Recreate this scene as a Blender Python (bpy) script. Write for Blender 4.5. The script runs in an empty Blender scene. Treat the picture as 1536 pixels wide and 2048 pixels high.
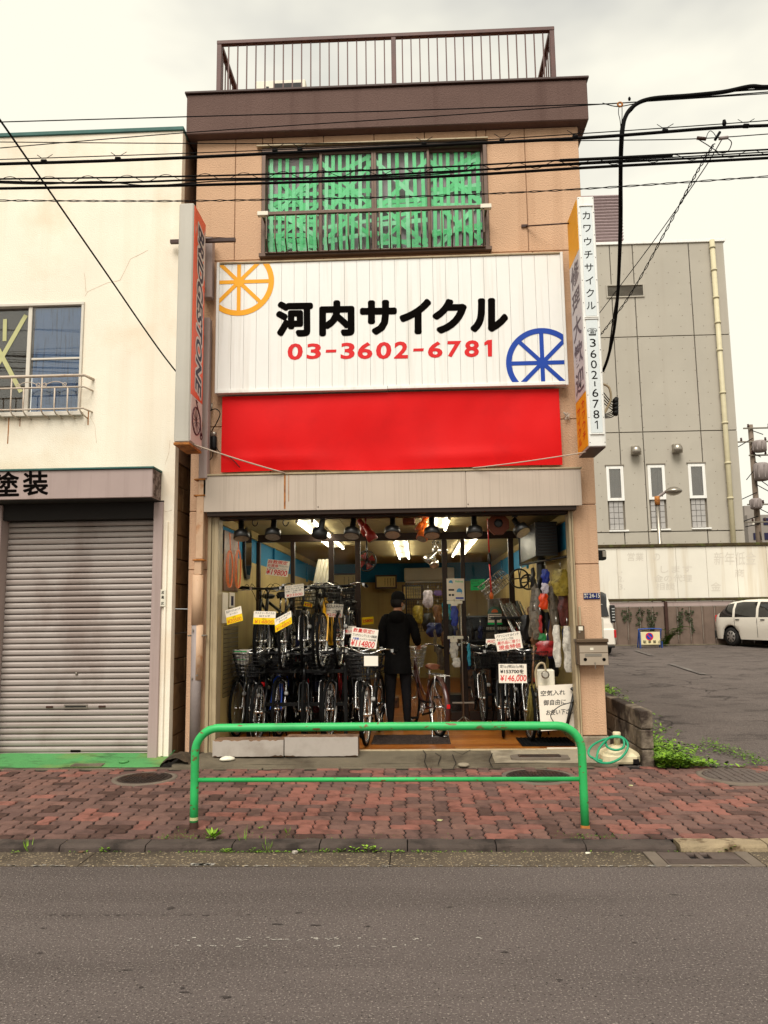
import bpy, math, random
from mathutils import Vector, Matrix
R = math.radians
SC = bpy.context.scene
COL = SC.collection

# ---------------------------------------------------------------- camera
FPX, PW, PH = 1540.0, 1536.0, 2048.0
YAW, PITCH, ROLL = R(2.3), R(7.5), R(-0.72)
CAM = Vector((0, -8.4, 1.6))
_fw = Vector((-math.sin(YAW) * math.cos(PITCH), math.cos(YAW) * math.cos(PITCH), math.sin(PITCH)))
_r0 = Vector((math.cos(YAW), math.sin(YAW), 0))
_u0 = _r0.cross(_fw)
_rt = _r0 * math.cos(ROLL) + _u0 * math.sin(ROLL)
_up = _u0 * math.cos(ROLL) - _r0 * math.sin(ROLL)
cd = bpy.data.cameras.new('camera')
cam = bpy.data.objects.new('camera', cd)
COL.objects.link(cam)
M = Matrix((_rt, _up, -_fw)).transposed().to_4x4()
M.translation = CAM
cam.matrix_world = M
cd.sensor_fit = 'VERTICAL'
cd.sensor_height = 36.0
cd.lens = FPX / PH * 36.0
cd.clip_start = 0.05
cd.clip_end = 3000
SC.camera = cam

# ---------------------------------------------------------------- light
SUN_EL, SUN_AZ = 52.0, 190.0          # high, soft, behind the photographer
w = bpy.data.worlds.new('World')
SC.world = w
w.use_nodes = True
nt = w.node_tree
nt.nodes.clear()
def wn(t, **k):
    n = nt.nodes.new(t)
    for a, b in k.items():
        setattr(n, a, b)
    return n
wout = wn('ShaderNodeOutputWorld')
bg = wn('ShaderNodeBackground')
sky = wn('ShaderNodeTexSky', sky_type='NISHITA', sun_disc=False, sun_elevation=R(SUN_EL), sun_rotation=R(SUN_AZ))
sky.air_density = 1.0
sky.dust_density = 4.0
tc = wn('ShaderNodeTexCoord')
mp = wn('ShaderNodeMapping')
mp.inputs['Scale'].default_value = (1.0, 1.0, 2.2)
nz = wn('ShaderNodeTexNoise')
nz.inputs['Scale'].default_value = 1.7
nz.inputs['Detail'].default_value = 5
nz.inputs['Roughness'].default_value = 0.5
cr = wn('ShaderNodeValToRGB')
cr.color_ramp.elements[0].position = 0.36
cr.color_ramp.elements[0].color = (5.5, 5.45, 5.1, 1)
cr.color_ramp.elements[1].position = 0.54
cr.color_ramp.elements[1].color = (8.8, 8.5, 7.25, 1)
mx = wn('ShaderNodeMixRGB')
mx.inputs['Fac'].default_value = 0.97
nt.links.new(tc.outputs['Generated'], mp.inputs['Vector'])
nt.links.new(mp.outputs['Vector'], nz.inputs['Vector'])
nt.links.new(nz.outputs['Fac'], cr.inputs['Fac'])
nt.links.new(sky.outputs['Color'], mx.inputs['Color1'])
nt.links.new(cr.outputs['Color'], mx.inputs['Color2'])
nt.links.new(mx.outputs['Color'], bg.inputs['Color'])
bg.inputs['Strength'].default_value = 0.05
nt.links.new(bg.outputs['Background'], wout.inputs['Surface'])

sd = bpy.data.lights.new('sun', 'SUN')
sd.energy = 1.5
sd.angle = R(35)
sd.color = (1.0, 0.955, 0.88)
sun = bpy.data.objects.new('sun', sd)
COL.objects.link(sun)
_az = R(SUN_AZ)
sun_dir = Vector((math.sin(_az) * math.cos(R(SUN_EL)), math.cos(_az) * math.cos(R(SUN_EL)), math.sin(R(SUN_EL))))
sun.rotation_euler = sun_dir.to_track_quat('Z', 'Y').to_euler()
sun.location = (0, -20, 30)

SC.view_settings.view_transform = 'Standard'
SC.view_settings.look = 'None'
SC.view_settings.exposure = 1.27
SC.view_settings.gamma = 1.0
SC.view_settings.use_curve_mapping = False
SC.cycles.use_denoising = True
SC.cycles.max_bounces = 6
SC.cycles.transparent_max_bounces = 12
SC.cycles.sample_clamp_indirect = 6.0

# ---------------------------------------------------------------- helpers
def P(px, py, Y=0.0):
    """point on the plane Y seen at a pixel of the photograph"""
    v = _rt * ((px - PW / 2) / FPX) - _up * ((py - PH / 2) / FPX) + _fw
    return CAM + v * ((Y - CAM.y) / v.y)
def PZ(px, py, Z=0.0):
    v = _rt * ((px - PW / 2) / FPX) - _up * ((py - PH / 2) / FPX) + _fw
    return CAM + v * ((Z - CAM.z) / v.z)
def lin(c):
    c = c / 255.0
    return c / 12.92 if c <= 0.04045 else ((c + 0.055) / 1.055) ** 2.4
def rgb(r, g, b, k=1.15):
    return (min(.86, lin(r) / k), min(.86, lin(g) / k), min(.86, lin(b) / k))

MATS = {}
def mat(name, col, rough=0.7, var=0.08, scale=6.0, bump=0.0, bscale=90.0, metal=0.0, spec=0.3,
        col2=None, amt=0.5, scale2=2.0, lo=0.5, hi=0.65, stretch=(1, 1, 1), streak=None, emit=None, estr=0, speck=None, sscale=120, slo=.62, shi=.72, speckd=None, crack=None, coat=0, bdist=0.01):
    if name in MATS:
        return MATS[name]
    m = bpy.data.materials.new(name)
    m.use_nodes = True
    n = m.node_tree.nodes
    l = m.node_tree.links
    b = n['Principled BSDF']
    b.inputs['Roughness'].default_value = rough
    b.inputs['Metallic'].default_value = metal
    b.inputs['Specular IOR Level'].default_value = spec
    if coat:
        b.inputs['Coat Weight'].default_value = coat
        b.inputs['Coat Roughness'].default_value = .12
    g = n.new('ShaderNodeNewGeometry')
    def noise(sc, det=4, st=(1, 1, 1), ro=.55):
        q = n.new('ShaderNodeMapping')
        q.inputs['Scale'].default_value = st
        l.new(g.outputs['Position'], q.inputs['Vector'])
        t = n.new('ShaderNodeTexNoise')
        t.inputs['Scale'].default_value = sc
        t.inputs['Detail'].default_value = det
        t.inputs['Roughness'].default_value = ro
        l.new(q.outputs['Vector'], t.inputs['Vector'])
        return t.outputs['Fac']
    def ramp(src, a, c, ca, cb):
        t = n.new('ShaderNodeValToRGB')
        t.color_ramp.elements[0].position = a
        t.color_ramp.elements[0].color = (*ca, 1)
        t.color_ramp.elements[1].position = c
        t.color_ramp.elements[1].color = (*cb, 1)
        l.new(src, t.inputs['Fac'])
        return t.outputs['Color']
    def mix(fac, a, c2):
        t = n.new('ShaderNodeMixRGB')
        l.new(fac, t.inputs['Fac'])
        if isinstance(a, tuple):
            t.inputs['Color1'].default_value = (*a, 1)
        else:
            l.new(a, t.inputs['Color1'])
        if isinstance(c2, tuple):
            t.inputs['Color2'].default_value = (*c2, 1)
        else:
            l.new(c2, t.inputs['Color2'])
        return t.outputs['Color']
    d = tuple(max(0, c * (1 - var)) for c in col)
    e = tuple(min(.95, c * (1 + var)) for c in col)
    if var > 0:
        out = ramp(noise(scale), .3, .7, d, e)
    else:
        out = None
    base = out if out is not None else col
    if col2 is not None:
        f = ramp(noise(scale2, 6, stretch, .6), lo, hi, (0, 0, 0), (amt,) * 3)
        base = mix(f, base, col2)
    if streak is not None:
        f = ramp(noise(streak[1], 4, streak[3] if len(streak) > 3 else (9, 9, .35), .6), .52, .7, (0, 0, 0), (streak[2],) * 3)
        base = mix(f, base, streak[0])
    if speck is not None:
        f = ramp(noise(sscale, 2), slo, shi, (0, 0, 0), (1, 1, 1))
        base = mix(f, base, speck)
    if speckd is not None:
        f = ramp(noise(speckd[1], 2), .60, .70, (0, 0, 0), (1, 1, 1))
        base = mix(f, base, speckd[0])
    if crack is not None:
        wq = n.new('ShaderNodeTexNoise'); wq.inputs['Scale'].default_value = 3.0; wq.inputs['Detail'].default_value = 5
        l.new(g.outputs['Position'], wq.inputs['Vector'])
        mv = n.new('ShaderNodeVectorMath'); mv.operation = 'MULTIPLY_ADD'
        mv.inputs[1].default_value = (.5, .5, .5)
        l.new(wq.outputs['Color'], mv.inputs[0]); l.new(g.outputs['Position'], mv.inputs[2])
        vq = n.new('ShaderNodeTexVoronoi'); vq.feature = 'DISTANCE_TO_EDGE'; vq.inputs['Scale'].default_value = crack[1]
        l.new(mv.outputs[0], vq.inputs['Vector'])
        f = ramp(vq.outputs['Distance'], 0.0, crack[2], (crack[3],) * 3, (0, 0, 0))
        f2 = ramp(noise(.7, 3), .46, .6, (0, 0, 0), (1, 1, 1))
        ml = n.new('ShaderNodeMixRGB'); ml.blend_type = 'MULTIPLY'; ml.inputs['Fac'].default_value = 1
        l.new(f, ml.inputs['Color1']); l.new(f2, ml.inputs['Color2'])
        base = mix(ml.outputs['Color'], base, crack[0])
    if isinstance(base, tuple):
        b.inputs['Base Color'].default_value = (*base, 1)
    else:
        l.new(base, b.inputs['Base Color'])
    if bump > 0:
        bp = n.new('ShaderNodeBump')
        bp.inputs['Strength'].default_value = bump
        bp.inputs['Distance'].default_value = bdist
        l.new(noise(bscale, 3), bp.inputs['Height'])
        l.new(bp.outputs['Normal'], b.inputs['Normal'])
    if emit is not None:
        b.inputs['Emission Color'].default_value = (*emit, 1)
        b.inputs['Emission Strength'].default_value = estr
    MATS[name] = m
    return m

def glass(name, refl=0.10, tint=(1, 1, 1), rough=0.02, fmul=1.0):
    if name in MATS:
        return MATS[name]
    m = bpy.data.materials.new(name)
    m.use_nodes = True
    n = m.node_tree.nodes
    l = m.node_tree.links
    n.clear()
    o = n.new('ShaderNodeOutputMaterial')
    t = n.new('ShaderNodeBsdfTransparent')
    t.inputs['Color'].default_value = (*tint, 1)
    gl = n.new('ShaderNodeBsdfGlossy')
    gl.inputs['Roughness'].default_value = rough
    fr = n.new('ShaderNodeFresnel')
    fr.inputs['IOR'].default_value = 1.45
    ad = n.new('ShaderNodeMath')
    ad.operation = 'MULTIPLY_ADD'
    ad.inputs[1].default_value = fmul
    ad.inputs[2].default_value = refl
    l.new(fr.outputs['Fac'], ad.inputs[0])
    mxs = n.new('ShaderNodeMixShader')
    l.new(ad.outputs[0], mxs.inputs['Fac'])
    l.new(t.outputs['BSDF'], mxs.inputs[1])
    l.new(gl.outputs['BSDF'], mxs.inputs[2])
    l.new(mxs.outputs['Shader'], o.inputs['Surface'])
    MATS[name] = m
    return m

def woff(o):
    v = Vector((0, 0, 0))
    while o is not None:
        v += o.location
        o = o.parent
    return v

class MB:
    """collects shapes; build() links them as one mesh object"""
    def __init__(s):
        s.v, s.f, s.m, s.sm = [], [], [], []
        s.cm = 0
    def face(s, idx, smooth=False):
        s.f.append(tuple(idx))
        s.m.append(s.cm)
        s.sm.append(smooth)
    def poly(s, pts, smooth=False):
        k = len(s.v)
        s.v += [tuple(p) for p in pts]
        s.face(range(k, k + len(pts)), smooth)
    def box(s, x0, x1, y0, y1, z0, z1, c=0.0):
        if x0 > x1: x0, x1 = x1, x0
        if y0 > y1: y0, y1 = y1, y0
        if z0 > z1: z0, z1 = z1, z0
        k = len(s.v)
        if c <= 0:
            s.v += [(x, y, z) for x in (x0, x1) for y in (y0, y1) for z in (z0, z1)]
            for q in ((0, 1, 3, 2), (4, 6, 7, 5), (0, 4, 5, 1), (2, 3, 7, 6), (0, 2, 6, 4), (1, 5, 7, 3)):
                s.face([k + i for i in q])
            return s
        c = min(c, (x1 - x0) * .45, (y1 - y0) * .45, (z1 - z0) * .45)
        X, Y, Z = (x0, x1), (y0, y1), (z0, z1)
        ids = {}
        for i in (0, 1):
            for j in (0, 1):
                for q in (0, 1):
                    sx, sy, sz = (1 - 2 * i) * c, (1 - 2 * j) * c, (1 - 2 * q) * c
                    ids[i, j, q, 0] = len(s.v); s.v.append((X[i], Y[j] + sy, Z[q] + sz))
                    ids[i, j, q, 1] = len(s.v); s.v.append((X[i] + sx, Y[j], Z[q] + sz))
                    ids[i, j, q, 2] = len(s.v); s.v.append((X[i] + sx, Y[j] + sy, Z[q]))
        for i in (0, 1):
            o = [(0, 0), (0, 1), (1, 1), (1, 0)]
            a = [ids[i, j, q, 0] for j, q in o]
            s.face(a if i == 0 else a[::-1])
            a = [ids[j, i, q, 1] for j, q in o]
            s.face(a[::-1] if i == 0 else a)
            a = [ids[j, q, i, 2] for j, q in o]
            s.face(a if i == 0 else a[::-1])
        for i in (0, 1):
            for j in (0, 1):
                a = [ids[i, j, 0, 0], ids[i, j, 0, 1], ids[i, j, 1, 1], ids[i, j, 1, 0]]
                s.face(a if i == j else a[::-1])
                a = [ids[i, 0, j, 0], ids[i, 1, j, 0], ids[i, 1, j, 2], ids[i, 0, j, 2]]
                s.face(a if i == j else a[::-1])
                a = [ids[0, i, j, 1], ids[0, i, j, 2], ids[1, i, j, 2], ids[1, i, j, 1]]
                s.face(a if i == j else a[::-1])
                for q in (0, 1):
                    a = [ids[i, j, q, 0], ids[i, j, q, 1], ids[i, j, q, 2]]
                    s.face(a if (i + j + q) % 2 == 0 else a[::-1])
        return s
    def ring(s, c, u, v, r, n, ph=0.0):
        k = len(s.v)
        for i in range(n):
            a = 2 * math.pi * i / n + ph
            s.v.append(tuple(c + u * (r * math.cos(a)) + v * (r * math.sin(a))))
        return k
    def tube(s, pts, r, n=8, closed=False, caps=True, smooth=True, ph=0.0):
        pts = [Vector(p) for p in pts]
        rs = r if isinstance(r, (list, tuple)) else [r] * len(pts)
        N = len(pts)
        t0 = None
        rings = []
        u = None
        for i, p in enumerate(pts):
            if closed:
                t = pts[(i + 1) % N] - pts[i - 1]
            else:
                t = pts[min(i + 1, N - 1)] - pts[max(i - 1, 0)]
            if t.length < 1e-9:
                t = Vector((0, 0, 1))
            t.normalize()
            if u is None:
                a = Vector((0, 0, 1)) if abs(t.z) < .9 else Vector((1, 0, 0))
                u = (a - t * a.dot(t)).normalized()
            else:
                u = (u - t * u.dot(t))
                u = u.normalized() if u.length > 1e-6 else t.orthogonal().normalized()
            v = t.cross(u)
            rings.append(s.ring(p, u, v, rs[i], n, ph))
        for i in range(N if closed else N - 1):
            a, b = rings[i], rings[(i + 1) % N]
            for j in range(n):
                s.face((a + j, a + (j + 1) % n, b + (j + 1) % n, b + j), smooth)
        if caps and not closed:
            s.face([rings[0] + j for j in range(n)][::-1])
            s.face([rings[-1] + j for j in range(n)])
        return s
    def cyl(s, a, b, r, n=10, r2=None, smooth=True):
        return s.tube([a, b], [r, r if r2 is None else r2], n, smooth=smooth)
    def lathe(s, prof, c, axis=(0, 0, 1), n=20, smooth=True, capa=True, capb=True):
        """prof: list of (radius, height along axis)"""
        ax = Vector(axis).normalized()
        a = Vector((0, 0, 1)) if abs(ax.z) < .9 else Vector((1, 0, 0))
        u = (a - ax * a.dot(ax)).normalized()
        v = ax.cross(u)
        c = Vector(c)
        rg = [s.ring(c + ax * h, u, v, max(r, 1e-4), n) for r, h in prof]
        for i in range(len(rg) - 1):
            for j in range(n):
                s.face((rg[i] + j, rg[i] + (j + 1) % n, rg[i + 1] + (j + 1) % n, rg[i + 1] + j), smooth)
        if capa: s.face([rg[0] + j for j in range(n)][::-1])
        if capb: s.face([rg[-1] + j for j in range(n)])
        return s
    def torus(s, c, axis, R_, r, n=32, k=8):
        ax = Vector(axis).normalized()
        a = Vector((0, 0, 1)) if abs(ax.z) < .9 else Vector((1, 0, 0))
        u = (a - ax * a.dot(ax)).normalized()
        v = ax.cross(u)
        c = Vector(c)
        return s.tube([c + u * (R_ * math.cos(2 * math.pi * i / n)) + v * (R_ * math.sin(2 * math.pi * i / n)) for i in range(n)], r, k, closed=True)
    def prism(s, pts, ext):
        """closed polygon extruded by a vector"""
        pts = [Vector(p) for p in pts]
        ext = Vector(ext)
        k = len(s.v)
        n = len(pts)
        s.v += [tuple(p) for p in pts] + [tuple(p + ext) for p in pts]
        s.face(range(k, k + n))
        s.face([k + n + i for i in range(n)][::-1])
        for i in range(n):
            j = (i + 1) % n
            s.face((k + i, k + n + i, k + n + j, k + j))
        return s
    def mesh(s, name, mats, off=Vector((0, 0, 0))):
        me = bpy.data.meshes.new(name)
        me.from_pydata([(a - off.x, b - off.y, c - off.z) for a, b, c in s.v], [], s.f)
        for m in (mats if isinstance(mats, (list, tuple)) else [mats]):
            me.materials.append(m)
        me.polygons.foreach_set('material_index', s.m)
        me.polygons.foreach_set('use_smooth', s.sm)
        import bmesh
        bm = bmesh.new(); bm.from_mesh(me)
        bmesh.ops.recalc_face_normals(bm, faces=bm.faces)
        bm.to_mesh(me); bm.free()
        me.update()
        return me
    def build(s, name, mats, parent=None, loc=None):
        """world-space shapes; the object's origin sits at loc (top-level) or at its parent's origin"""
        off = woff(parent) if parent is not None else (Vector(loc) if loc is not None else Vector((0, 0, 0)))
        o = bpy.data.objects.new(name, s.mesh(name, mats, off))
        COL.objects.link(o)
        if parent is not None:
            o.parent = parent
        else:
            o.location = off
        return o

def place(name, me, loc, parent=None, rot=None):
    """another object of an already made mesh, at a world position"""
    o = bpy.data.objects.new(name, me)
    COL.objects.link(o)
    if parent is not None:
        o.parent = parent
        o.location = Vector(loc) - woff(parent)
    else:
        o.location = loc
    if rot:
        o.rotation_euler = rot
    return o
def tag(o, label, cat, group=None):
    o['label'] = label
    o['category'] = cat
    if group:
        o['group'] = group
    return o
def struct(o):
    o['kind'] = 'structure'
    return o
def thing(name, label, cat, loc=(0, 0, 0), group=None):
    o = bpy.data.objects.new(name, None)
    o.empty_display_size = .1
    COL.objects.link(o)
    o.location = loc
    return tag(o, label, cat, group)
def copy_tree(o, parent=None):
    c = o.copy()
    COL.objects.link(c)
    c.parent = parent
    for ch in list(o.children):
        copy_tree(ch, c)
    return c
def bx(name, m, parent, x0, x1, y0, y1, z0, z1, c=0.004, loc=None):
    return MB().box(x0, x1, y0, y1, z0, z1, c).build(name, m, parent, loc)

_fc = {}
def glyphs(body, bold=0.0):
    """vertices, faces and bounds of a line of lettering"""
    k = (body, bold)
    if k in _fc:
        return _fc[k]
    c = bpy.data.curves.new('t', 'FONT')
    c.body = body
    c.size = 1
    c.offset = bold
    c.resolution_u = 3
    o = bpy.data.objects.new('t', c)
    if 'lettering' not in bpy.data.scenes: bpy.data.scenes.new('lettering')
    ls_ = bpy.data.scenes['lettering']
    ls_.collection.objects.link(o)
    vl_ = ls_.view_layers[0]
    vl_.update()
    me = bpy.data.meshes.new_from_object(o.evaluated_get(vl_.depsgraph))
    vs = [(v.co.x, v.co.y) for v in me.vertices]
    fs = [tuple(p.vertices) for p in me.polygons]
    bpy.data.objects.remove(o)
    bpy.data.curves.remove(c)
    bpy.data.meshes.remove(me)
    xs = [a for a, b in vs] or [0]
    ys = [b for a, b in vs] or [0]
    _fc[k] = (vs, fs, (min(xs), max(xs), min(ys), max(ys)))
    return _fc[k]
def letter(mb, body, tl, tr, bl, bold=0.0, nrm=(0, -1, 0), lift=0.003, shear=0.0, keep=False, cell=False):
    """lays lettering into the parallelogram tl, tr, bl (world points)"""
    vs, fs, (x0, x1, y0, y1) = glyphs(body, bold)
    if not vs:
        return
    tl, tr, bl = Vector(tl), Vector(tr), Vector(bl)
    u, v = tr - tl, bl - tl
    if cell:                       # a full-width character kept inside its own square
        x0, x1, y0, y1 = 0.02, 0.98, -.11, .85
    L = Vector(nrm).normalized() * lift
    if keep:
        a = (x1 - x0) / (y1 - y0)
        if u.length > v.length * a:
            s = v.length * a / u.length
            tl = tl + u * ((1 - s) / 2); u = u * s
    k = len(mb.v)
    for x, y in vs:
        fx = (x - x0) / max(1e-6, x1 - x0)
        fy = (y1 - y) / max(1e-6, y1 - y0)
        mb.v.append(tuple(tl + u * (fx + shear * (.5 - fy)) + v * fy + L))
    for f in fs:
        mb.face([k + i for i in f])
def flatmesh(mb, name, m, parent):
    """build without recalculating normals (lettering)"""
    off = woff(parent)
    me = bpy.data.meshes.new(name)
    me.from_pydata([(a - off.x, b - off.y, c - off.z) for a, b, c in mb.v], [], mb.f)
    for q in (m if isinstance(m, (list, tuple)) else [m]):
        me.materials.append(q)
    me.polygons.foreach_set('material_index', mb.m)
    o = bpy.data.objects.new(name, me)
    COL.objects.link(o)
    o.parent = parent
    return o
def hang(a, b, sag, n=24):
    a, b = Vector(a), Vector(b)
    return [a.lerp(b, i / n) - Vector((0, 0, sag * 4 * (i / n) * (1 - i / n))) for i in range(n + 1)]
def smooth_path(pts, n=6):
    """Catmull-Rom through points"""
    pts = [Vector(p) for p in pts]
    out = []
    for i in range(len(pts) - 1):
        p0, p1, p2, p3 = pts[max(i - 1, 0)], pts[i], pts[i + 1], pts[min(i + 2, len(pts) - 1)]
        for j in range(n):
            t = j / n
            out.append(.5 * ((2 * p1) + (p2 - p0) * t + (2 * p0 - 5 * p1 + 4 * p2 - p3) * t * t + (3 * p1 - p0 - 3 * p2 + p3) * t ** 3))
    out.append(pts[-1])
    return out
# ================================================================ ground
KG = 1.75
m_asph = mat('asphalt_road', rgb(114, 103, 99, KG), .85, .10, .7, bump=.9, bscale=110, spec=.25,
             col2=rgb(94, 84, 80, KG), amt=.6, scale2=1.1, lo=.46, hi=.62, stretch=(.18, 1.6, 1), speck=rgb(196, 184, 174, KG), sscale=95, slo=.57, shi=.74, speckd=(rgb(52, 45, 43, KG), 70), bdist=.006)
m_lot = mat('asphalt_lot', rgb(122, 110, 104, KG), .9, .16, 1.1, bump=.9, bscale=55, spec=.2,
            col2=rgb(70, 61, 57, KG), amt=.75, scale2=1.6, lo=.54, hi=.68, stretch=(1, 1.6, 1), speck=rgb(160, 149, 140, KG), sscale=60, slo=.58, shi=.7, speckd=(rgb(62, 54, 50, KG), 48), crack=(rgb(40, 33, 30, KG), .9, .03, .9))
m_earth = mat('earth', rgb(95, 80, 66, KG), .95, .2, 3, bump=.5, bscale=40)
m_gutter = mat('gutter_concrete', rgb(112, 98, 82, KG), .9, .12, 4, bump=.8, bscale=120, col2=rgb(70, 60, 48, KG), amt=.6, scale2=2.2, lo=.5, hi=.64,
               speck=rgb(205, 185, 150, KG), sscale=62, slo=.60, shi=.66)
m_kerb = mat('kerb_concrete', rgb(96, 83, 76, KG), .9, .18, 5, bump=.6, bscale=80, col2=rgb(40, 32, 27, KG), amt=.8, scale2=3.2, lo=.46, hi=.62)
m_kerb2 = mat('kerb_concrete_pale', rgb(186, 165, 132, KG), .9, .18, 6, bump=.9, bscale=70, col2=rgb(95, 70, 45, KG), amt=.8, scale2=7, lo=.52, hi=.62)
m_bed = mat('paver_bed', rgb(24, 16, 13, KG), .95, .2, 6)
m_conc = mat('apron_concrete', rgb(132, 120, 100, KG), .9, .14, 3.0, bump=.6, bscale=70, col2=rgb(70, 58, 44, KG), amt=.75, scale2=1.7, lo=.48, hi=.66)
m_conc2 = mat('concrete_pale', rgb(186, 172, 148, KG), .9, .12, 4, bump=.5, bscale=70, col2=rgb(105, 92, 74, KG), amt=.6, scale2=3.5, lo=.5, hi=.66)
m_iron = mat('cast_iron', rgb(66, 52, 46, KG), .65, .2, 12, bump=.35, bscale=90, metal=.35, col2=rgb(96, 62, 42, KG), amt=.6, scale2=5)
m_white = mat('worn_road_paint', rgb(216, 209, 198, KG), .85, .08, 20, bump=.3, bscale=150, col2=rgb(130, 120, 114, KG), amt=.8, scale2=30, lo=.5, hi=.64)
m_dark = mat('dark_patch', rgb(80, 71, 68, KG), .9, .2, 30, bump=.5, bscale=160)

o = struct(MB().box(-400, 400, -60, 900, -.6, -.06).build('ground', m_earth))
o = struct(MB().box(-120, 120, -16, -3.25, -.3, 0.0).build('road', m_asph))
YK0, YK1 = -2.95, -2.80
ZS0, ZS1, YS1 = .045, .092, -.56
def zs(y):
    return ZS0 + (y - YK1) / (YS1 - YK1) * (ZS1 - ZS0)

random.seed(7)
gut = struct(MB().box(-30, 30, -3.25, YK0, -.3, -.012).build('gutter', m_bed))
gx = [-9.3, -6.9, -4.4, -2.22, -.2, 1.47]
for a, b in zip(gx, gx[1:]):
    bx('gutter_slab', m_gutter, gut, a + .003, b - .003, -3.246, YK0 - .004, -.02, .005, .003)
gx = [2.16, 4.2, 6.3, 8.4]
for a, b in zip(gx, gx[1:]):
    bx('gutter_slab', m_gutter, gut, a + .003, b - .003, -3.246, YK0 - .004, -.02, .005, .003)
# worn white edge line along the gutter and scraps of old centre line
mb = MB()
for i in range(260):
    x = random.uniform(-5, 5)
    if random.random() < .8:
        y = random.uniform(-3.262, -3.238)
        l, wd = random.uniform(.008, .05), random.uniform(.003, .009)
    mb.poly([(x, y, .0075), (x + l, y + random.uniform(-.003, .003), .0075), (x + l * .9, y + wd, .0075), (x + l * .2, y + wd, .0075)])
for i in range(26):
    x = PZ(400 + random.gauss(0, 16), 1728, 0).x
    y = -3.235 + random.uniform(-.02, .02)
    mb.poly([(x, y, .0085), (x + .03, y - .004, .0085), (x + .035, y + .012, .0085), (x + .008, y + .014, .0085)])
for i in range(70):
    px = random.uniform(180, 980)
    if random.random() < .55: px = random.gauss(520, 110)
    q = PZ(px, 1700 + random.choice([179, 181, 193, 194]) + random.uniform(-2, 2), 0)
    l, wd = random.uniform(.006, .028), random.uniform(.004, .012)
    mb.poly([(q.x, q.y, .0035), (q.x + l, q.y, .0035), (q.x + l * .8, q.y + wd, .0035), (q.x + l * .1, q.y + wd * .8, .0035)])
o = mb.build('road_marking', m_white); struct(o)
mb = MB()
def blot(mb, c, rx, ry, z, n=11):
    mb.poly([(c.x + rx * .8 * math.cos(2 * math.pi * i / n) * random.uniform(.25, 1.2), c.y + ry * .8 * math.sin(2 * math.pi * i / n) * random.uniform(.25, 1.3), z) for i in range(n)])
for px, py, rx, ry in ((342, 1817, .045, .03), (498, 1830, .02, .012), (598, 1826, .03, .008), (552, 1849, .045, .012), (630, 1851, .04, .012), (736, 1853, .03, .009), (255, 1941, .05, .008), (283, 1975, .016, .016), (364, 1977, .014, .016),
                       (370, 1985, .03, .012), (452, 1995, .04, .014), (78, 1907, .022, .014), (85, 1857, .02, .01), (1270, 1886, .03, .01), (1010, 1905, .03, .01), (900, 1815, .04, .008), (1350, 1790, .05, .008), (1120, 1960, .03, .01)):
    blot(mb, PZ(px, py, 0), rx, ry, .003)
for i in range(60):
    px = random.uniform(20, 1500) if i > 26 else random.uniform(90, 420)
    q = PZ(px, 1831 + random.uniform(-1, 1), 0)
    blot(mb, q, random.uniform(.006, .03), .004, .003, 7)
o = mb.build('road_patches', m_dark); struct(o)

kerb = struct(MB().box(-30, 30, YK0 + .02, YK1 - .005, -.3, -.005).build('kerb', m_bed))
kx = PZ(291, 1692, .04).x
i0 = -9
for i in range(i0, 12):
    a = kx + i * .598
    pale = i in (6, 7, 8)
    q = MB()
    h = ZS0 - .002 + random.uniform(-.004, .004)
    x0, x1 = a + .004, a + .594
    if i == 6: x0 += .02
    prof = [(YK0 - .012, -.05), (YK0, h - .018), (YK0 + .008, h - .006), (YK0 + .02, h), (YK1 - .006, h + .002), (YK1 - .003, -.05)]
    n = 9
    rows = []
    for j in range(n):
        xx = x0 + (x1 - x0) * j / (n - 1)
        k = len(q.v)
        for (yy, zz) in prof:
            wob = 0 if j in (0, n - 1) else random.uniform(-.004, .004)
            q.v.append((xx, yy + wob, zz + (wob * .7 if zz > 0 else 0)))
        rows.append(k)
    for j in range(n - 1):
        for t in range(len(prof) - 1):
            q.face((rows[j] + t, rows[j] + t + 1, rows[j + 1] + t + 1, rows[j + 1] + t))
    q.face([rows[0] + t for t in range(len(prof))]); q.face([rows[-1] + t for t in range(len(prof))])
    q.build('kerb_stone', m_kerb2 if pale else m_kerb, kerb)

# ---- block paving: wavy interlocking pavers laid herringbone
U = .1125
TH = math.atan((ZS1 - ZS0) / (YS1 - YK1))
q = MB()
q.poly([(-14, YK1 - .004, zs(YK1) - .009), (14, YK1 - .004, zs(YK1) - .009), (14, YS1 + .03, zs(YS1 + .03) - .009), (-14, YS1 + .03, zs(YS1 + .03) - .009)])
q.poly([(-14, YK1 - .004, -.2), (14, YK1 - .004, -.2), (14, YS1 + .03, -.2), (-14, YS1 + .03, -.2)])
pave = struct(q.build('pavement', m_bed))
pm = []
for k, (c, c2) in enumerate([((168, 110, 96), (112, 70, 58)), ((154, 102, 90), (106, 70, 60)), ((134, 100, 90), (96, 70, 62)), ((124, 93, 85), (88, 64, 57)), ((104, 75, 66), (72, 49, 42)), ((94, 66, 57), (64, 43, 36)), ((146, 107, 95), (106, 74, 65))]):
    pm.append(mat('paver_%d' % k, rgb(*c, KG), .85, .14, 9, bump=.5, bscale=200, col2=rgb(*c2, KG), amt=.75, scale2=7.5, lo=.5, hi=.66, bdist=.004, speck=rgb(min(255, c[0] + 40), min(255, c[1] + 40), min(255, c[2] + 36), KG), sscale=420, slo=.66, shi=.76))
AW = .085
def wv(t):
    t = t % 1.0
    return AW * (math.sin(2 * math.pi * t))
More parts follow.
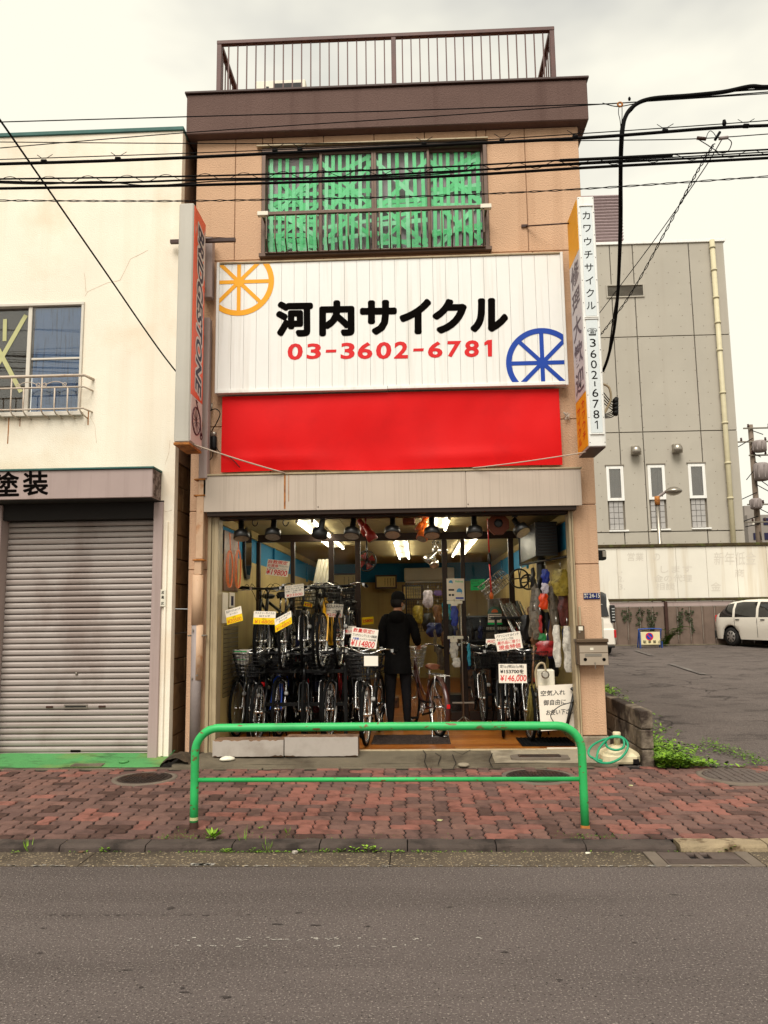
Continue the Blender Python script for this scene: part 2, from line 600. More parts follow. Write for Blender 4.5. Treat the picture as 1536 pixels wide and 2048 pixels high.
def outline(w_, h_, ins):
    """w_ x h_ cells, wavy, inset"""
    pts = []
    S = (0, .25, .75)
    for i in range(w_):
        for t in S: pts.append((i + t, 0))
    for i in range(h_):
        for t in S: pts.append((w_, i + t))
    for i in range(w_, 0, -1):
        for t in S: pts.append((i - t, h_))
    for i in range(h_, 0, -1):
        for t in S: pts.append((0, i - t))
    out = []
    cx, cy = w_ / 2, h_ / 2
    for x, y in pts:
        X, Y = x + wv(y), y + wv(x) * .6
        sx = (1 if x == 0 else -1 if x == w_ else 0)
        sy = (1 if y == 0 else -1 if y == h_ else 0)
        out.append(((X + sx * ins - cx) * U, (Y + sy * ins - cy) * U))
    return out
def paver_shape(mb, w_, h_, ox=0, oy=0, fz=lambda y: 0, tilt=0):
    a, b = outline(w_, h_, .045), outline(w_, h_, .095)
    n = len(a)
    k = len(mb.v)
    mb.v += [(ox + x, oy + y, fz(oy + y) - .011) for x, y in a] + [(ox + x, oy + y, fz(oy + y) + tilt * x) for x, y in b]
    for i in range(n):
        j = (i + 1) % n
        mb.face((k + i, k + j, k + n + j, k + n + i))
    mb.face([k + n + i for i in range(n)])
pmesh = {}
DIM = ((2, 1), (1, 2), (1, 1))
for o_ in (0, 1, 2):
    for k in range(len(pm)):
        q = MB(); paver_shape(q, *DIM[o_])
        pmesh[o_, k] = q.mesh('paver', pm[k])
MANH = [(PZ(290, 1555, .09), .0), (PZ(1076, 1551, .09), 0), (PZ(1478, 1550, .09), 0)]
manr = [.30, .335, .37]
cells = []
ny = int(round((YS1 - YK1) / U))
nx0, nx1 = -56, 58
for y in range(-1, ny + 1):
    for x in range(nx0, nx1):
        k = (x - y) % 4
        if k == 0:
            cx, cy, o_ = x + 1, y + .5, 0
        elif k == 3:
            cx, cy, o_ = x + .5, y + 1, 1
        else:
            continue
        X, Y = cx * U, YK1 + .012 + cy * U
        hy = U * (.5 + .5 * o_)
        if o_ == 1 and y == -1:            # cut pieces along the kerb
            X, Y, o_, hy = (x + .5) * U, YK1 + .012 + .5 * U, 2, U / 2
        if Y - hy < YK1 - .03 or Y + hy > YS1 + .05: continue
        if any((X - c.x) ** 2 + (Y - c.y) ** 2 < (r - .05) ** 2 for (c, _), r in zip(MANH, manr)): continue
        u = random.random()
        lft = 1 / (1 + math.exp((X + 1.55) / .25))          # the stretch outside the neighbour is duller
        pr = .40 * (1 - lft) + .12 * lft
        if u < pr: kk = random.choice([0, 0, 1])
        elif u < pr + .38: kk = random.choice([2, 3, 6])
        else: kk = random.choice([3, 4, 5, 2, 2, 6] if lft > .5 else [2, 3, 4, 6, 6, 2])
        if Y < YK1 + .16 and random.random() < .6: kk = random.choice([3, 4, 5])
        pz = (Vector((X, Y, .07)) - CAM)
        vis = abs(X - (-.35)) < (Y + 8.4) * .5
        cells.append((pz.length + (0 if vis else 100), X, Y, o_, kk))
cells.sort()
for i, (d, X, Y, o_, kk) in enumerate(cells[:300]):
    place('paver', pmesh[o_, kk], (X, Y, zs(Y) + random.uniform(-.002, .0025)), pave, (TH + random.gauss(0, .008), random.gauss(0, .008), 0))
q = MB()
for d, X, Y, o_, kk in cells[300:]:
    q.cm = kk
    j = random.uniform(-.002, .0025)
    paver_shape(q, *DIM[o_], X, Y, lambda y: zs(y) + j, random.gauss(0, .01))
o = q.build('pavers', pm, pave); o['kind'] = 'stuff'

# ---- shop apron, car park, neighbour's step
q = MB()
def sheet(mb, xs, ys, fz, jit=0):
    k = len(mb.v)
    for y in ys:
        for x in xs:
            mb.v.append((x, y, fz(x, y) + random.uniform(-jit, jit)))
    for j in range(len(ys) - 1):
        for i in range(len(xs) - 1):
            a = k + j * len(xs) + i
            mb.face((a, a + 1, a + 1 + len(xs), a + len(xs)))
apz = lambda x, y: .112 + (y + .56) / .56 * (.158 - .112)
xs = [-2.48 + i * .0886 for i in range(51)]
ys = [-.5 + i * .05 for i in range(10)] + [.0, .02]
sheet(q, xs, ys, lambda x, y: apz(x, y) + .004 * math.sin(5 * x + 3) * math.sin(8 * y), .0015)
sheet(q, xs, [-.515, -.5], lambda x, y: apz(x, y) if y > -.51 else .085)
apron = struct(q.build('shop_apron', m_conc))
kx = [-2.45, -1.55, -.78, .12, 1.0, 1.93]
for a, b in zip(kx, kx[1:]):
    bx('edging_block', m_conc, apron, a + .004, b - .004, -.585, -.518, .0, .098 + random.uniform(-.003, .003), .008)
# paler patched slab at the right
q = MB()
sheet(q, [.75 + i * .07 for i in range(18)], [-.50 + i * .06 for i in range(9)], lambda x, y: apz(x, y) + .0045 + .004 * math.sin(5 * x + 3) * math.sin(8 * y), .001)
q.build('apron_patch', m_conc2, apron)
# thin cracks: dark slivers
q = MB()
for pts in ([(845, 1505), (852, 1512), (849, 1522), (856, 1533)], [(905, 1507), (925, 1512), (945, 1504)], [(905, 1512), (912, 1524), (906, 1532)], [(870, 1510), (882, 1515), (876, 1526)], [(560, 1512), (580, 1518), (600, 1516)], [(985, 1510), (978, 1520), (985, 1530)]):
    for (a, b), (c, d) in zip(pts, pts[1:]):
        A, B = PZ(a, b, .135), PZ(c, d, .135)
        A.z = apz(A.x, A.y) + .0085; B.z = apz(B.x, B.y) + .0085
        n_ = Vector((B.y - A.y, A.x - B.x, 0)).normalized() * .004
        q.poly([A - n_, B - n_, B + n_, A + n_])
q.build('crack', m_bed, apron)

lotz = lambda x, y: max(.075, .085 + (y + .5) * .0165) + .012 * math.sin(x * 1.7) * math.sin(y * .9)
q = MB()
xs = [2.0 + .5 * i for i in range(40)]
ys = [-.54, -.4, -.2, 0, .5, 1, 2, 3, 4, 5, 6, 7, 8, 9, 10, 11, 12, 13, 14, 15, 16, 17, 18, 19, 20, 21, 22]
sheet(q, xs, ys, lotz, .006)
sheet(q, xs, [-.545, -.54], lambda x, y: lotz(x, -.54) if y > -.542 else .05)
lot = struct(q.build('car_park', m_lot))
q = MB()
for a, b in ((1240, 1303), (1285, 1309)):
    pass
for (a, b), (c, d) in (((1268, 1302), (1300, 1312)), ((1335, 1323), (1400, 1340))):
    A, B = PZ(a, b, .35), PZ(c, d, .33)
    for P_ in (A, B): P_.z = lotz(P_.x, P_.y) + .02
    q.poly([A, B, B + Vector((.14, 0, 0)), A + Vector((.14, 0, 0))])
q.build('parking_line', mat('lot_paint_worn', rgb(146, 137, 129, KG), .9, .1, 9, col2=rgb(112, 102, 97, KG), amt=1, scale2=9, lo=.45, hi=.55), lot)
# ================================================================ the shop building
m_wall = mat('stucco_tan', rgb(213, 174, 142), .9, .06, 1.5, bump=.8, bscale=65, spec=.15, streak=(rgb(178, 138, 108), .55, .4), bdist=.012)
m_joint = mat('joint_sealant', rgb(150, 112, 84), .8, .05)
m_brown = mat('parapet_brown', rgb(108, 86, 79), .85, .08, 2, bump=.6, bscale=70, spec=.15, bdist=.012, streak=(rgb(86, 64, 58), .6, .5))
m_dbrown = mat('coping_dark_brown', rgb(66, 42, 34), .5, .15, 6)
m_rail = mat('railing_brown', rgb(88, 48, 38), .5, .2, 9, bump=.1, bscale=60, spec=.4)
m_bronze = mat('window_bronze', rgb(98, 78, 66), .45, .12, 8, metal=.35, spec=.4)
m_alu = mat('aluminium_beige', rgb(178, 160, 128), .5, .08, 5, spec=.4, col2=rgb(120, 100, 74), amt=.4, scale2=4, stretch=(3, 3, .5))
m_fascia = mat('fascia_enamel', rgb(200, 184, 168), .55, .04, 2, spec=.35, streak=(rgb(150, 132, 116), 2.2, .35, (22, 22, .3)), bump=.15, bscale=5)
m_rust = mat('rust', rgb(176, 112, 52), .8, .3, 14, bump=.3, bscale=80, col2=rgb(90, 44, 20), amt=.7, scale2=9)
m_cream = mat('interior_cream', rgb(186, 164, 108), .8, .12, 2, streak=(rgb(150, 126, 80), .8, .4))
m_blue = mat('interior_blue', rgb(30, 118, 156), .75, .05, 2)
m_ceil = mat('ceiling_board', rgb(176, 160, 112), .8, .06, 3)
m_dframe = mat('door_frame_bronze', rgb(44, 28, 19, 1.0), .45, .1, 8, metal=.1, spec=.3)
m_glass = glass('shop_glass', .0, fmul=.22)
m_wglass = glass('window_glass', .05, (1, 1, 1), .03)
m_black = mat('black_enamel', (.006, .0055, .005), .5, .2, 9, spec=.2)
m_steel = mat('brushed_steel', rgb(170, 162, 150), .35, .06, 10, metal=.85)
m_chrome = mat('chrome', (.75, .74, .72), .18, .04, 10, metal=1.0)
m_wpl = mat('white_plastic', rgb(235, 228, 208), .5, .03, 6, spec=.4)

XL, XR, ZT = -2.506, 1.98, 7.2
shop = thing('bicycle_shop_building', 'narrow tan stucco two-storey bicycle shop with brown parapet and taped upstairs window', 'building', (-.26, 0, .1))
def panel(x0, x1, z0, z1, y0=0.0, y1=.1):
    g = .0035
    return bx('wall_panel', m_wall, shop, x0 + g, x1 - g, y0, y1, z0 + g, z1 - g, .006)
jl, jr = P(470, 400).x, P(1053, 380).x
WX0, WX1, WZ0, WZ1 = P(524, 400).x, P(976, 400).x, P(750, 510).z, P(750, 292).z
z1, z2, z3 = P(1140, 838).z, P(1180, 1128).z, P(1200, 1480).z
zsg = 5.68
# panels round the window, then behind the sign, then the piers
panel(XL, jl, zsg, ZT); panel(jl, WX0, zsg, ZT); panel(WX1, jr, zsg, ZT); panel(jr, XR, zsg, ZT)
jx = [WX0] + [P(x, 285).x for x in (545, 647, 748, 849, 953)] + [WX1]
for a, b in zip(jx, jx[1:]): panel(a, b, WZ1, ZT)
panel(WX0, WX1, zsg, WZ0)
for a, b in ((XL, -1.6), (-1.6, -1.0), (-1.0, -.4), (-.4, .2), (.2, .8), (.8, 1.4), (1.4, XR)):
    panel(a, b, z1, zsg); panel(a, b, 2.75, z1)
OL, OR_ = -2.285, 1.715
panel(XL, OL, z2, 2.75); panel(XL, OL, .14, z2); panel(OR_, XR, z2, 2.75); panel(OR_, XR, .30, z2)
bx('plinth', m_conc2, shop, OR_ - .01, XR + .02, -.03, .1, .0, .296, .012)
bx('backing', m_joint, shop, XL + .01, OL - .02, .02, .11, .1, ZT - .01, 0)
q = MB()
q.box(XL + .01, WX0 - .005, .02, .11, 2.8, ZT - .01); q.box(WX1 + .005, XR - .01, .02, .11, 2.8, ZT - .01)
q.box(WX0 - .005, WX1 + .005, .02, .11, 2.8, WZ0 - .01); q.box(OR_ + .02, XR - .01, .02, .11, .2, 2.8)
q.build('backing', m_joint, shop)
bx('side_wall', m_wall, shop, XL, XL + .1, .112, 9.4, .05, ZT, 0)
bx('side_wall', m_wall, shop, XR - .1, XR, .112, 9.4, .05, ZT, 0)
bx('rear_wall', m_wall, shop, XL + .1, XR - .1, 9.3, 9.4, .05, ZT, 0)
bx('floor_slab', m_wall, shop, XL + .1, XR - .1, .12, 9.3, 2.80, 3.0, 0)
bx('roof_slab', m_joint, shop, XL - .02, XR + .02, .02, 9.4, ZT + .004, ZT + .2, 0)
# parapet
PX0, PX1 = P(372, 269, -.12).x, P(1178, 243, -.12).x
PZ0, PZ1 = ZT - .0, P(372, 190, -.12).z
q = MB()
q.box(PX0, PX1, -.12, .06, PZ0, PZ1, .01)
q.box(PX0, PX0 + .18, .062, 9.5, PZ0, PZ1, .01); q.box(PX1 - .18, PX1, .062, 9.5, PZ0, PZ1, .01)
q.box(PX0 + .182, PX1 - .182, 9.32, 9.5, PZ0, PZ1, .01)
par = q.build('parapet', m_brown, shop)
q = MB()
q.box(PX0 - .02, PX1 + .02, -.145, .08, PZ1 + .001, PZ1 + .032, .006)
q.box(PX0 - .02, PX0 + .2, .082, 9.5, PZ1 + .001, PZ1 + .032, .006); q.box(PX1 - .2, PX1 + .02, .082, 9.5, PZ1 + .001, PZ1 + .032, .006)
q.build('coping', m_dbrown, par)
ZC = PZ1 + .032

# upstairs window with four sliding sashes, taped over
win = bx('window', m_bronze, shop, WX0, WX1, -.03, .10, WZ1 - .045, WZ1 - .002, .004)
bx('jamb', m_bronze, win, WX0, WX0 + .045, -.03, .10, WZ0 + .04, WZ1 - .047, .003)
bx('jamb', m_bronze, win, WX1 - .045, WX1, -.03, .10, WZ0 + .04, WZ1 - .047, .003)
bx('sill', m_bronze, win, WX0 - .02, WX1 + .02, -.07, .10, WZ0 - .01, WZ0 + .038, .006)
bx('drip_hood', m_alu, win, WX0 - .06, WX1 + .02, -.06, -.001, WZ1 + .012, WZ1 + .032, .004)
m_tglass = glass('taped_window_glass', .0, (1, 1, 1), .03, .45)
SX = [(535, 637), (644, 743), (753, 855), (862, 964)]
m_curt = mat('curtain_grey', rgb(158, 146, 150, .8), .9, .1, 3, col2=rgb(130, 120, 124, .8), amt=.5, scale2=3, stretch=(8, 1, .3))
m_tape = mat('green_tape', (.11, .66, .25), .45, .10, 9, spec=.4, streak=((.3, .76, .44), 3, .4, (1, 1, 1)))
m_tape2 = mat('green_tape_pale', (.24, .72, .38), .45, .10, 9, spec=.4)
m_tape3 = mat('green_tape_deep', (.06, .54, .17), .45, .10, 9, spec=.4)
random.seed(21)
zt_, zb_ = WZ1 - .075, WZ0 + .075
bx('curtain', m_curt, win, WX0 + .05, WX1 - .05, .104, .11, WZ0, WZ1 - .05, 0)
zr = P(750, 452, .05).z
for si, (a, b) in enumerate(SX):
    yo = .045 if si in (0, 3) else .012
    x0, x1 = P(a, 400, yo).x, P(b, 400, yo).x
    fw_ = .030
    s_ = MB()
    s_.box(x0 - fw_, x0, yo, yo + .028, zb_ - .03, zt_ + .03, .003); s_.box(x1, x1 + fw_, yo, yo + .028, zb_ - .03, zt_ + .03, .003)
    s_.box(x0 + .001, x1 - .001, yo + .002, yo + .026, zb_ - .032, zb_, .003); s_.box(x0 + .001, x1 - .001, yo + .002, yo + .026, zt_, zt_ + .032, .003)
    s_.build('sash', m_bronze, win)
    bx('pane', m_tglass, win, x0 - .005, x1 + .005, yo + .012, yo + .016, zb_ - .005, zt_ + .005, 0)
    wdt = x1 - x0
    def tape(p, q_, wd=.05, dy=0.0):
        """one strip stuck on the glass from p to q_ (x, z), cut to the pane"""
        p, q_ = Vector((p[0], p[1])), Vector((q_[0], q_[1]))
        d = (q_ - p); L = d.length
        if L < .05: return
        d /= L
        n_ = Vector((-d.y, d.x)) * wd / 2
        pts = [p - n_, q_ - n_ + d * random.uniform(-.02, .02), q_ + n_ + d * random.uniform(-.02, .02), p + n_]
        out = pts
        for ax, lim, sg in ((0, x0 + .004, 1), (0, x1 - .004, -1), (1, zb_ + .004, 1), (1, zt_ - .004, -1)):
            res = []
            for i in range(len(out)):
                A, B = out[i], out[(i + 1) % len(out)]
                ia, ib = (A[ax] - lim) * sg >= 0, (B[ax] - lim) * sg >= 0
                if ia: res.append(A)
                if ia != ib:
                    t = (lim - A[ax]) / (B[ax] - A[ax])
                    res.append(A.lerp(B, t))
            out = res
            if len(out) < 3: return
        mbt = MB()
        yy = yo + .0195 + dy
        mbt.poly([(v.x, yy, v.y) for v in out])
        mbt.build('tape', random.choice([m_tape, m_tape, m_tape, m_tape2, m_tape3]), win)
    # upright strips, then slanting and level ones
    # the strips sit on the room side of the pane, a hair apart
    k = 0
    nv = [7, 7, 6, 7][si]
    for i in range(nv):
        xc = x0 + wdt * (i + .55) / nv + random.uniform(-.012, .012)
        tape((xc, zt_ + .01 if random.random() < .9 else zt_ - .1), (xc + random.uniform(-.02, .02), zb_ - .01), .042, k * .0007); k += 1
    for sgn in (1, -1):
        for c0 in (.93, .52):
            zc = zb_ + (zt_ - zb_) * c0
            xa, xb = (x0, x1) if sgn > 0 else (x1, x0)
            tape((xa - .02 * sgn, zc), (xa + (xb - xa) * random.uniform(.8, 1.1), zc - (zt_ - zb_) * random.uniform(.38, .55)), .05, k * .0007); k += 1
    for i in range([8, 6, 7, 7][si]):
        zc = zb_ + (zt_ - zb_) * random.choice([.08, .14, .2, .28, .36, .45, .5, .55, .62, .86])
        sl = random.uniform(-.12, .12) if random.random() < .6 else random.uniform(-.35, .35)
        tape((x0 - .02, zc - sl / 2), (x1 + .02, zc + sl / 2), random.choice([.045, .05, .055]), k * .0007); k += 1
    if si == 0:
        for i in range(4): tape((x0, zb_ + .35 + i * .13), (x1, zb_ + .36 + i * .13), .045, k * .0007); k += 1

# window guard of flat bars
GY = -.20
gz = P(750, 421, GY).z
gx0, gx1 = P(516, 425, GY).x, P(982, 415, GY).x
grd = bx('window_guard', m_bronze, shop, gx0, gx1, GY - .02, GY + .02, gz - .02, gz + .02, .004)
for xx in (gx0, gx1):
    s_ = MB(); sg = 1 if xx < 0 else -1
    s_.box(xx - .004, xx + .12, GY - .026, GY + .03, gz - .024, gz + .026, .004) if sg > 0 else s_.box(xx - .12, xx + .004, GY - .026, GY + .03, gz - .024, gz + .026, .004)
    s_.build('end_cap', m_wpl, grd)
    x_ = xx + sg * .05
    bx('bracket', m_bronze, grd, x_ - .012, x_ + .012, GY + .021, -.001, gz - .016, gz + .012, .002)
    bx('bracket', m_black, grd, x_ - .03, x_ + .03, -.012, -.001, gz - .12, gz - .018, .002)
zg0 = WZ0 + .0
bars = [620 + 61.9 * i for i in range(15)]
barpx = [340 + b / 2.954 for b in bars] + [760 + b / 2.954 for b in (305, 368, 430, 490, 553, 615)]
barpx += [340 + 570 / 2.954]
me = None
for bp_ in barpx:
    xx = P(bp_, 470, GY).x
    if me is None:
        s_ = MB()
        s_.box(-.007, .007, -.012, .012, zg0 + .13 - gz, -.021, 0)
        s_.prism([(-.007, -.012, zg0 + .13 - gz), (-.007, .012, zg0 + .13 - gz), (-.007, .13, zg0 + .012 - gz), (-.007, .105, zg0 + .012 - gz)], (.014, 0, 0))
        me = s_.mesh('bar', m_bronze)
    place('bar', me, (xx, GY, gz), grd)
bx('lower_rail', m_bronze, grd, gx0 + .06, gx1 - .06, GY + .10, GY + .128, zg0 + .014, zg0 + .03, .003)

# rooftop railing
rl = thing('roof_railing', 'dark brown metal railing of thin upright bars along the roof edge', 'railing', (-.2, -.04, ZC))
RY = -.02
rzt = P(437, 84, RY).z
px_l, px_m, px_r = P(439, 130, RY).x, P(787.5, 120, RY).x, P(1105, 110, RY).x
bx('top_rail', m_rail, rl, px_l - .03, px_r + .03, RY - .03, RY + .03, rzt - .05, rzt, .005)
for xx in (px_l, px_m, px_r):
    bx('post', m_rail, rl, xx - .028, xx + .028, RY - .028, RY + .028, ZC, rzt - .051, .004)
bx('bottom_rail', m_rail, rl, px_l + .03, px_r - .03, RY - .015, RY + .015, ZC + .004, ZC + .03, .003)
me = MB().box(-.007, .007, -.007, .007, ZC + .03, rzt - .051).mesh('bar', m_rail, Vector((0, 0, ZC)))
for a, b, n_ in ((px_l, px_m, 19), (px_m, px_r, 18)):
    for i in range(1, n_):
        place('bar', me, (a + (b - a) * i / n_, RY, ZC), rl)
for xx in (px_l, px_r):
    bx('top_rail', m_rail, rl, xx - .028, xx + .028, RY + .031, 9.0, rzt - .05, rzt, .005)
    bx('bottom_rail', m_rail, rl, xx - .012, xx + .012, RY + .031, 9.0, ZC + .004, ZC + .03, .003)
    for i in range(1, 36):
        place('bar', me, (xx, RY + .03 + i * .125, ZC), rl)
    for yy in (4.5, 8.97):
        bx('post', m_rail, rl, xx - .028, xx + .028, yy - .028, yy + .028, ZC, rzt - .051, .004)
bx('top_rail', m_rail, rl, px_l + .03, px_r - .03, 8.97, 9.02, rzt - .05, rzt, .005)

# air conditioner on the roof
ax0, ax1, azt = P(511, 165, 2.0).x, P(611, 165, 2.0).x, P(560, 160, 2.0).z
acu = thing('air_conditioner_unit', 'off-white air conditioner outdoor unit behind the roof railing', 'air conditioner', ((ax0 + ax1) / 2, 2.1, ZT + .2))
bx('casing', m_wpl, acu, ax0, ax1, 2.0, 2.3, ZT + .27, azt, .012)
s_ = MB(); s_.box(ax0 + .28, ax1 - .05, 1.985, 1.998, azt - .5, azt - .06, .004); s_.build('grille', m_black, acu)
for xx in (ax0 + .1, ax1 - .15):
    bx('foot', m_steel, acu, xx, xx + .05, 2.0, 2.3, ZT + .2, ZT + .268, 0)
bx('label_plate', m_black, acu, ax0 + .16, ax0 + .2, 1.994, 1.999, azt - .2, azt - .1, 0)

# ---------------------------------------------------------------- shop front
FY = -.15
fz0, fz1 = P(700, 1019, FY).z, P(700, 943, FY).z
fx0, fx1 = P(406, 985, FY).x, P(1163, 970, FY).x
fas = bx('shutter_box', m_fascia, shop, fx0 + .01, fx1 - .01, FY + .012, -.002, fz0 + .01, fz1 - .03, .004)
fj = [fx0, P(632, 985, FY).x, P(932, 975, FY).x, fx1]
for a, b in zip(fj, fj[1:]):
    bx('panel', m_fascia, fas, a + .002, b - .002, FY, FY + .011, fz0, fz1 - .022, .003)
bx('flashing', m_alu, fas, fx0 - .012, fx1 + .012, FY - .012, -.001, fz1 - .02, fz1, .004)
bx('rust_streak', m_rust, fas, P(568, 985, FY).x, P(568, 985, FY).x + .018, FY - .0022, FY - .0005, fz0 + .02, fz1 - .024, 0)
bx('rust_streak', m_rust, fas, P(577, 985, FY).x, P(577, 985, FY).x + .006, FY - .0022, FY - .0005, fz0 + .1, fz1 - .024, 0)
for px in (634.5, 934.5):
    c_ = P(px, 1014, FY)
    MB().lathe([(.007, 0), (.005, .004)], (c_.x + .01, FY - .001, fz0 + .035), (0, -1, 0), 8).build('screw', m_dbrown, fas)
bx('shutter_slot', m_dframe, fas, fx0 + .04, fx1 - .06, FY + .02, -.004, fz0 - .045, fz0 + .006, .003)

OZ = 2.70
for nm, x0, x1, y0, y1 in (('door_jamb', OL + .002, -2.245, -.045, .12), ('door_jamb', -2.243, -2.215, -.02, .14), ('door_jamb', -2.213, -2.165, -.035, .16),
                            ('door_jamb', 1.668, 1.695, -.03, .16), ('door_jamb', 1.697, 1.712, -.045, .12)):
    bx(nm, m_alu, shop, x0, x1, y0, y1, .13, OZ + .03, .004)
bx('lintel', m_dframe, shop, -2.16, 1.665, .0, .16, 2.655, 2.79, .004)
bx('threshold', m_alu, shop, -2.16, 1.665, -.012, .03, .12, .17, .004)
bx('interior_wall', m_cream, shop, -2.40, -2.20, .165, 9.3, .1, 2.30, 0)
bx('interior_wall', m_blue, shop, -2.40, -2.203, .165, 9.3, 2.302, 2.62, 0)
bx('interior_wall', m_cream, shop, -2.40, -2.18, .165, 9.3, 2.622, 2.79, 0)
bx('interior_wall', m_cream, shop, 1.72, 1.86, .165, 9.3, .1, 2.30, 0)
bx('interior_wall', m_blue, shop, 1.723, 1.86, .165, 9.3, 2.302, 2.62, 0)
bx('interior_wall', m_cream, shop, 1.71, 1.86, .165, 9.3, 2.622, 2.79, 0)
bx('interior_wall', m_cream, shop, -2.19, 1.71, 9.1, 9.2, .1, 2.30, 0)
bx('interior_wall', m_blue, shop, -2.19, 1.71, 9.103, 9.2, 2.302, 2.79, 0)
for i in range(10):
    for a, b in ((-2.18, -.9), (-.9, .4), (.4, 1.71)):
        y0 = .17 + i * .9
        if y0 < 9.0: bx('ceiling_board', m_ceil, shop, a + .003, b - .003, y0 + .003, min(y0 + .897, 9.09), 2.72, 2.735, .002)
bx('ceiling', m_dframe, shop, -2.18, 1.71, .17, 9.09, 2.737, 2.78, 0)
for yy in (1.6, 3.4, 5.2, 7.0):
    bx('wall_batten', m_blue, shop, -2.2, -2.17, yy, yy + .07, 2.25, 2.62, .003)
    bx('wall_batten', m_blue, shop, 1.69, 1.72, yy, yy + .07, 2.25, 2.62, .003)
# glazed partition, 2.2 m inside
prt = bx('glass_partition', m_dframe, shop, -2.19, 1.71, 2.17, 2.25, 2.60, 2.70, .004)
mull = [P(x, 1300, 2.2).x for x in (515, 585, 663, 717, 893, 930, 1028)] + [1.68]
for k, xx in enumerate(mull):
    wd = .028 if k in (0, 1, 5, 7) else .036
    bx('mullion', m_dframe, prt, xx - wd, xx + wd, 2.175, 2.245, .17, 2.598, .004)
for a, b in zip(mull, mull[1:]):
    if b - a > 1.0: continue
    bx('pane', m_glass, prt, a + .028, b - .028, 2.207, 2.213, .28, 2.60, 0)
    bx('bottom_rail', m_dframe, prt, a + .037, b - .037, 2.18, 2.24, .17, .28, .004)

# shop floor of wood-look boards
m_floor = [mat('floor_board_%d' % i, rgb(*c, 1.7), .32, .16, 7, spec=.4, streak=(rgb(96, 46, 10, 1.0), 4, .5, (.4, 9, 1))) for i, c in enumerate([(178, 104, 34), (166, 92, 28), (188, 116, 44)])]
fl = struct(bx('shop_floor', m_dframe, None, -2.2, 1.72, .032, 9.1, .05, .160, 0))
random.seed(3)
fm = {}
y = .034
r_ = 0
while y < 4.4:
    x = -2.198 - random.uniform(0, .5)
    while x < 1.66:
        x1 = min(x + .9, 1.715)
        x0 = max(x, -2.195)
        if x1 - x0 > .02:
            if (round(x1 - x0, 4), 0) not in fm:
                for k in range(3):
                    fm[round(x1 - x0, 4), k] = MB().box(0, x1 - x0 - .003, 0, .147, 0, .008, .001).mesh('floor_board', m_floor[k])
            place('floor_board', fm[round(x1 - x0, 4), random.randrange(3)], (x0, y, .161), fl)
        x = x1 + 0.0
        if x1 >= 1.715: break
    y += .15
bx('rear_flooring', m_floor[1], fl, -2.19, 1.71, y + .003, 9.09, .1605, .168, 0)
# ================================================================ signs on the front
m_sw = mat('sign_white', rgb(246, 244, 238), .5, .02, 2, spec=.35, streak=(rgb(206, 196, 180), 1.2, .35))
m_jg = mat('sign_joint', rgb(150, 140, 128), .8, 0)
m_ink = mat('sign_black', (.005, .004, .0035), .7, .1, 20, spec=.0)
m_red = mat('sign_red', rgb(222, 16, 20), .5, .05, 6)
m_yel = mat('sign_yellow', rgb(250, 172, 14), .5, .03, 6)
m_blu = mat('sign_blue', rgb(12, 66, 168), .5, .03, 6)
SY = -.12
sx0, sx1 = P(432, 650, SY).x, P(1131, 640, SY).x
sz0, sz1 = P(780, 779, SY).z, P(780, 515, SY).z
sg = thing('shop_signboard', 'wide white slatted signboard with black lettering and red telephone number', 'sign', ((sx0 + sx1) / 2, SY, sz0))
bx('backing', m_jg, sg, sx0 + .02, sx1 - .02, SY + .022, -.004, sz0 + .02, sz1 - .02, 0)
t = .03
bx('frame', m_sw, sg, sx0, sx0 + t, SY - .015, -.003, sz0, sz1, .004); bx('frame', m_sw, sg, sx1 - t, sx1, SY - .015, -.003, sz0, sz1, .004)
bx('frame', m_sw, sg, sx0 + t, P(775, 779, SY).x, SY - .015, -.003, sz0, sz0 + t + .01, .004); bx('frame', m_sw, sg, P(775, 779, SY).x + .003, sx1 - t, SY - .013, -.003, sz0 + .004, sz0 + t + .012, .004)
bx('frame', m_alu, sg, sx0 + t, sx1 - t, SY - .015, -.003, sz1 - .02, sz1, .004)
n_ = 27
wd = (sx1 - sx0 - 2 * t) / n_
me = MB().box(.0012, wd - .0012, 0, .018, sz0 + t + .013, sz1 - .022, .0015).mesh('slat', m_sw, Vector((0, 0, sz0)))
for i in range(n_):
    place('slat', me, (sx0 + t + i * wd, SY, sz0), sg)
def c7(x, y, Y=SY - .003):
    return P(420 + x / 2.076, 500 + y / 2.076, Y)
mb = MB()
for ch, x0, x1, y0, y1 in (('河', 273, 428, 213, 361), ('内', 453, 600, 209, 359), ('サ', 622, 776, 208, 354), ('イ', 786, 919, 203, 351), ('ク', 922, 1067, 203, 348), ('ル', 1080, 1238, 200, 342)):
    for k in range(13):
        r_ = 0 if k == 12 else 8.3
        dx, dy = r_ * math.cos(k * math.pi / 6), r_ * math.sin(k * math.pi / 6)
        e = 8.6
        letter(mb, ch, c7(x0 + e + dx, y0 + e + dy), c7(x1 - e + dx, y0 - 2 + e + dy), c7(x0 + e + dx, y1 - e + dy), 0, lift=.00015 * k)
flatmesh(mb, 'lettering', m_ink, sg)
mb = MB()
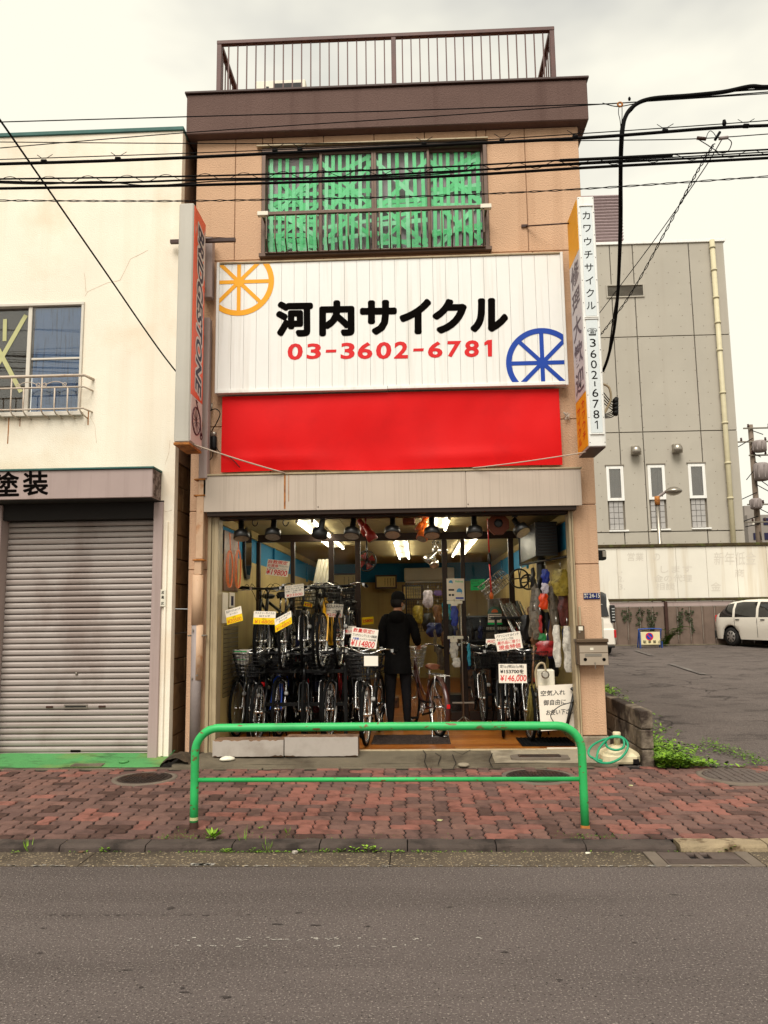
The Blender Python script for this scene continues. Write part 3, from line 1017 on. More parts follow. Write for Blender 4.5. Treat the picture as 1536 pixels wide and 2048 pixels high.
for ch, x0, x1, y0, y1 in (('0', 322, 385, 388, 457), ('3', 402, 461, 388, 453), ('-', 481, 524, 414, 426), ('3', 543, 601, 385, 453), ('6', 613, 675, 383, 453), ('0', 689, 753, 382, 453), ('2', 765, 823, 380, 451), ('-', 844, 887, 409, 421),
                           ('6', 905, 966, 380, 448), ('7', 985, 1042, 378, 445), ('8', 1057, 1117, 375, 445), ('1', 1146, 1172, 374, 442)):
    if ch == '1':
        mb.poly([c7(1152, 374), c7(1171, 372), c7(1171, 442), c7(1154, 442)]); mb.poly([c7(1151.8, 374), c7(1153, 392), c7(1139, 396), c7(1139, 384)])
        continue
    letter(mb, ch, c7(x0, y0), c7(x1, y0 - 1), c7(x0, y1), .03, lift=0, shear=.05)
flatmesh(mb, 'telephone_number', m_red, sg)
def clip2(poly, lims):
    out = poly
    for ax, lim, s in lims:
        res = []
        for i in range(len(out)):
            A, B = out[i], out[(i + 1) % len(out)]
            ia, ib = (A[ax] - lim) * s >= 0, (B[ax] - lim) * s >= 0
            if ia: res.append(A)
            if ia != ib:
                k = (lim - A[ax]) / (B[ax] - A[ax])
                res.append((A[0] + (B[0] - A[0]) * k, A[1] + (B[1] - A[1]) * k))
        out = res
        if len(out) < 3: return None
    return out
def wheel_mark(cx, cz, Ro, Ri, sp, m, name):
    mbw = MB()
    lims = ((0, sx0 + t + .004, 1), (0, sx1 - t - .004, -1), (1, sz0 + t + .02, 1), (1, sz1 - .03, -1))
    N = 72
    def add(poly):
        c = clip2(poly, lims)
        if c: mbw.poly([(x, SY - .0035, z) for x, z in c])
    for i in range(N):
        a, b = 2 * math.pi * i / N, 2 * math.pi * (i + 1) / N
        add([(cx + Ro * math.cos(a), cz + Ro * math.sin(a)), (cx + Ro * math.cos(b), cz + Ro * math.sin(b)), (cx + Ri * math.cos(b), cz + Ri * math.sin(b)), (cx + Ri * math.cos(a), cz + Ri * math.sin(a))])
    for k in range(8):
        a = math.pi / 4 * k
        d, n2 = (math.cos(a), math.sin(a)), (-math.sin(a) * sp / 2, math.cos(a) * sp / 2)
        p0 = (cx + d[0] * sp * 1.3, cz + d[1] * sp * 1.3); p1 = (cx + d[0] * (Ri - .0005), cz + d[1] * (Ri - .0005))
        add([(p0[0] - n2[0], p0[1] - n2[1]), (p1[0] - n2[0], p1[1] - n2[1]), (p1[0] + n2[0], p1[1] + n2[1]), (p0[0] + n2[0], p0[1] + n2[1])])
    mbw.poly([(cx + sp * 1.42 * math.cos(i * math.pi / 6), SY - .0045, cz + sp * 1.42 * math.sin(i * math.pi / 6)) for i in range(12)])
    flatmesh(mbw, name, m, sg)
c_ = c7(120, 132); e_ = c7(266, 132)
wheel_mark(c_.x, c_.z, e_.x - c_.x, (e_.x - c_.x) * .845, .044, m_yel, 'yellow_wheel_mark')
c_ = c7(1380, 468); e_ = c7(1229, 468)
wheel_mark(c_.x, c_.z, c_.x - e_.x, (c_.x - e_.x) * .845, .046, m_blu, 'blue_wheel_mark')

# red banner cloth
BY = -.07
bx0, bx1, bz0, bz1 = P(443, 870, BY).x, P(1121, 850, BY).x, P(780, 938, BY).z, P(780, 785, BY).z
m_ban = mat('banner_red', rgb(218, 2, 5, 1.1), .6, .03, 2, spec=.2, col2=rgb(192, 1, 4, 1.1), amt=.4, scale2=1.3)
mb = MB()
nx_, nz_ = 90, 20
k0 = len(mb.v)
for j in range(nz_ + 1):
    for i in range(nx_ + 1):
        fx, fz = i / nx_, j / nz_
        x = bx0 + (bx1 - bx0) * fx; z = bz0 + (bz1 - bz0) * fz + .012 * math.sin(fx * 9) * (1 - fz)
        y = BY + .012 * math.sin(fx * 17 + fz * 3) * (1 - fz) + .008 * math.sin(fx * 6.5 - fz * 5) + .003 * math.sin(fx * 61 + 2 * math.sin(fz * 4)) * (1.2 - fz) - .016 * math.exp(-((fz - .15) / .08) ** 2) * (.5 + .5 * math.sin(fx * 11))
        mb.v.append((x, y, z))
for j in range(nz_):
    for i in range(nx_):
        a = k0 + j * (nx_ + 1) + i
        mb.face((a, a + 1, a + nx_ + 2, a + nx_ + 1), True)
ban = mb.build('red_banner', m_ban, None, ((bx0 + bx1) / 2, BY, bz0))
tag(ban, 'plain bright red cloth banner stretched below the white signboard', 'banner')
bx('batten', m_dframe, ban, bx0, bx1, -.05, -.004, bz1 - .03, bz1 - .01, .003)
bx('batten', m_dframe, ban, bx0, bx1, -.05, -.004, bz0 + .02, bz0 + .04, .003)

# ---- left projecting sign: grey box, orange side panel
m_grey = mat('sign_box_grey', rgb(196, 190, 178), .5, .04, 3, spec=.35, streak=(rgb(166, 156, 140), .9, .4))
m_or = mat('sign_orange', rgb(240, 88, 50, 1.0), .45, .05, 2, spec=.35, col2=rgb(226, 104, 88), amt=.6, scale2=1.2)
m_navy = mat('sign_navy', rgb(34, 32, 64), .5, .05, 6)
m_pink = mat('sign_faded_white', rgb(226, 212, 204), .5, .04, 3, col2=rgb(196, 168, 150), amt=.5, scale2=3)
Yf, Yb = -.76, -.30
LX1 = P(383, 640, Yf).x
LX0 = P(353, 640, Yf).x
Lzt, Lzb = P(372, 406, Yf).z, P(362, 884, Yf).z
ls = thing('projecting_sign', 'tall grey box sign with orange side panel hung on the left edge of the shop', 'sign', ((LX0 + LX1) / 2, (Yf + Yb) / 2, Lzb))
bx('casing', m_grey, ls, LX0, LX1, Yf, Yb, Lzb, Lzt, .012)
bx('bottom_cap', m_rust, ls, LX0 - .002, LX1 + .002, Yf - .003, Yb, Lzb - .03, Lzb - .001, .004)
zsplit = P(392, 800, -.5).z
bx('side_panel', m_or, ls, LX1 + .001, LX1 + .008, Yf + .02, Yb - .02, zsplit, Lzt - .02, .002)
bx('side_panel', m_pink, ls, LX1 + .001, LX1 + .008, Yf + .02, Yb - .02, Lzb + .02, zsplit - .002, .002)
xs_ = LX1 + .0095
yt, yb_ = Yb - .09, Yf + .15
mb = MB()
for k in range(10):
    dy, dz = .028 * math.cos(k * .628), .028 * math.sin(k * .628)
    letter(mb, 'BRIDGESTONE', (xs_, yt + dy, Lzt - .18 + dz), (xs_, yt + dy, zsplit + .07 + dz), (xs_, yb_ + dy, Lzt - .18 + dz), .03, (1, 0, 0), .0001 * k, shear=.03)
flatmesh(mb, 'lettering_outline', m_pink, ls)
mb = MB()
letter(mb, 'BRIDGESTONE', (xs_, yt, Lzt - .18), (xs_, yt, zsplit + .07), (xs_, yb_, Lzt - .18), .03, (1, 0, 0), .0015, shear=.03)
flatmesh(mb, 'lettering', m_navy, ls)
# arrow flash beside the first letter
mb = MB()
mb.poly([(xs_, Yf + .05, Lzt - .34), (xs_, Yf + .05, Lzt - .2), (xs_, Yf + .075, Lzt - .26)])
mb.poly([(xs_, Yb - .03, Lzt - .13), (xs_, Yb - .07, Lzt - .10), (xs_, Yb - .07, Lzt - .62), (xs_, Yb - .03, Lzt - .7)])
flatmesh(mb, 'flash', m_pink, ls)
m_mar = mat('emblem_maroon', rgb(92, 52, 58), .6, .05)
mb = MB()
ec = Vector((xs_ + .002, (Yf + Yb) / 2 - .02, Lzb + .27))
mb.torus(ec, (1, 0, 0), .145, .008, 36, 6)
for i in range(12):
    a = math.pi * i / 6
    mb.cyl(ec, ec + Vector((0, .145 * math.cos(a), .145 * math.sin(a))), .0025, 4)
mb.torus(ec + Vector((0, .19, -.12)), (1, 0, 0), .035, .006, 16, 5)
mb.tube([ec + Vector((0, .19, -.12)), ec + Vector((0, .14, .08)), ec + Vector((0, .02, .17)), ec + Vector((0, -.01, .21))], .006, 5)
mb.tube([ec + Vector((0, -.03, .22)), ec + Vector((0, .03, .205))], .006, 5)
mb.build('bicycle_emblem', m_mar, ls)
q = MB()
q.box(LX1 - .09, LX1 - .03, Yb + .001, -.002, Lzt - .75, Lzt - .70); q.box(LX1 - .09, LX1 - .03, Yb + .001, -.002, Lzb + .3, Lzb + .35); q.box(LX1 - .09, LX1 - .03, Yb + .001, -.002, (Lzb + Lzt) / 2, (Lzb + Lzt) / 2 + .05)
q.build('wall_bracket', m_rust, ls)
by = -.30
bz = P(405, 480, by).z
q = MB(); q.box(P(340, 480, by).x, P(470, 479, by).x, by + .001, by + .041, bz - .02, bz + .02)
q.build('cross_arm', m_dbrown, ls)
q = MB()
q.cyl((P(345, 480, by).x, by + .02, bz + .021), (LX0 + .02, by - .01, Lzt - .25), .004, 5); q.cyl((P(465, 479, by).x, by + .02, bz + .021), (LX1 - .005, by - .02, Lzt - .16), .004, 5)
q.build('stay_wire', m_dbrown, ls)

# ---- right projecting sign: white lightbox
Yf2, Yb2 = -.76, -.24
RX0 = P(1166, 640, Yf2).x
RX1 = P(1200, 640, Yf2).x
Rzt, Rzb = P(1171, 393, Yf2).z, P(1194, 893, Yf2).z
rs = thing('projecting_sign', 'tall white box sign with vertical lettering on the right edge of the shop', 'sign', ((RX0 + RX1) / 2, (Yf2 + Yb2) / 2, Rzb))
bx('casing', m_sw, rs, RX0, RX1, Yf2, Yb2, Rzb, Rzt, .008)
bx('bottom_cap', m_dbrown, rs, RX0 + .006, RX1 - .006, Yf2 + .006, Yb2 - .006, Rzb - .012, Rzb - .001, .002)
zz = lambda y: P(1182, y, Yf2).z
m_face = mat('sign_face_bluewhite', rgb(226, 232, 232), .4, .02, 2, spec=.4)
for a, b in ((414, 632), (640, 866)):
    bx('face_panel', m_face, rs, RX0 + .028, RX1 - .028, Yf2 - .006, Yf2 - .001, zz(b), zz(a), .002)
    for zq in (zz(a) + .006, zz(b) - .018):
        bx('face_trim', m_sw, rs, RX0 + .016, RX1 - .016, Yf2 - .014, Yf2 - .001, zq, zq + .012, .003)
mb = MB()
xc = (RX0 + RX1) / 2
fy_ = Yf2 - .008
tops = [431, 456, 483, 509, 535, 561, 586, 611]
for ch, py in zip('カワウチサイクル', tops):
    z_ = P(1178, py + .5, Yf2).z; h = .098
    letter(mb, ch, (xc - h / 2, fy_, z_ + h / 2), (xc + h / 2, fy_, z_ + h / 2), (xc - h / 2, fy_, z_ - h / 2), .004, lift=0, cell=True)
ys_ = [664, 686, 708, 729, 750, 768, 786, 808, 829, 850]
for ch, py in zip('☎3602-6781', ys_):
    z_ = P(1188, py, Yf2).z
    h = .085; w2 = .06
    if ch == '-':
        letter(mb, '-', (xc + .006, fy_, z_ + .026), (xc + .006, fy_, z_ - .026), (xc - .006, fy_, z_ + .026), 0, lift=0)
    elif ch == '1':
        mb.poly([(xc, fy_, z_ + h / 2), (xc + .01, fy_, z_ + h / 2), (xc + .01, fy_, z_ - h / 2), (xc, fy_, z_ - h / 2)]); mb.poly([(xc - .0002, fy_, z_ + h / 2), (xc - .0002, fy_, z_ + h / 2 - .012), (xc - .02, fy_, z_ + h / 2 - .026), (xc - .02, fy_, z_ + h / 2 - .015)])
    elif ch == '☎':
        letter(mb, ch, (xc - .05, fy_, z_ + .04), (xc + .05, fy_, z_ + .04), (xc - .05, fy_, z_ - .04), .0, lift=0)
    else:
        letter(mb, ch, (xc - w2 / 2, fy_, z_ + h / 2), (xc + w2 / 2, fy_, z_ + h / 2), (xc - w2 / 2, fy_, z_ - h / 2), 0.0, lift=0)
flatmesh(mb, 'lettering', m_ink, rs)
q = MB()
for py in (396, 425, 470, 515, 560, 605, 655, 700, 745, 790, 835, 885):
    for xx in (RX0 + .012, RX1 - .012):
        q.lathe([(.005, 0), (.004, .003)], (xx, Yf2 - .0005, zz(py)), (0, -1, 0), 6)
q.build('screws', m_dbrown, rs)
xl = RX0 - .006
fr, bk = Yf2 + .02, Yb2 - .02
za, zb2 = P(1145, 520, -.5).z, P(1165, 795, -.5).z
bx('side_panel', m_yel, rs, xl, RX0 - .001, fr, bk, za + .002, Rzt - .015, .002)
m_side = mat('sign_side_shaded', rgb(214, 206, 206), .5, .04, 2)  # white greyed a little: the flank's shade is in the colour
bx('side_panel', m_side, rs, xl, RX0 - .001, fr, bk, zb2 + .002, za - .002, .002)
bx('side_panel', m_yel, rs, xl, RX0 - .001, fr, bk, Rzb + .015, zb2 - .002, .002)
xq = xl - .0015
m_slate = mat('sign_slate', rgb(104, 88, 96), .6, .05)
mb = MB()
H_ = (za - zb2 - .06) / 5
for i, ch in enumerate('修理大歓迎'):
    zt2 = za - .03 - i * H_
    letter(mb, ch, (xq, bk - .06, zt2 - .02), (xq, fr + .04, zt2 - .02), (xq, bk - .06, zt2 - H_ + .02), .02, (-1, 0, 0), 0, cell=True)
flatmesh(mb, 'lettering', m_slate, rs)
mb = MB()
for col_, word in ((0, 'カワウチ'), (1, 'サイクル')):
    hh = (zb2 - Rzb - .14) / 4
    y0_ = (fr + bk) / 2 + (-.105 if col_ == 0 else .105)
    for i, ch in enumerate(word):
        zt2 = zb2 - .05 - i * hh - col_ * .03
        letter(mb, ch, (xq, y0_ + .085, zt2), (xq, y0_ - .085, zt2), (xq, y0_ + .085, zt2 - hh + .01), .012, (-1, 0, 0), 0, cell=True)
flatmesh(mb, 'lettering', m_red, rs)
q = MB()
for zq in (Rzt - 1.0, (Rzt + Rzb) / 2, Rzb + .25):
    q.box(RX0 + .05, RX0 + .11, Yb2 + .001, -.002, zq, zq + .05)
q.build('wall_bracket', m_sw, rs)
A_ = P(1050, 451, -.02); B_ = Vector((RX0 + .02, -.45, Rzt - .04))
q = MB(); q.cyl((A_.x, -.004, A_.z), (RX0 - .005, Yb2 - .1, Rzt - .07), .009, 6); q.box(A_.x - .04, A_.x + .03, -.02, -.003, A_.z - .015, A_.z + .015)
q.build('stay_rod', m_dbrown, rs)
# ================================================================ the neighbour on the left
m_cs = mat('stucco_cream', rgb(250, 239, 220, 1.1), .9, .05, 1.2, bump=.38, bscale=75, spec=.12, bdist=.012, col2=rgb(226, 196, 160, 1.1), amt=.55, scale2=.8, lo=.5, hi=.7, streak=(rgb(224, 200, 168), .4, .2))
m_side = mat('side_render_shaded', rgb(150, 118, 92), .9, .15, 2, bump=.5, bscale=30, col2=rgb(96, 66, 46), amt=.6, scale2=1.4)  # the narrow gap's shade is put into this darker brown
m_blk = mat('side_block_brown', rgb(140, 108, 72), .9, .2, 4, bump=.6, bscale=40, col2=rgb(84, 56, 34), amt=.7, scale2=2.5)
m_teal = mat('teal_flashing', rgb(62, 104, 98), .6, .2, 6)
m_lfas = mat('neighbour_fascia', rgb(178, 158, 152), .6, .05, 2, streak=(rgb(140, 120, 112), 1, .35))
m_flake = mat('flaking_paint', rgb(150, 134, 126), .9, .1, 6, col2=rgb(84, 68, 60), amt=.9, scale2=11, lo=.5, hi=.53)
m_shut = mat('shutter_steel', rgb(170, 159, 152), .5, .08, 1.2, metal=.15, spec=.35, col2=rgb(128, 110, 102), amt=.6, scale2=1.5, stretch=(1, 1, .6), streak=(rgb(140, 120, 110), 1.6, .5, (.6, 1, 14)))
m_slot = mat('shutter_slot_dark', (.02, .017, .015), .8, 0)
m_gpaint = mat('green_step_paint', rgb(100, 178, 104, KG), .75, .12, 3, bump=.4, bscale=50, col2=rgb(160, 172, 92, KG), amt=.85, scale2=1.3, streak=(rgb(60, 70, 44, KG), 4, .6, (1, 3, 1)))
m_wfr = mat('white_sash', rgb(222, 214, 200), .5, .04, 6)
m_blueb = mat('blue_board', rgb(100, 134, 180, .9), .6, .06, 2, streak=(rgb(50, 62, 88, 1.0), 5, .7, (7, 7, .5)))
m_rustw = mat('white_rusted_bar', rgb(206, 190, 172), .6, .1, 8, col2=rgb(160, 110, 74), amt=.5, scale2=12, lo=.56, hi=.66)
m_cure = mat('masking_tape', rgb(196, 194, 140), .6, .05, 12)
NY = -.2
nb = thing('neighbouring_house', 'cream rendered house with closed grey roller shutter and blue boarded window', 'building', (-5.5, NY, .1))
NX1 = -2.615
nzt = P(200, 268, NY).z
wx1 = P(166, 700, NY).x; wx0 = wx1 - 2.05
wz0, wz1 = P(100, 830, NY).z, P(100, 606, NY).z
fz_0, fz_1 = P(150, 997, NY).z - .05, P(150, 934, NY).z
shx0, shx1 = P(8, 1250, NY).x, P(322, 1250, NY).x
shx0 -= .0
shz1 = 2.85
q = MB()
q.box(-9, NX1, NY, NY + .12, wz1, nzt); q.box(-9, wx0, NY, NY + .12, wz0, wz1); q.box(wx1, NX1, NY, NY + .12, wz0, wz1); q.box(-9, NX1, NY, NY + .12, shz1, wz0)
q.box(shx1, NX1, NY, NY + .12, .08, shz1); q.box(-9, shx0 - .15, NY, NY + .12, .08, shz1)
q.build('front_wall', m_cs, nb)
bx('side_wall', m_side, nb, NX1 - .12, NX1 - .002, NY + .122, 8, 3.3, nzt, 0)
# lower side wall in courses of blocks
z = .06
random.seed(5)
while z < 3.28:
    y = NY + .124
    k = 0
    while y < 2.2:
        d = .39 if (k or int(z / .27) % 2) else .2
        bx('side_block', m_blk, nb, NX1 - .12, NX1 - .003 - random.uniform(0, .006), y + .004, y + d - .004, z + .004, min(z + .266, 3.29), .006)
        y += d; k += 1
    z += .27
bx('coping', m_teal, nb, -9, NX1 + .012, NY - .02, NY + .2, nzt + .001, nzt + .05, .006)
bx('coping', m_dbrown, nb, NX1 - .15, NX1 + .02, NY + .202, 8, nzt + .001, nzt + .045, .006)
bx('roof', m_side, nb, -9, NX1 - .125, NY + .2, 8, nzt - .2, nzt - .02, 0)
# pier details and conduit
bx('conduit', m_cs, nb, shx1 + .03, shx1 + .055, NY - .022, NY - .001, .15, 2.62, .006)
# fascia with lettering
ffy = -.47
fx1_ = P(305, 960, ffy).x
zf0, zf1 = P(150, 997, ffy).z, P(150, 940, ffy).z
fsc = bx('awning_fascia', m_lfas, nb, -9, fx1_, ffy, NY - .002, zf0, zf1, .006)
bx('end_panel', m_flake, fsc, fx1_ + .0005, fx1_ + .006, ffy + .01, NY - .003, zf0 + .01, zf1 - .01, .001)
bx('flashing', m_teal, fsc, -9, fx1_ + .015, ffy - .02, NY - .001, zf1 + .001, zf1 + .022, .004)
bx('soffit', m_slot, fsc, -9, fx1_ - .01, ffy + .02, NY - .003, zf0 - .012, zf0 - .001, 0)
mb = MB()
for ch, x0, x1 in (('塗', -12, 37), ('装', 47, 95)):
    dp = ffy - .002
    for k in range(9):
        a = 2 * math.pi * k / 8
        r_ = 0 if k == 8 else 1.3
        letter(mb, ch, P(x0 + r_ * math.cos(a), 945 + r_ * math.sin(a) - (0 if x0 < 0 else 1), dp), P(x1 + r_ * math.cos(a), 944 + r_ * math.sin(a) - (0 if x0 < 0 else 1), dp), P(x0 + r_ * math.cos(a), 992 + r_ * math.sin(a) - (0 if x0 < 0 else 2), dp), .0, lift=.0002 * k)
flatmesh(mb, 'lettering', m_ink, fsc)
# roller shutter, slat by slat
SHY = -.06
sh = bx('roller_shutter', m_slot, nb, shx0 - .16, shx1 + .01, SHY + .03, SHY + .05, .12, shz1 + .2, 0)
szt, szb = P(150, 1042, SHY).z, P(150, 1504, SHY).z
shl, shr = P(9, 1250, SHY).x - .0, P(311, 1250, SHY).x
ns = 39
sh_h = (szt - szb) / ns
q = MB()
prof = [(0, .03), (-.012, .10), (-.017, .3), (-.017, .62), (-.010, .86), (.004, .93), (.012, .97), (.012, .03)]
pts = [(0, y, z * sh_h) for y, z in prof]
k = len(q.v)
for xx in (shl, shr):
    q.v += [(xx - shl, y, z) for _, y, z in pts]
n_ = len(pts)
for i in range(n_):
    j = (i + 1) % n_
    q.face((k + i, k + j, k + n_ + j, k + n_ + i), False)
q.face([k + i for i in range(n_)]); q.face([k + n_ + i for i in range(n_)])
me = q.mesh('slat', m_shut)
for i in range(ns):
    place('slat', me, (shl, SHY + random.uniform(-.001, .001), szb + i * sh_h), sh)
bx('bottom_bar', m_shut, sh, shl, shr, SHY - .018, SHY + .02, szb - .05, szb - .002, .004)
c_ = P(153, 1347, SHY - .02); MB().lathe([(.014, 0), (.014, .012), (.008, .02)], (c_.x, SHY - .016, c_.z), (0, -1, 0), 12).build('lock_knob', m_steel, sh)
def shb(name, a, b, c, d, m, y0=-.024, y1=-.0165):
    A, B = P(a, b, SHY - .02), P(c, d, SHY - .02)
    return bx(name, m, sh, A.x, B.x, SHY + y0, SHY + y1, B.z, A.z, .001)
shb('letter_slot', 128, 1409, 175, 1417, m_steel); shb('slot_opening', 131, 1411.5, 172, 1414.5, m_slot, -.0265, -.0245)
shb('finger_plate', 92, 1412, 106, 1416, m_dbrown); shb('finger_plate', 197, 1411, 211, 1415, m_dbrown)
mb = MB(); A = P(140, 1502, SHY - .02)
shb('maker_mark', 141, 1500, 161, 1504, m_ink, -.0205, -.0185)
bx('shutter_guide', m_lfas, nb, shr + .004, shx1 + .0, NY - .03, SHY + .02, .13, shz1 - .02, .006)
bx('shutter_guide', m_lfas, nb, shx0 - .15, shl - .004, NY - .03, SHY + .02, .13, shz1 - .02, .006)
bx('switch', m_wpl, nb, shl - .07, shl - .02, NY - .045, NY - .031, P(5, 1168, NY).z - .05, P(5, 1168, NY).z + .06, .004)
bx('door_head', m_slot, nb, shx0 - .15, shx1, NY + .002, SHY + .05, szt + .002, shz1 + .05, 0)

# upstairs window
wn_ = bx('window', m_wfr, nb, wx0, wx1, NY - .02, NY + .1, wz1 - .035, wz1 - .001, .004)
bx('jamb', m_wfr, wn_, wx1 - .03, wx1 - .001, NY - .02, NY + .1, wz0 + .03, wz1 - .036, .004); bx('jamb', m_wfr, wn_, wx0 + .001, wx0 + .03, NY - .02, NY + .1, wz0 + .03, wz1 - .036, .004)
bx('sill', m_wfr, wn_, wx0 - .03, wx1 + .03, NY - .05, NY + .1, wz0 - .02, wz0 + .029, .005)
mid = P(57, 700, NY).x
bx('stile', m_wfr, wn_, mid - .022, mid + .022, NY + .0, NY + .06, wz0 + .03, wz1 - .036, .003)
zm = P(110, 717, NY).z
bx('board', m_blueb, wn_, mid + .045, wx1 - .042, NY + .03, NY + .036, wz0 + .03, zm - .008, 0); bx('board', m_blueb, wn_, mid + .045, wx1 - .042, NY + .03, NY + .036, zm + .02, wz1 - .05, 0)
bx('mid_rail', m_wfr, wn_, mid + .03, wx1 - .034, NY + .012, NY + .04, zm - .006, zm + .016, .003)
bx('pane', m_wglass, wn_, mid + .03, wx1 - .034, NY + .018, NY + .021, wz0 + .03, wz1 - .037, 0)
m_dint = mat('dark_room', rgb(64, 56, 50, 1.0), .9, .1, 3, streak=(rgb(40, 34, 30, 1.0), 3, .5, (1, 1, 16)))
bx('blind', m_dint, wn_, wx0 + .03, mid - .024, NY + .07, NY + .08, wz0 + .03, wz1 - .037, 0)
bx('blind', m_dint, wn_, mid + .03, wx1 - .034, NY + .07, NY + .08, wz0 + .03, wz1 - .037, 0)
bx('pane', m_wglass, wn_, wx0 + .03, mid - .024, NY + .05, NY + .053, wz0 + .03, wz1 - .037, 0)
def strip(a, b, wdt, y):
    A, B = P(*a, y), P(*b, y)
    d = (B - A).normalized(); n_ = Vector((-d.z, 0, d.x)) * wdt / 2
    MB().poly([A - n_, B - n_, B + n_, A + n_]) 
    s_ = MB(); s_.poly([A - n_, B - n_, B + n_, A + n_]); s_.build('tape', m_cure, wn_)
strip((52, 630), (-45, 800), .05, NY + .0475); strip((-40, 630), (42, 784), .05, NY + .0468); strip((10, 638), (9, 682), .045, NY + .0461)
# window guard with scrolls
gy = -.34
gzt = P(100, 752, gy).z; gzm = P(100, 775, gy).z; gzb = P(100, 818, gy).z
gxr = P(168, 780, gy).x; gxl = gxr - 2.0
gd = MB()
gd.tube([(gxl, NY - .002, gzt), (gxl, gy, gzt), (gxr, gy, gzt), (gxr + .04, NY - .002, gzt - .008)], .017, 8)
gd = gd.build('window_guard', m_rustw, nb)
for zq in (gzm, gzb):
    s_ = MB(); s_.tube([(gxl, NY - .002, zq), (gxl, gy, zq), (gxr, gy, zq), (gxr + .04, NY - .002, zq - .008)], .010, 6); s_.build('rail', m_rustw, gd)
me = None
for px in (22, 47, 83, 109, 135, 160, -4, -30, -56, -82, -108, -134, -160, -186, -212, -238):
    xx = P(px, 790, gy).x
    tall = px in (83, 160, 22, -82, -160)
    s_ = MB(); s_.tube([(xx, gy, gzt if tall else gzm), (xx, gy, gzb - .01), (xx + .012, gy + .03, gzb - .05), (xx + .03, gy + .139, gzb - .075)], .0085, 6)
    s_.build('bar', m_rustw, gd)
xx = P(83, 765, gy).x
for sgx in (-1, 1):
    s_ = MB()
    pts = []
    for i in range(30):
        t_ = i / 29
        pts.append((xx + sgx * (.02 + .25 * t_), gy, gzm + .018 + .055 * math.sin(math.pi * (1 - t_) ** .8) * (1 - t_ * .2)))
    s_.tube(pts, .0045, 5)
    for cx, rr in ((.035, .022), (.26, .02)):
        s_.torus((xx + sgx * cx, gy, gzm + .03), (0, 1, 0), rr, .0045, 14, 5)
    s_.build('scroll', m_rustw, gd)
# rust drips below the guard
for px, py, h, wd in ((17, 835, .30, .012), (40, 832, .12, .008), (176, 822, .16, .012)):
    A = P(px, py, NY); bx('rust_stain', m_rust, nb, A.x, A.x + wd, NY - .0015, NY - .0003, A.z - h, A.z, 0)

# hairline cracks in the render
s_ = MB()
for pts in ([(170, 592), (176, 583), (214, 566), (240, 561), (254, 533), (261, 518), (284, 507), (296, 500)], [(172, 584), (170, 556), (168, 545)], [(180, 833), (190, 852), (193, 886)], [(330, 930), (338, 905), (340, 880)], [(318, 1018), (334, 1024), (344, 1020)]):
    for (a, b), (c, d) in zip(pts, pts[1:]):
        for k in range(3):
            f0, f1 = k / 3, (k + 1) / 3
            A, B = P(a + (c - a) * f0, b + (d - b) * f0, NY), P(a + (c - a) * f1, b + (d - b) * f1, NY)
            A.y = B.y = NY - .0012
            j_ = Vector((random.uniform(-.006, .006), 0, random.uniform(-.006, .006)))
            n_ = Vector(((B - A).z, 0, -(B - A).x)).normalized() * random.uniform(.0012, .0028)
            s_.poly([A - n_ * .8, B - n_ + j_ * .2, B + n_ + j_ * .2, A + n_ * .8])
s_.build('crack', mat('crack_line', rgb(206, 182, 156), .9, .1), nb)
# green painted step
q = MB()
sheet(q, [-9 + i * .16 for i in range(41)], [-.50, -.42, -.3, -.2, -.1, 0], lambda x, y: .098 + (y + .5) * .16 + .003 * math.sin(7 * x), .002)
q.box(-9, NX1 + .02, -.505, -.499, 0, .092)
st = struct(q.build('painted_step', m_gpaint))
A = PZ(175, 1530, .1)
bx('access_cover', m_conc, st, P(148, 1530, -.4).x, P(210, 1530, -.4).x, -.49, -.38, .09, .118, .004)
MB().lathe([(.05, 0), (.05, .015), (.035, .022)], (P(248, 1520, -.35).x, -.35, .118), (0, 0, 1), 16).build('drain_cap', m_gpaint, st)
kx = [-9 + .6 * i for i in range(12)]
for a, b in zip(kx, kx[1:]):
    if b < -2.4: bx('edging_block', m_conc, st, a + .004, b - .004, -.575, -.508, 0, .094 + random.uniform(-.003, .003), .008)
# mortar lump between the houses
mb = MB()
k = len(mb.v)
for j in range(9):
    for i in range(13):
        a = i / 12; b = j / 8
        x = -2.62 + .36 * a; y = -.5 + .5 * b
        z = .09 + .12 * math.sin(math.pi * min(1, a * 1.1)) ** .6 * math.sin(math.pi * min(1, .25 + b * .8)) ** .6 + random.uniform(-.012, .012)
        mb.v.append((x, y, z))
for j in range(8):
    for i in range(12):
        a = k + j * 13 + i; mb.face((a, a + 1, a + 14, a + 13), True)
struct(mb.build('mortar_fillet', mat('mortar', rgb(96, 80, 62, KG), .95, .2, 5, bump=.9, bscale=40, col2=rgb(46, 38, 28, KG), amt=.8, scale2=4)))

# nameplate of the neighbour
npx = P(326, 1196, NY - .02)
npl = bx('nameplate', m_wpl, None, npx.x - .032, npx.x + .032, NY - .028, NY - .0235, npx.z - .09, npx.z + .09, .003, loc=(npx.x, NY - .025, npx.z))
tag(npl, 'small white upright nameplate with black lettering beside the roller shutter', 'nameplate')
mb = MB()
for i, ch in enumerate('渡邊武'):
    z_ = npx.z + .075 - i * (.05 if i < 2 else .058)
    letter(mb, ch, (npx.x - .018, NY - .0285, z_), (npx.x + .014, NY - .0285, z_), (npx.x - .018, NY - .0285, z_ - .034), .01, lift=.001, cell=True)
flatmesh(mb, 'lettering', m_ink, npl)

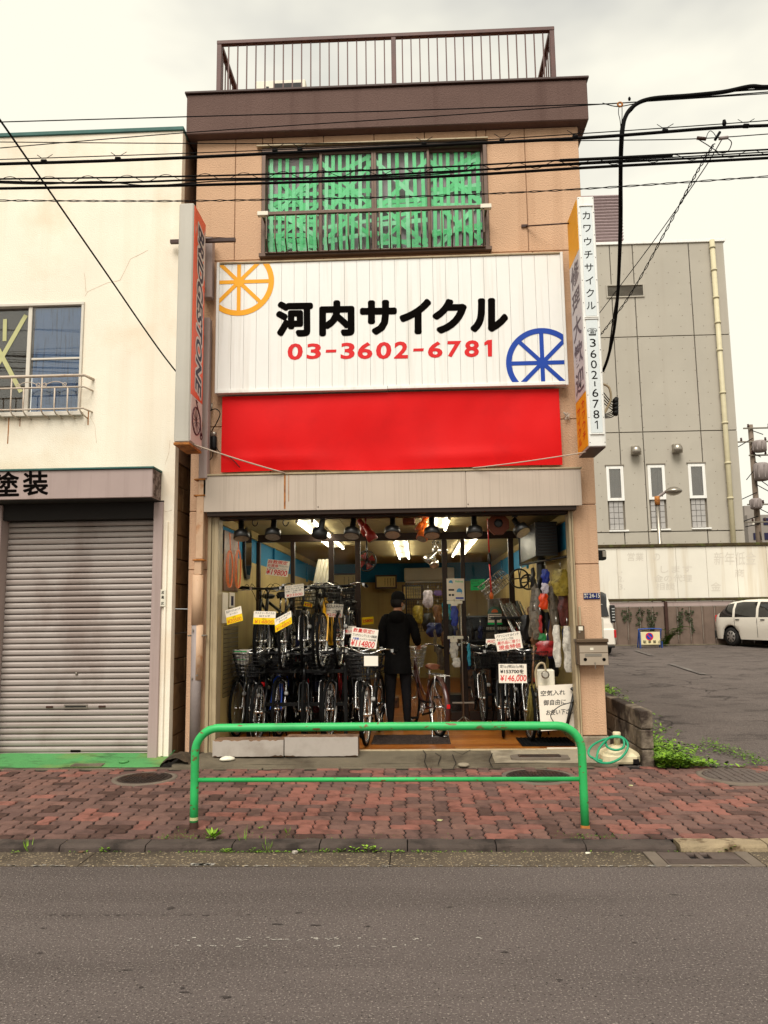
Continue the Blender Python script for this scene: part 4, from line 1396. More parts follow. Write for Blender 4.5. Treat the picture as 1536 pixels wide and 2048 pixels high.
# ---- downpipe and conduit between the houses
dp = thing('downpipe', 'beige and grey rusting downpipe at the left edge of the shop', 'pipe', (P(392, 1480, -.1).x, -.1, .2))
m_pg = mat('pipe_grey', rgb(150, 138, 134), .55, .08, 6, bump=.1, bscale=40)
m_pb = mat('pipe_beige', rgb(206, 170, 138), .6, .08, 6, col2=rgb(176, 112, 60), amt=.6, scale2=8, lo=.58, hi=.68)
pxa = P(391, 1400, -.1).x
zz_ = lambda y: P(392, y, -.1).z
s_ = MB().cyl((pxa, -.1, .17), (pxa, -.1, zz_(1250)), .056, 16); s_.build('pipe', m_pg, dp)
s_ = MB().cyl((pxa + .012, -.098, zz_(1360)), (pxa + .012, -.098, zz_(1250)), .0565, 16); s_.build('paint_patch', m_pb, dp)
s_ = MB().cyl((pxa, -.1, zz_(1250)), (pxa, -.1, zz_(1150)), .06, 16); s_.build('collar', m_pb, dp)
bx('duct', m_pb, dp, pxa - .03, pxa + .05, -.15, -.06, zz_(1150), zz_(1120), .006)
bx('duct', m_pb, dp, pxa - .015, pxa + .065, -.16, -.07, zz_(1119), zz_(993), .006)
bx('duct', m_pb, dp, pxa + .0, pxa + .085, -.15, -.06, zz_(992), zz_(960), .006)
bx('duct', m_lfas, dp, pxa + .005, pxa + .1, -.17, -.06, zz_(959), zz_(640), .006)
bx('duct', m_lfas, dp, pxa + .02, pxa + .115, -.17, -.06, zz_(600), zz_(480), .006)
for py in (1120, 992, 960): bx('flange', m_rust, dp, pxa - .045, pxa + .08, -.168, -.05, zz_(py) - .012, zz_(py) + .004, .003)
q = MB(); q.cyl((pxa - .09, -.12, zz_(1271)), (pxa + .12, -.12, zz_(1271)), .009, 6); q.cyl((pxa - .07, -.05, zz_(1271)), (pxa - .07, -.155, zz_(1271)), .008, 6); q.cyl((pxa + .09, -.002, zz_(1271)), (pxa + .09, -.155, zz_(1271)), .008, 6)
q.build('bracket', m_steel, dp)
for py in (1260, 1350, 1356): MB().lathe([(.012, 0), (.01, .012)], (pxa + random.uniform(-.03, .03), -.157, zz_(py)), (0, -1, 0), 8).build('bolt', m_steel, dp)
# ================================================================ right: car park and what stands round it
m_gc = mat('fairfaced_concrete', rgb(170, 163, 150, .97), .8, .05, .5, bump=.15, bscale=8, col2=rgb(162, 155, 142, .95), amt=.6, scale2=.35, streak=(rgb(156, 147, 134, .95), .3, .3))
m_gj = mat('concrete_joint', rgb(126, 118, 106, 1.0), .9, 0)
GY_ = 22.0
gb = thing('concrete_building', 'tall grey fair-faced concrete building with three slim windows behind the car park', 'building', (10, GY_, .3))
gx_ = [6.0, P(1222, 560, GY_).x, P(1268, 560, GY_).x, P(1381, 560, GY_).x, P(1448, 500, GY_).x]
gz_ = [.3, P(1330, 1063, GY_).z, P(1330, 863, GY_).z, P(1330, 672, GY_).z, P(1330, 487, GY_).z]
bx('core', m_gj, gb, gx_[0], gx_[-1] - .05, GY_ + .1, GY_ + 12, .2, gz_[-1] - .02, 0)
# openings: slim windows
wins = []
for cx in (1230, 1313, 1394):
    sft = (1313 - cx) * .03
    wins.append((P(cx - 17, 960, GY_).x, P(cx + 17, 960, GY_).x, P(cx, 1061 + sft, GY_).z, P(cx, 930 + sft, GY_).z))
lv = (P(1212, 580, GY_).x, P(1288, 580, GY_).x, P(1250, 595, GY_).z, P(1250, 569, GY_).z)
def rects_minus(x0, x1, z0, z1, holes):
    out = [(x0, x1, z0, z1)]
    for hx0, hx1, hz0, hz1 in holes:
        nw = []
        for a, b, c, d in out:
            if hx1 <= a or hx0 >= b or hz1 <= c or hz0 >= d:
                nw.append((a, b, c, d)); continue
            if hx0 > a: nw.append((a, hx0, c, d))
            if hx1 < b: nw.append((hx1, b, c, d))
            A, B = max(a, hx0), min(b, hx1)
            if hz0 > c: nw.append((A, B, c, hz0))
            if hz1 < d: nw.append((A, B, hz1, d))
        out = nw
    return out
random.seed(9)
for i in range(4):
    for j in range(4):
        q = MB(); ok = False
        for a, b, c, d in rects_minus(gx_[i] + .02, gx_[i + 1] - .02, gz_[j] + .02, gz_[j + 1] - .02, wins + [lv]):
            q.box(a, b, GY_, GY_ + .1, c, d); ok = True
        if ok: q.build('concrete_panel', m_gc, gb)
q = MB()
for i in range(26):
    for j in range(34):
        x = 7.3 + i * .45 + (.08 if j % 2 else 0); z = 1.0 + j * .46
        if x > gx_[-1] - .2 or z > gz_[-1] - .2: continue
        if any(a - .1 < x < b + .1 and c - .1 < z < d + .1 for a, b, c, d in wins + [lv]): continue
        if j % 3 == 2 and i % 2: continue
        q.poly([(x + .02 * math.cos(t_ * math.pi / 3), GY_ - .004, z + .02 * math.sin(t_ * math.pi / 3)) for t_ in range(6)])
o = q.build('tie_holes', m_gj, gb); o['kind'] = 'stuff'
bx('side_wall', m_gc, gb, gx_[-1] - .048, gx_[-1], GY_ + .101, GY_ + 12, .2, gz_[-1] - .02, 0)
bx('coping', m_sw, gb, gx_[0], gx_[-1] + .06, GY_ - .06, GY_ + 12, gz_[-1], gz_[-1] + .12, .01)
m_cur2 = mat('curtain_tan', rgb(150, 126, 100, 1.0), .9, .1, 2, streak=(rgb(92, 72, 54, 1.0), 2.5, .7, (6, 1, .2)))
m_wgl2 = glass('window_glass_far', .12, (.8, .8, .8))
m_gblk = mat('glass_block', rgb(172, 168, 164, 1.05), .3, .06, 3, spec=.5)
for x0, x1, z0, z1 in wins:
    zm = z0 + (z1 - z0) * .47
    f_ = .11
    wq = MB()
    wq.box(x0, x0 + f_, GY_ - .03, GY_ + .12, zm, z1); wq.box(x1 - f_, x1, GY_ - .03, GY_ + .12, zm, z1); wq.box(x0 + f_, x1 - f_, GY_ - .03, GY_ + .12, zm, zm + f_); wq.box(x0 + f_, x1 - f_, GY_ - .03, GY_ + .12, z1 - f_, z1)
    wq = wq.build('window', m_sw, gb)
    bx('pane', m_wgl2, wq, x0 + f_, x1 - f_, GY_ + .02, GY_ + .03, zm + f_, z1 - f_, 0)
    bx('curtain', m_cur2, wq, x0 + f_, x1 - f_, GY_ + .08, GY_ + .085, zm + f_, z1 - f_, 0)
    nb_ = 5
    for r_ in range(nb_):
        for c_ in range(3):
            a = x0 + .06 + (x1 - x0 - .12) * c_ / 3; b = x0 + .06 + (x1 - x0 - .12) * (c_ + 1) / 3
            zz0 = z0 + .08 + (zm - z0 - .1) * r_ / nb_; zz1 = z0 + .08 + (zm - z0 - .1) * (r_ + 1) / nb_
            bx('glass_block', m_gblk, wq, a + .008, b - .008, GY_ + .05, GY_ + .09, zz0 + .008, zz1 - .008, .006)
    bx('sill', m_sw, wq, x0, x1 + .1, GY_ - .05, GY_ + .1, z0 - .0, z0 + .06, .004)
    bx('lintel', m_gj, wq, x0 - .04, x1 + .04, GY_ - .05, GY_ + .02, z1 + .01, z1 + .06, .004)
x0, x1, z0, z1 = lv
lo_ = MB(); lo_.box(x0, x1, GY_ - .05, GY_ + .08, z0, z0 + .05); lo_.box(x0, x1, GY_ - .05, GY_ + .08, z1 - .05, z1); lo_.box(x0, x0 + .05, GY_ - .05, GY_ + .08, z0 + .05, z1 - .05); lo_.box(x1 - .05, x1, GY_ - .05, GY_ + .08, z0 + .05, z1 - .05)
lo_ = lo_.build('louvre', m_gc, gb)
me = MB().prism([(0, 0, 0), (0, .07, .045), (0, .075, .045), (0, .005, 0)], (x1 - x0 - .1, 0, 0)).mesh('slat', m_gc)
for i in range(9): place('slat', me, (x0 + .05, GY_ - .02, z0 + .055 + i * (z1 - z0 - .12) / 9), lo_)
for px, py in ((1269, 901), (1351, 897)):
    c_ = P(px, py, GY_)
    q = MB()
    pr = [(.26 * math.cos(t_), .30 * math.sin(t_)) for t_ in [i * math.pi / 10 for i in range(6)]]
    q.lathe([(.2, -.16), (.2, 0)] + [(.2 * math.cos(i * math.pi / 10), .2 * math.sin(i * math.pi / 10)) for i in range(1, 5)], (c_.x, GY_ - .2, c_.z - .05), (0, 0, 1), 14)
    q.box(c_.x - .14, c_.x + .14, GY_ - .2, GY_ - .001, c_.z - .2, c_.z + .15)
    q.build('vent_hood', m_steel, gb)
pq = MB()
A, B = P(1424, 485, GY_ - .15), P(1467, 1078, GY_ - .15)
pq.cyl((A.x, GY_ - .15, .3), (A.x, GY_ - .15, A.z + .1), .10, 10)
for py in (500, 545, 600, 650, 705, 790, 850, 930, 1000): pq.cyl((A.x, GY_ - .15, P(1430, py, GY_).z), (A.x, GY_ - .15, P(1430, py, GY_).z + .08), .125, 10)
pq.build('drainpipe', mat('pipe_olive', rgb(196, 186, 154, 1.0), .5, .05), gb)
# corrugated plant room on its roof
m_cor = mat('corrugated_mauve', rgb(150, 132, 132, 1.05), .6, .05)
pq = MB()
x1 = P(1243, 440, 25).x; zt0, zt1 = gz_[-1], P(1215, 390, 25).z
N_ = 26
pts = []
for i in range(N_ * 2 + 1):
    pts.append((25 - (.07 if i % 2 else 0), zt0 + (zt1 - zt0) * i / (N_ * 2)))
k = 0
for (ya, za_), (yb2_, zb_2) in zip(pts, pts[1:]):
    pq.poly([(6.2, ya, za_), (x1 + (.05 if ya < 25 else 0), ya, za_), (x1 + (.05 if yb2_ < 25 else 0), yb2_, zb_2), (6.2, yb2_, zb_2)])
    pq.poly([(x1 + (.05 if ya < 25 else 0), ya, za_), (x1 + (.05 if ya < 25 else 0), 30, za_), (x1 + (.05 if yb2_ < 25 else 0), 30, zb_2), (x1 + (.05 if yb2_ < 25 else 0), yb2_, zb_2)])
pq.box(6.2, x1, 25.05, 30, zt1 - .02, zt1)
pq.build('plant_room', m_cor, gb)

# ---- boarded fence at the back of the car park
FY_ = 18.5
m_bd = mat('hoarding_white', rgb(228, 222, 208, 1.1), .8, .05, .8, streak=(rgb(186, 164, 128, 1.1), .5, .5, (5, 5, .25)))
m_ghost = mat('faded_print', rgb(212, 204, 190, 1.1), .8, .04)
m_exp = mat('fence_sheet_brown', rgb(116, 98, 86, 1.1), .7, .12, 3, bump=.4, bscale=14, col2=rgb(70, 56, 46, 1.1), amt=.5, scale2=1)
m_moss = mat('mossy_rail', rgb(70, 58, 34), .9, .3, 8, col2=rgb(84, 96, 40), amt=.6, scale2=4)
fc = thing('hoarding_fence', 'long white board hoarding above brown metal sheets behind the car park', 'fence', (10, FY_, .35))
hz0, hz1 = P(1370, 1196, FY_).z, P(1370, 1094, FY_).z
xs_p = [P(x, 1150, FY_).x for x in (1178, 1236, 1295, 1354, 1415, 1475, 1536, 1598, 1660, 1722, 1784)]
for a, b in zip(xs_p, xs_p[1:]):
    bx('board', m_bd, fc, a + .006, b - .006, FY_, FY_ + .03, hz0, hz1, .004)
bx('top_rail', m_moss, fc, xs_p[0], xs_p[-1], FY_ - .06, FY_ + .12, hz1 + .005, hz1 + .12, .02)
bx('lower_rail', m_moss, fc, xs_p[0], xs_p[-1], FY_ - .06, FY_ + .1, hz0 - .1, hz0 - .005, .02)
bx('rail', m_lfas, fc, xs_p[0], xs_p[-1], FY_ + .0, FY_ + .06, hz0 - .28, hz0 - .12, .01)
hx = xs_p[0]
me = None
wcol = .42
hh0 = .42
while hx < xs_p[-1]:
    if me is None:
        s_ = MB()
        z1_ = hz0 - .29
        s_.prism([(0, .02, hh0), (.05, -.03, hh0), (wcol - .06, -.03, hh0), (wcol - .01, .02, hh0)], (0, 0, z1_ - hh0))
        me = s_.mesh('metal_sheet', m_exp, Vector((0, 0, hh0)))
    place('metal_sheet', me, (hx, FY_ + .03, hh0), fc)
    hx += wcol
for px in (1333, 1470, 1195):
    A = P(px, 1250, FY_); bx('post', m_dbrown if px == 1333 else m_gj, fc, A.x - .05, A.x + .05, FY_ - .08, FY_ - .005, .25, hz0 - .11, .006)
bx('base_kerb', m_conc, fc, xs_p[0], xs_p[-1], FY_ - .1, FY_ + .1, .2, .44, .02)
mb = MB()
def ghost(txt, a, b, c, d):
    letter(mb, txt, P(a, b, FY_ - .004), P(c, b - (c - a) * .006, FY_ - .004), P(a, d, FY_ - .004), 0, lift=0)
ghost('営業　の', 1255, 1105, 1320, 1122); ghost('1.　　　します', 1234, 1132, 1384, 1146); ghost('2.　　　金の代理', 1236, 1150, 1384, 1164); ghost('3.　　　相談', 1238, 1166, 1350, 1180); ghost('新年低金', 1428, 1104, 1512, 1130); ghost('商', 1470, 1138, 1488, 1154); ghost('金', 1422, 1164, 1442, 1182)
flatmesh(mb, 'faded_lettering', m_ghost, fc)

# ---- street lamp behind the hoarding
lp = thing('street_lamp', 'grey street lamp with curved arm standing behind the hoarding', 'lamp', (P(1319, 1085, 20).x, 20, .3))
A = P(1319.5, 1085, 20); B = P(1318, 1010, 20)
c1 = P(1318, 1000, 20); c2 = P(1323, 989, 20); c3 = P(1334, 983, 20)
s_ = MB(); s_.cyl((A.x, 20, .3), (A.x, 20, B.z), .07, 10); s_.build('pole', m_steel, lp)
s_ = MB(); s_.cyl((A.x, 20, B.z), (A.x, 20, B.z + .32), .10, 10); s_.build('sleeve', m_rust, lp)
s_ = MB(); s_.tube(smooth_path([(A.x, 20, B.z + .3), (A.x, 20, c1.z + .1), (c2.x, 19.97, c2.z), (c3.x, 19.9, c3.z + .03)], 6), .05, 8); s_.build('arm', m_pg, lp)
hd = P(1347, 983, 19.85)
s_ = MB(); s_.lathe([(.02, .17), (.15, .15), (.29, .05), (.31, 0), (.26, -.06), (.15, -.12), (.02, -.15)], (hd.x, 19.85, hd.z), (0, 0, 1), 18, capa=False, capb=False); s_.build('lamp_head', m_steel, lp)

# ---- utility pole with transformers, far right
up_ = thing('utility_pole', 'concrete utility pole with transformers and crossarms beyond the car park', 'utility pole', (P(1515, 1080, 36).x, 36, .3))
m_pole = mat('pole_concrete', rgb(128, 112, 98), .9, .1, 3)
A = P(1497, 850, 36); B = P(1518, 1080, 36)
s_ = MB(); s_.cyl((B.x, 36, .2), (B.x, 36, A.z), .19, 10, r2=.14); s_.build('pole', m_pole, up_)
for i, (py, l0, l1) in enumerate(((858, -.5, 2.4), (885, -1.0, 2.4), (912, -.3, 1.6), (950, 0, 1.3), (1010, -.6, 1.2), (1045, -1.2, .5))):
    z_ = P(1505, py, 36).z; bx('crossarm', m_gj, up_, B.x + l0, B.x + l1, 35.75, 35.83, z_ - .04, z_ + .04, .01)
    q = MB()
    for t_ in (.1, .5, .9): q.lathe([(.05, 0), (.07, .06), (.05, .12), (.06, .2)], (B.x + l0 + (l1 - l0) * t_, 35.8, z_ + .04), (0, 0, 1), 8)
    q.build('insulators', m_dbrown, up_)
for px, py, r_, h in ((1519, 893, .36, .55), (1523, 944, .4, .9), (1512, 1008, .3, .5)):
    c_ = P(px, py, 35.6); s_ = MB()
    s_.lathe([(r_ * .7, -h / 2 - .05), (r_, -h / 2), (r_, h / 2), (r_ * .8, h / 2 + .06)], (c_.x, 35.6, c_.z), (0, 0, 1), 14)
    for i in range(8):
        a = i * math.pi / 4; s_.box(c_.x + r_ * math.cos(a) - .03, c_.x + r_ * math.cos(a) + .03, 35.6 + r_ * math.sin(a) - .03, 35.6 + r_ * math.sin(a) + .03, c_.z - h * .4, c_.z + h * .4)
    s_.build('transformer', m_pg, up_)
s_ = MB(); z_ = P(1505, 960, 36).z
for i in range(14):
    s_.tube([(B.x, 35.8, z_ - 3 + i * .45), (B.x + random.uniform(-1.2, 1.4), 35.7, z_ - 3.4 + i * .45 + random.uniform(-.3, .3))], .025, 4)
s_.build('drop_wires', m_black, up_)
m_far = mat('far_wall', rgb(150, 142, 134), .9, .06, 1)
fb = thing('distant_building', 'pale grey low building far off beside the utility pole', 'building', (P(1530, 1080, 60).x, 60, .3))
A, B = P(1494, 1030, 60), P(1620, 1080, 60)
bx('wall', m_far, fb, A.x, B.x, 60, 70, .2, A.z, 0)
bx('stair_tower', m_far, fb, P(1508, 1015, 60).x, P(1540, 1015, 60).x, 62, 68, A.z + .01, P(1520, 1005, 60).z, 0)
for r_ in range(3):
    for c_ in range(6):
        x = A.x + .4 + c_ * .95; z = A.z - .9 - r_ * 1.3
        if z > 1: bx('window', m_navy if (r_ + c_) % 3 else m_wfr, fb, x, x + .55, 59.95, 59.995, z, z + .6, 0)

# ---- low block wall beside the shop
m_blkw = mat('block_wall', rgb(148, 134, 116), .9, .15, 5, bump=.8, bscale=50, col2=rgb(50, 38, 32), amt=.95, scale2=2.2, lo=.40, hi=.56, bdist=.015)
bw = thing('block_wall', 'low stained concrete block wall between the shop and the car park', 'wall', (2.24, 0, .06))
bz = [.06, .25, .44, .625]
for r_ in range(3):
    y = -.56 + (.0 if r_ % 2 == 0 else -.0)
    ln = [.40, .40, .40, .40, .40, .40] if r_ % 2 == 0 else [.2, .40, .40, .40, .40, .40, .2]
    for d in ln:
        bx('block', m_blkw, bw, 2.175 + random.uniform(-.003, .003), 2.292 + random.uniform(-.003, .003), y + .004, y + d - .004, bz[r_] + .004, bz[r_ + 1] - .004, .01)
        y += d

# ---- no-parking board
npk = PZ(1300, 1291, .4)
NPY = 17.3
A, B = P(1281, 1264, NPY), P(1321, 1289, NPY)
npb = thing('no_parking_sign', 'yellowed no-parking board in a blue tube frame leaning by the hoarding', 'sign', ((A.x + B.x) / 2, NPY, .38))
m_bb = mat('sign_yellowed', rgb(228, 214, 168, 1.1), .6, .06, 3)
m_bt = mat('blue_tube', rgb(44, 78, 150), .5, .1, 5)
ym = NPY
bx('board', m_bb, npb, A.x, B.x, ym, ym + .02, B.z, A.z, .004)
z0_ = .36
s_ = MB(); s_.tube(smooth_path([(A.x - .05, ym + .25, z0_), (A.x - .05, ym + .03, A.z), (A.x, ym + .02, A.z + .09), (B.x, ym + .02, A.z + .09), (B.x + .04, ym + .03, A.z), (B.x + .04, ym + .25, z0_)], 5), .02, 6)
s_.build('tube_frame', m_bt, npb)
s_ = MB(); s_.box(A.x - .06, A.x - .03, ym - .1, ym + .02, z0_, A.z + .02, .004); s_.box(B.x + .02, B.x + .04, ym - .1, ym + .02, z0_, B.z + .1, .004); s_.build('leg', m_bt, npb)
cc = Vector(((A.x + B.x) / 2 - .03, ym - .004, A.z * .64 + B.z * .36))
def disc(mb, c, r, y, n=28):
    mb.poly([(c.x + r * math.cos(2 * math.pi * i / n), y, c.z + r * math.sin(2 * math.pi * i / n)) for i in range(n)])
s_ = MB(); disc(s_, cc, .125, ym - .003); s_.build('red_ring', m_red, npb)
s_ = MB(); disc(s_, cc, .098, ym - .006); s_.build('blue_disc', m_blu, npb)
s_ = MB(); d_ = Vector((.707, 0, -.707)); n_ = Vector((.707, 0, .707)) * .016
s_.poly([cc - d_ * .1 - n_ + Vector((0, -.004, 0)), cc + d_ * .1 - n_ + Vector((0, -.004, 0)), cc + d_ * .1 + n_ + Vector((0, -.004, 0)), cc - d_ * .1 + n_ + Vector((0, -.004, 0))]); s_.build('red_bar', m_red, npb)
mb = MB()
for i, ch in enumerate('駐車禁止'):
    x = A.x + .07 + i * .155; h = .105
    letter(mb, ch, (x, ym - .003, B.z + .14), (x + h, ym - .003, B.z + .14), (x, ym - .003, B.z + .14 - h), .012, lift=0, cell=True)
flatmesh(mb, 'lettering', m_ink, npb)

# ---- cars
m_cw = mat('car_paint_white', rgb(236, 228, 214, 1.1), .25, .01, 1, spec=.5, coat=.6)
m_cg = mat('car_window', (.018, .017, .016), .06, 0, spec=.6)
m_tyre = mat('tyre_rubber', (.014, .013, .012), .8, .2, 20)
m_trim = mat('car_trim_black', (.015, .014, .013), .5, .1)
m_tail = mat('tail_lamp_red', rgb(190, 20, 24), .2, .1, 6, spec=.6)
m_alloy = mat('wheel_cover', rgb(176, 170, 164), .35, .05, metal=.6)
def car(name, label, prof, L, W, belt, wheels, loc, ang, wr=.30, cab=(0, 1), pillars=()):
    """prof: list of (x, roof z); x from rear 0 to front L"""
    root = thing(name, label, 'car', (0, 0, 0), 'cars in the car park')
    mbc = MB()
    st_ = []
    N = 44
    def rz(x):
        for (a, za), (b, zb) in zip(prof, prof[1:]):
            if a <= x <= b: return za + (zb - za) * (x - a) / (b - a)
        return prof[-1][1]
    def zlow(x):
        z = .22
        for wx in wheels:
            d = abs(x - wx)
            if d < wr + .07: z = max(z, math.sqrt(max(0, (wr + .07) ** 2 - d * d)) + wr)
        return z
    secs = []
    for i in range(N + 1):
        x = L * i / N
        rf = rz(x)
        e = min(1, min(x, L - x) / .35)
        hw = W / 2 * (.86 + .14 * math.sin(e * math.pi / 2))
        bl = min(belt, rf - .03)
        cabin = rf > belt + .15
        rw = hw * .80 if cabin else hw * .90
        sec = [(hw * .95, zlow(x)), (hw * .99, max(zlow(x) + .02, .5)), (hw, max(zlow(x) + .04, .68)), (hw * .975, max(bl, zlow(x) + .06)), ((hw * .975 + rw) / 2 + .03, (bl + rf) / 2) if cabin else (hw * .95, bl + .01), (rw, rf - .06 if cabin else rf - .01), (rw - .12, rf), (0, rf + .025)]
        secs.append((x, sec, cabin))
    ids = []
    for x, sec, _ in secs:
        k = len(mbc.v)
        mbc.v += [(x, -y, z) for y, z in sec] + [(x, y, z) for y, z in sec[-2::-1]]
        ids.append(k)
    n2 = 15
    for i in range(N):
        xm = (secs[i][0] + secs[i + 1][0]) / 2
        cab2 = secs[i][2] and secs[i + 1][2]
        for j in range(n2 - 1):
            isw = cab2 and j in (3, 4, 9, 10) and cab[0] < xm < cab[1] and not any(abs(xm - p) < .05 for p in pillars)
            slope = abs(rz(secs[i + 1][0]) - rz(secs[i][0])) / (L / N)
            top = j in (5, 6, 7, 8)
            scr = top and slope > .35 and min(rz(secs[i][0]), rz(secs[i + 1][0])) > belt - .02
            mbc.cm = 1 if (isw or scr) else 0
            mbc.face((ids[i] + j, ids[i] + j + 1, ids[i + 1] + j + 1, ids[i + 1] + j), True)
    mbc.cm = 0
    mbc.face([ids[0] + j for j in range(n2)]); mbc.face([ids[-1] + j for j in range(n2)])
    mbc.cm = 2
    mbc.box(.15, L - .15, -W / 2 + .12, W / 2 - .12, .2, .5)
    body = mbc.build('body', [m_cw, m_cg, m_trim], root)
    for wx in wheels:
        for sd in (-1, 1):
            s_ = MB(); c_ = Vector((wx, sd * (W / 2 - .12), wr))
            s_.lathe([(wr * .62, -.09), (wr * .93, -.1), (wr, -.06), (wr, .06), (wr * .93, .1), (wr * .62, .09)], c_, (0, 1, 0), 24)
            wq = s_.build('wheel', m_tyre, root)
            s_ = MB(); s_.lathe([(wr * .63, .088), (wr * .6, .10), (wr * .2, .095), (.02, .105)], c_, (0, sd, 0), 20)
            s_.build('wheel_cover', m_alloy, wq)
            s_ = MB()
            for k in range(7):
                a = 2 * math.pi * k / 7
                d1 = Vector((math.cos(a), 0, math.sin(a))); d2 = Vector((math.cos(a + .35), 0, math.sin(a + .35)))
                o_ = c_ + Vector((0, sd * .103, 0))
                s_.poly([o_ + d1 * wr * .3, o_ + d1 * wr * .56, o_ + d2 * wr * .56, o_ + d2 * wr * .3])
            s_.build('wheel_slots', m_trim, wq)
    return root
def finish(root, loc, ang):
    root.location = loc
    root.rotation_euler = (0, 0, ang)
th = math.radians(-69)
c1_ = car('estate_car', 'white estate car parked at the far right of the car park', [(0, .70), (.04, .95), (.16, 1.10), (.62, 1.42), (1.3, 1.49), (2.3, 1.47), (2.75, 1.38), (3.45, .99), (4.1, .86), (4.34, .72), (4.4, .5)], 4.4, 1.69, .93, (.78, 3.32), None, 0, .30, (.35, 3.1), (.98, 1.95, 2.85))
s_ = MB()
for sd in (-1, 1): s_.box(2.72, 2.86, sd * .86, sd * 1.02, .95, 1.10, .03)
s_.build('door_mirror', m_cw, c1_)
for x in (1.05, 2.1):
    for sd in (-1, 1): MB().box(x, x + .16, sd * .832, sd * .86, .84, .87, .008).build('door_handle', m_trim, c1_)
for x in (1.0, 1.95, 2.92):
    MB().box(x - .004, x + .004, -.848, -.842, .3, .9).build('door_gap', m_trim, c1_)
for sd in (-1, 1): MB().box(-.012, .04, sd * .56, sd * .72, .72, 1.0, .02).build('tail_lamp', m_tail, c1_)
MB().box(-.03, .02, -.76, .76, .24, .5, .03).build('bumper', m_trim, c1_)
wl = Vector((.78, -.725, 0)); wl.rotate(Matrix.Rotation(th, 3, 'Z').to_euler())
g_ = PZ(1468, 1294, .36)
finish(c1_, (g_.x - wl.x, g_.y - wl.y, lotz(g_.x, g_.y) + .012), th)
c2_ = car('van', 'white minivan seen from behind past the corner of the shop', [(0, .9), (.05, 1.2), (.12, 1.5), (.3, 1.80), (1.2, 1.86), (3.0, 1.83), (3.5, 1.65), (4.1, 1.1), (4.6, .95), (4.75, .6)], 4.75, 1.72, 1.05, (.85, 3.7), None, 0, .32, (.3, 3.8), (1.2, 2.4, 3.3))
s_ = MB(); s_.prism([(-.0, -.66, 1.10), (.0, .66, 1.10), (.2, .60, 1.66), (.2, -.60, 1.66)], (-.012, 0, .01)); s_.build('rear_window', m_cg, c2_)
for sd in (-1, 1):
    q_ = MB().box(-.02, .10, sd * .70, sd * .84, .92, 1.42, .02).build('tail_lamp', m_trim, c2_)
    for k in range(5): MB().box(-.03, .0, sd * .74, sd * .82, .98 + k * .08, 1.01 + k * .08).build('lamp_bar', m_chrome, q_)
    MB().box(-.06, .02, sd * .76, sd * .83, .50, .72, .01).build('reflector', m_tail, c2_)
MB().box(-.055, .06, -.80, .80, .28, .76, .04).build('bumper', m_cw, c2_)
MB().box(-.06, .06, -.78, .78, .22, .28, .02).build('valance', m_trim, c2_)
mb = MB(); letter(mb, 'Custom', (-.012, .1, .98), (-.012, -.0, .98), (-.012, .1, .94), 0, (-1, 0, 0), .004); flatmesh(mb, 'badge', m_trim, c2_)
g_ = PZ(1237, 1313, .31)
finish(c2_, (g_.x - .87, g_.y, lotz(g_.x, g_.y) + .012), R(90))
# ================================================================ street furniture
m_gr = mat('green_rail_paint', rgb(52, 186, 100, 1.25), .45, .07, 4, spec=.4, bump=.12, bscale=30, col2=rgb(120, 84, 44, 1.25), amt=1, scale2=20, lo=.615, hi=.635, stretch=(.6, 1, 1.5), streak=(rgb(36, 140, 74, 1.25), 3, .5, (1, 1, 1)))
GRY = -2.54
gl_, gr_ = P(388.5, 1600, GRY).x, P(1168, 1600, GRY).x
grz0, grz1 = P(500, 1452.5, GRY).z, P(1060, 1455, GRY).z
zrail = (grz0 + grz1) / 2
rail = thing('guard_rail', 'green painted tubular guard rail with rust spots standing on the pavement edge', 'guard rail', ((gl_ + gr_) / 2, GRY, zs(GRY)))
rr = .175
pth = [(gl_, GRY, zs(GRY) - .02), (gl_, GRY, zrail - rr - .3)]
for i in range(9):
    a = math.pi - i * math.pi / 16
    pth.append((gl_ + rr + rr * math.cos(a), GRY, zrail - rr + rr * math.sin(a)))
for i in range(1, 12): pth.append((gl_ + rr + (gr_ - gl_ - 2 * rr) * i / 12, GRY, zrail + .003 * math.sin(i * math.pi / 12)))
for i in range(9):
    a = math.pi / 2 - i * math.pi / 16
    pth.append((gr_ - rr + rr * math.cos(a), GRY, zrail - rr + rr * math.sin(a)))
pth += [(gr_, GRY, zrail - rr - .3), (gr_, GRY, zs(GRY) - .02)]
MB().tube(pth, .0305, 16).build('hoop', m_gr, rail)
zl = P(780, 1558.5, GRY).z
MB().cyl((gl_ + .028, GRY, zl), (gr_ - .028, GRY, zl - .004), .0165, 12).build('cross_bar', m_gr, rail)
for xx, h in ((gl_, .045), (gr_, .018)):
    s_ = MB(); s_.lathe([(.036, -.02), (.034, h * .5), (.0315, h)], (xx, GRY, zs(GRY)), (0, 0, 1), 14, capa=False, capb=False); s_.build('rusted_foot', m_rust if h < .03 else m_dbrown, rail)
s_ = MB(); s_.lathe([(.0312, 0), (.0312, .022)], (gl_, GRY, P(388, 1640, GRY).z), (0, 0, 1), 14, capa=False, capb=False); s_.build('tape_band', m_cure, rail)

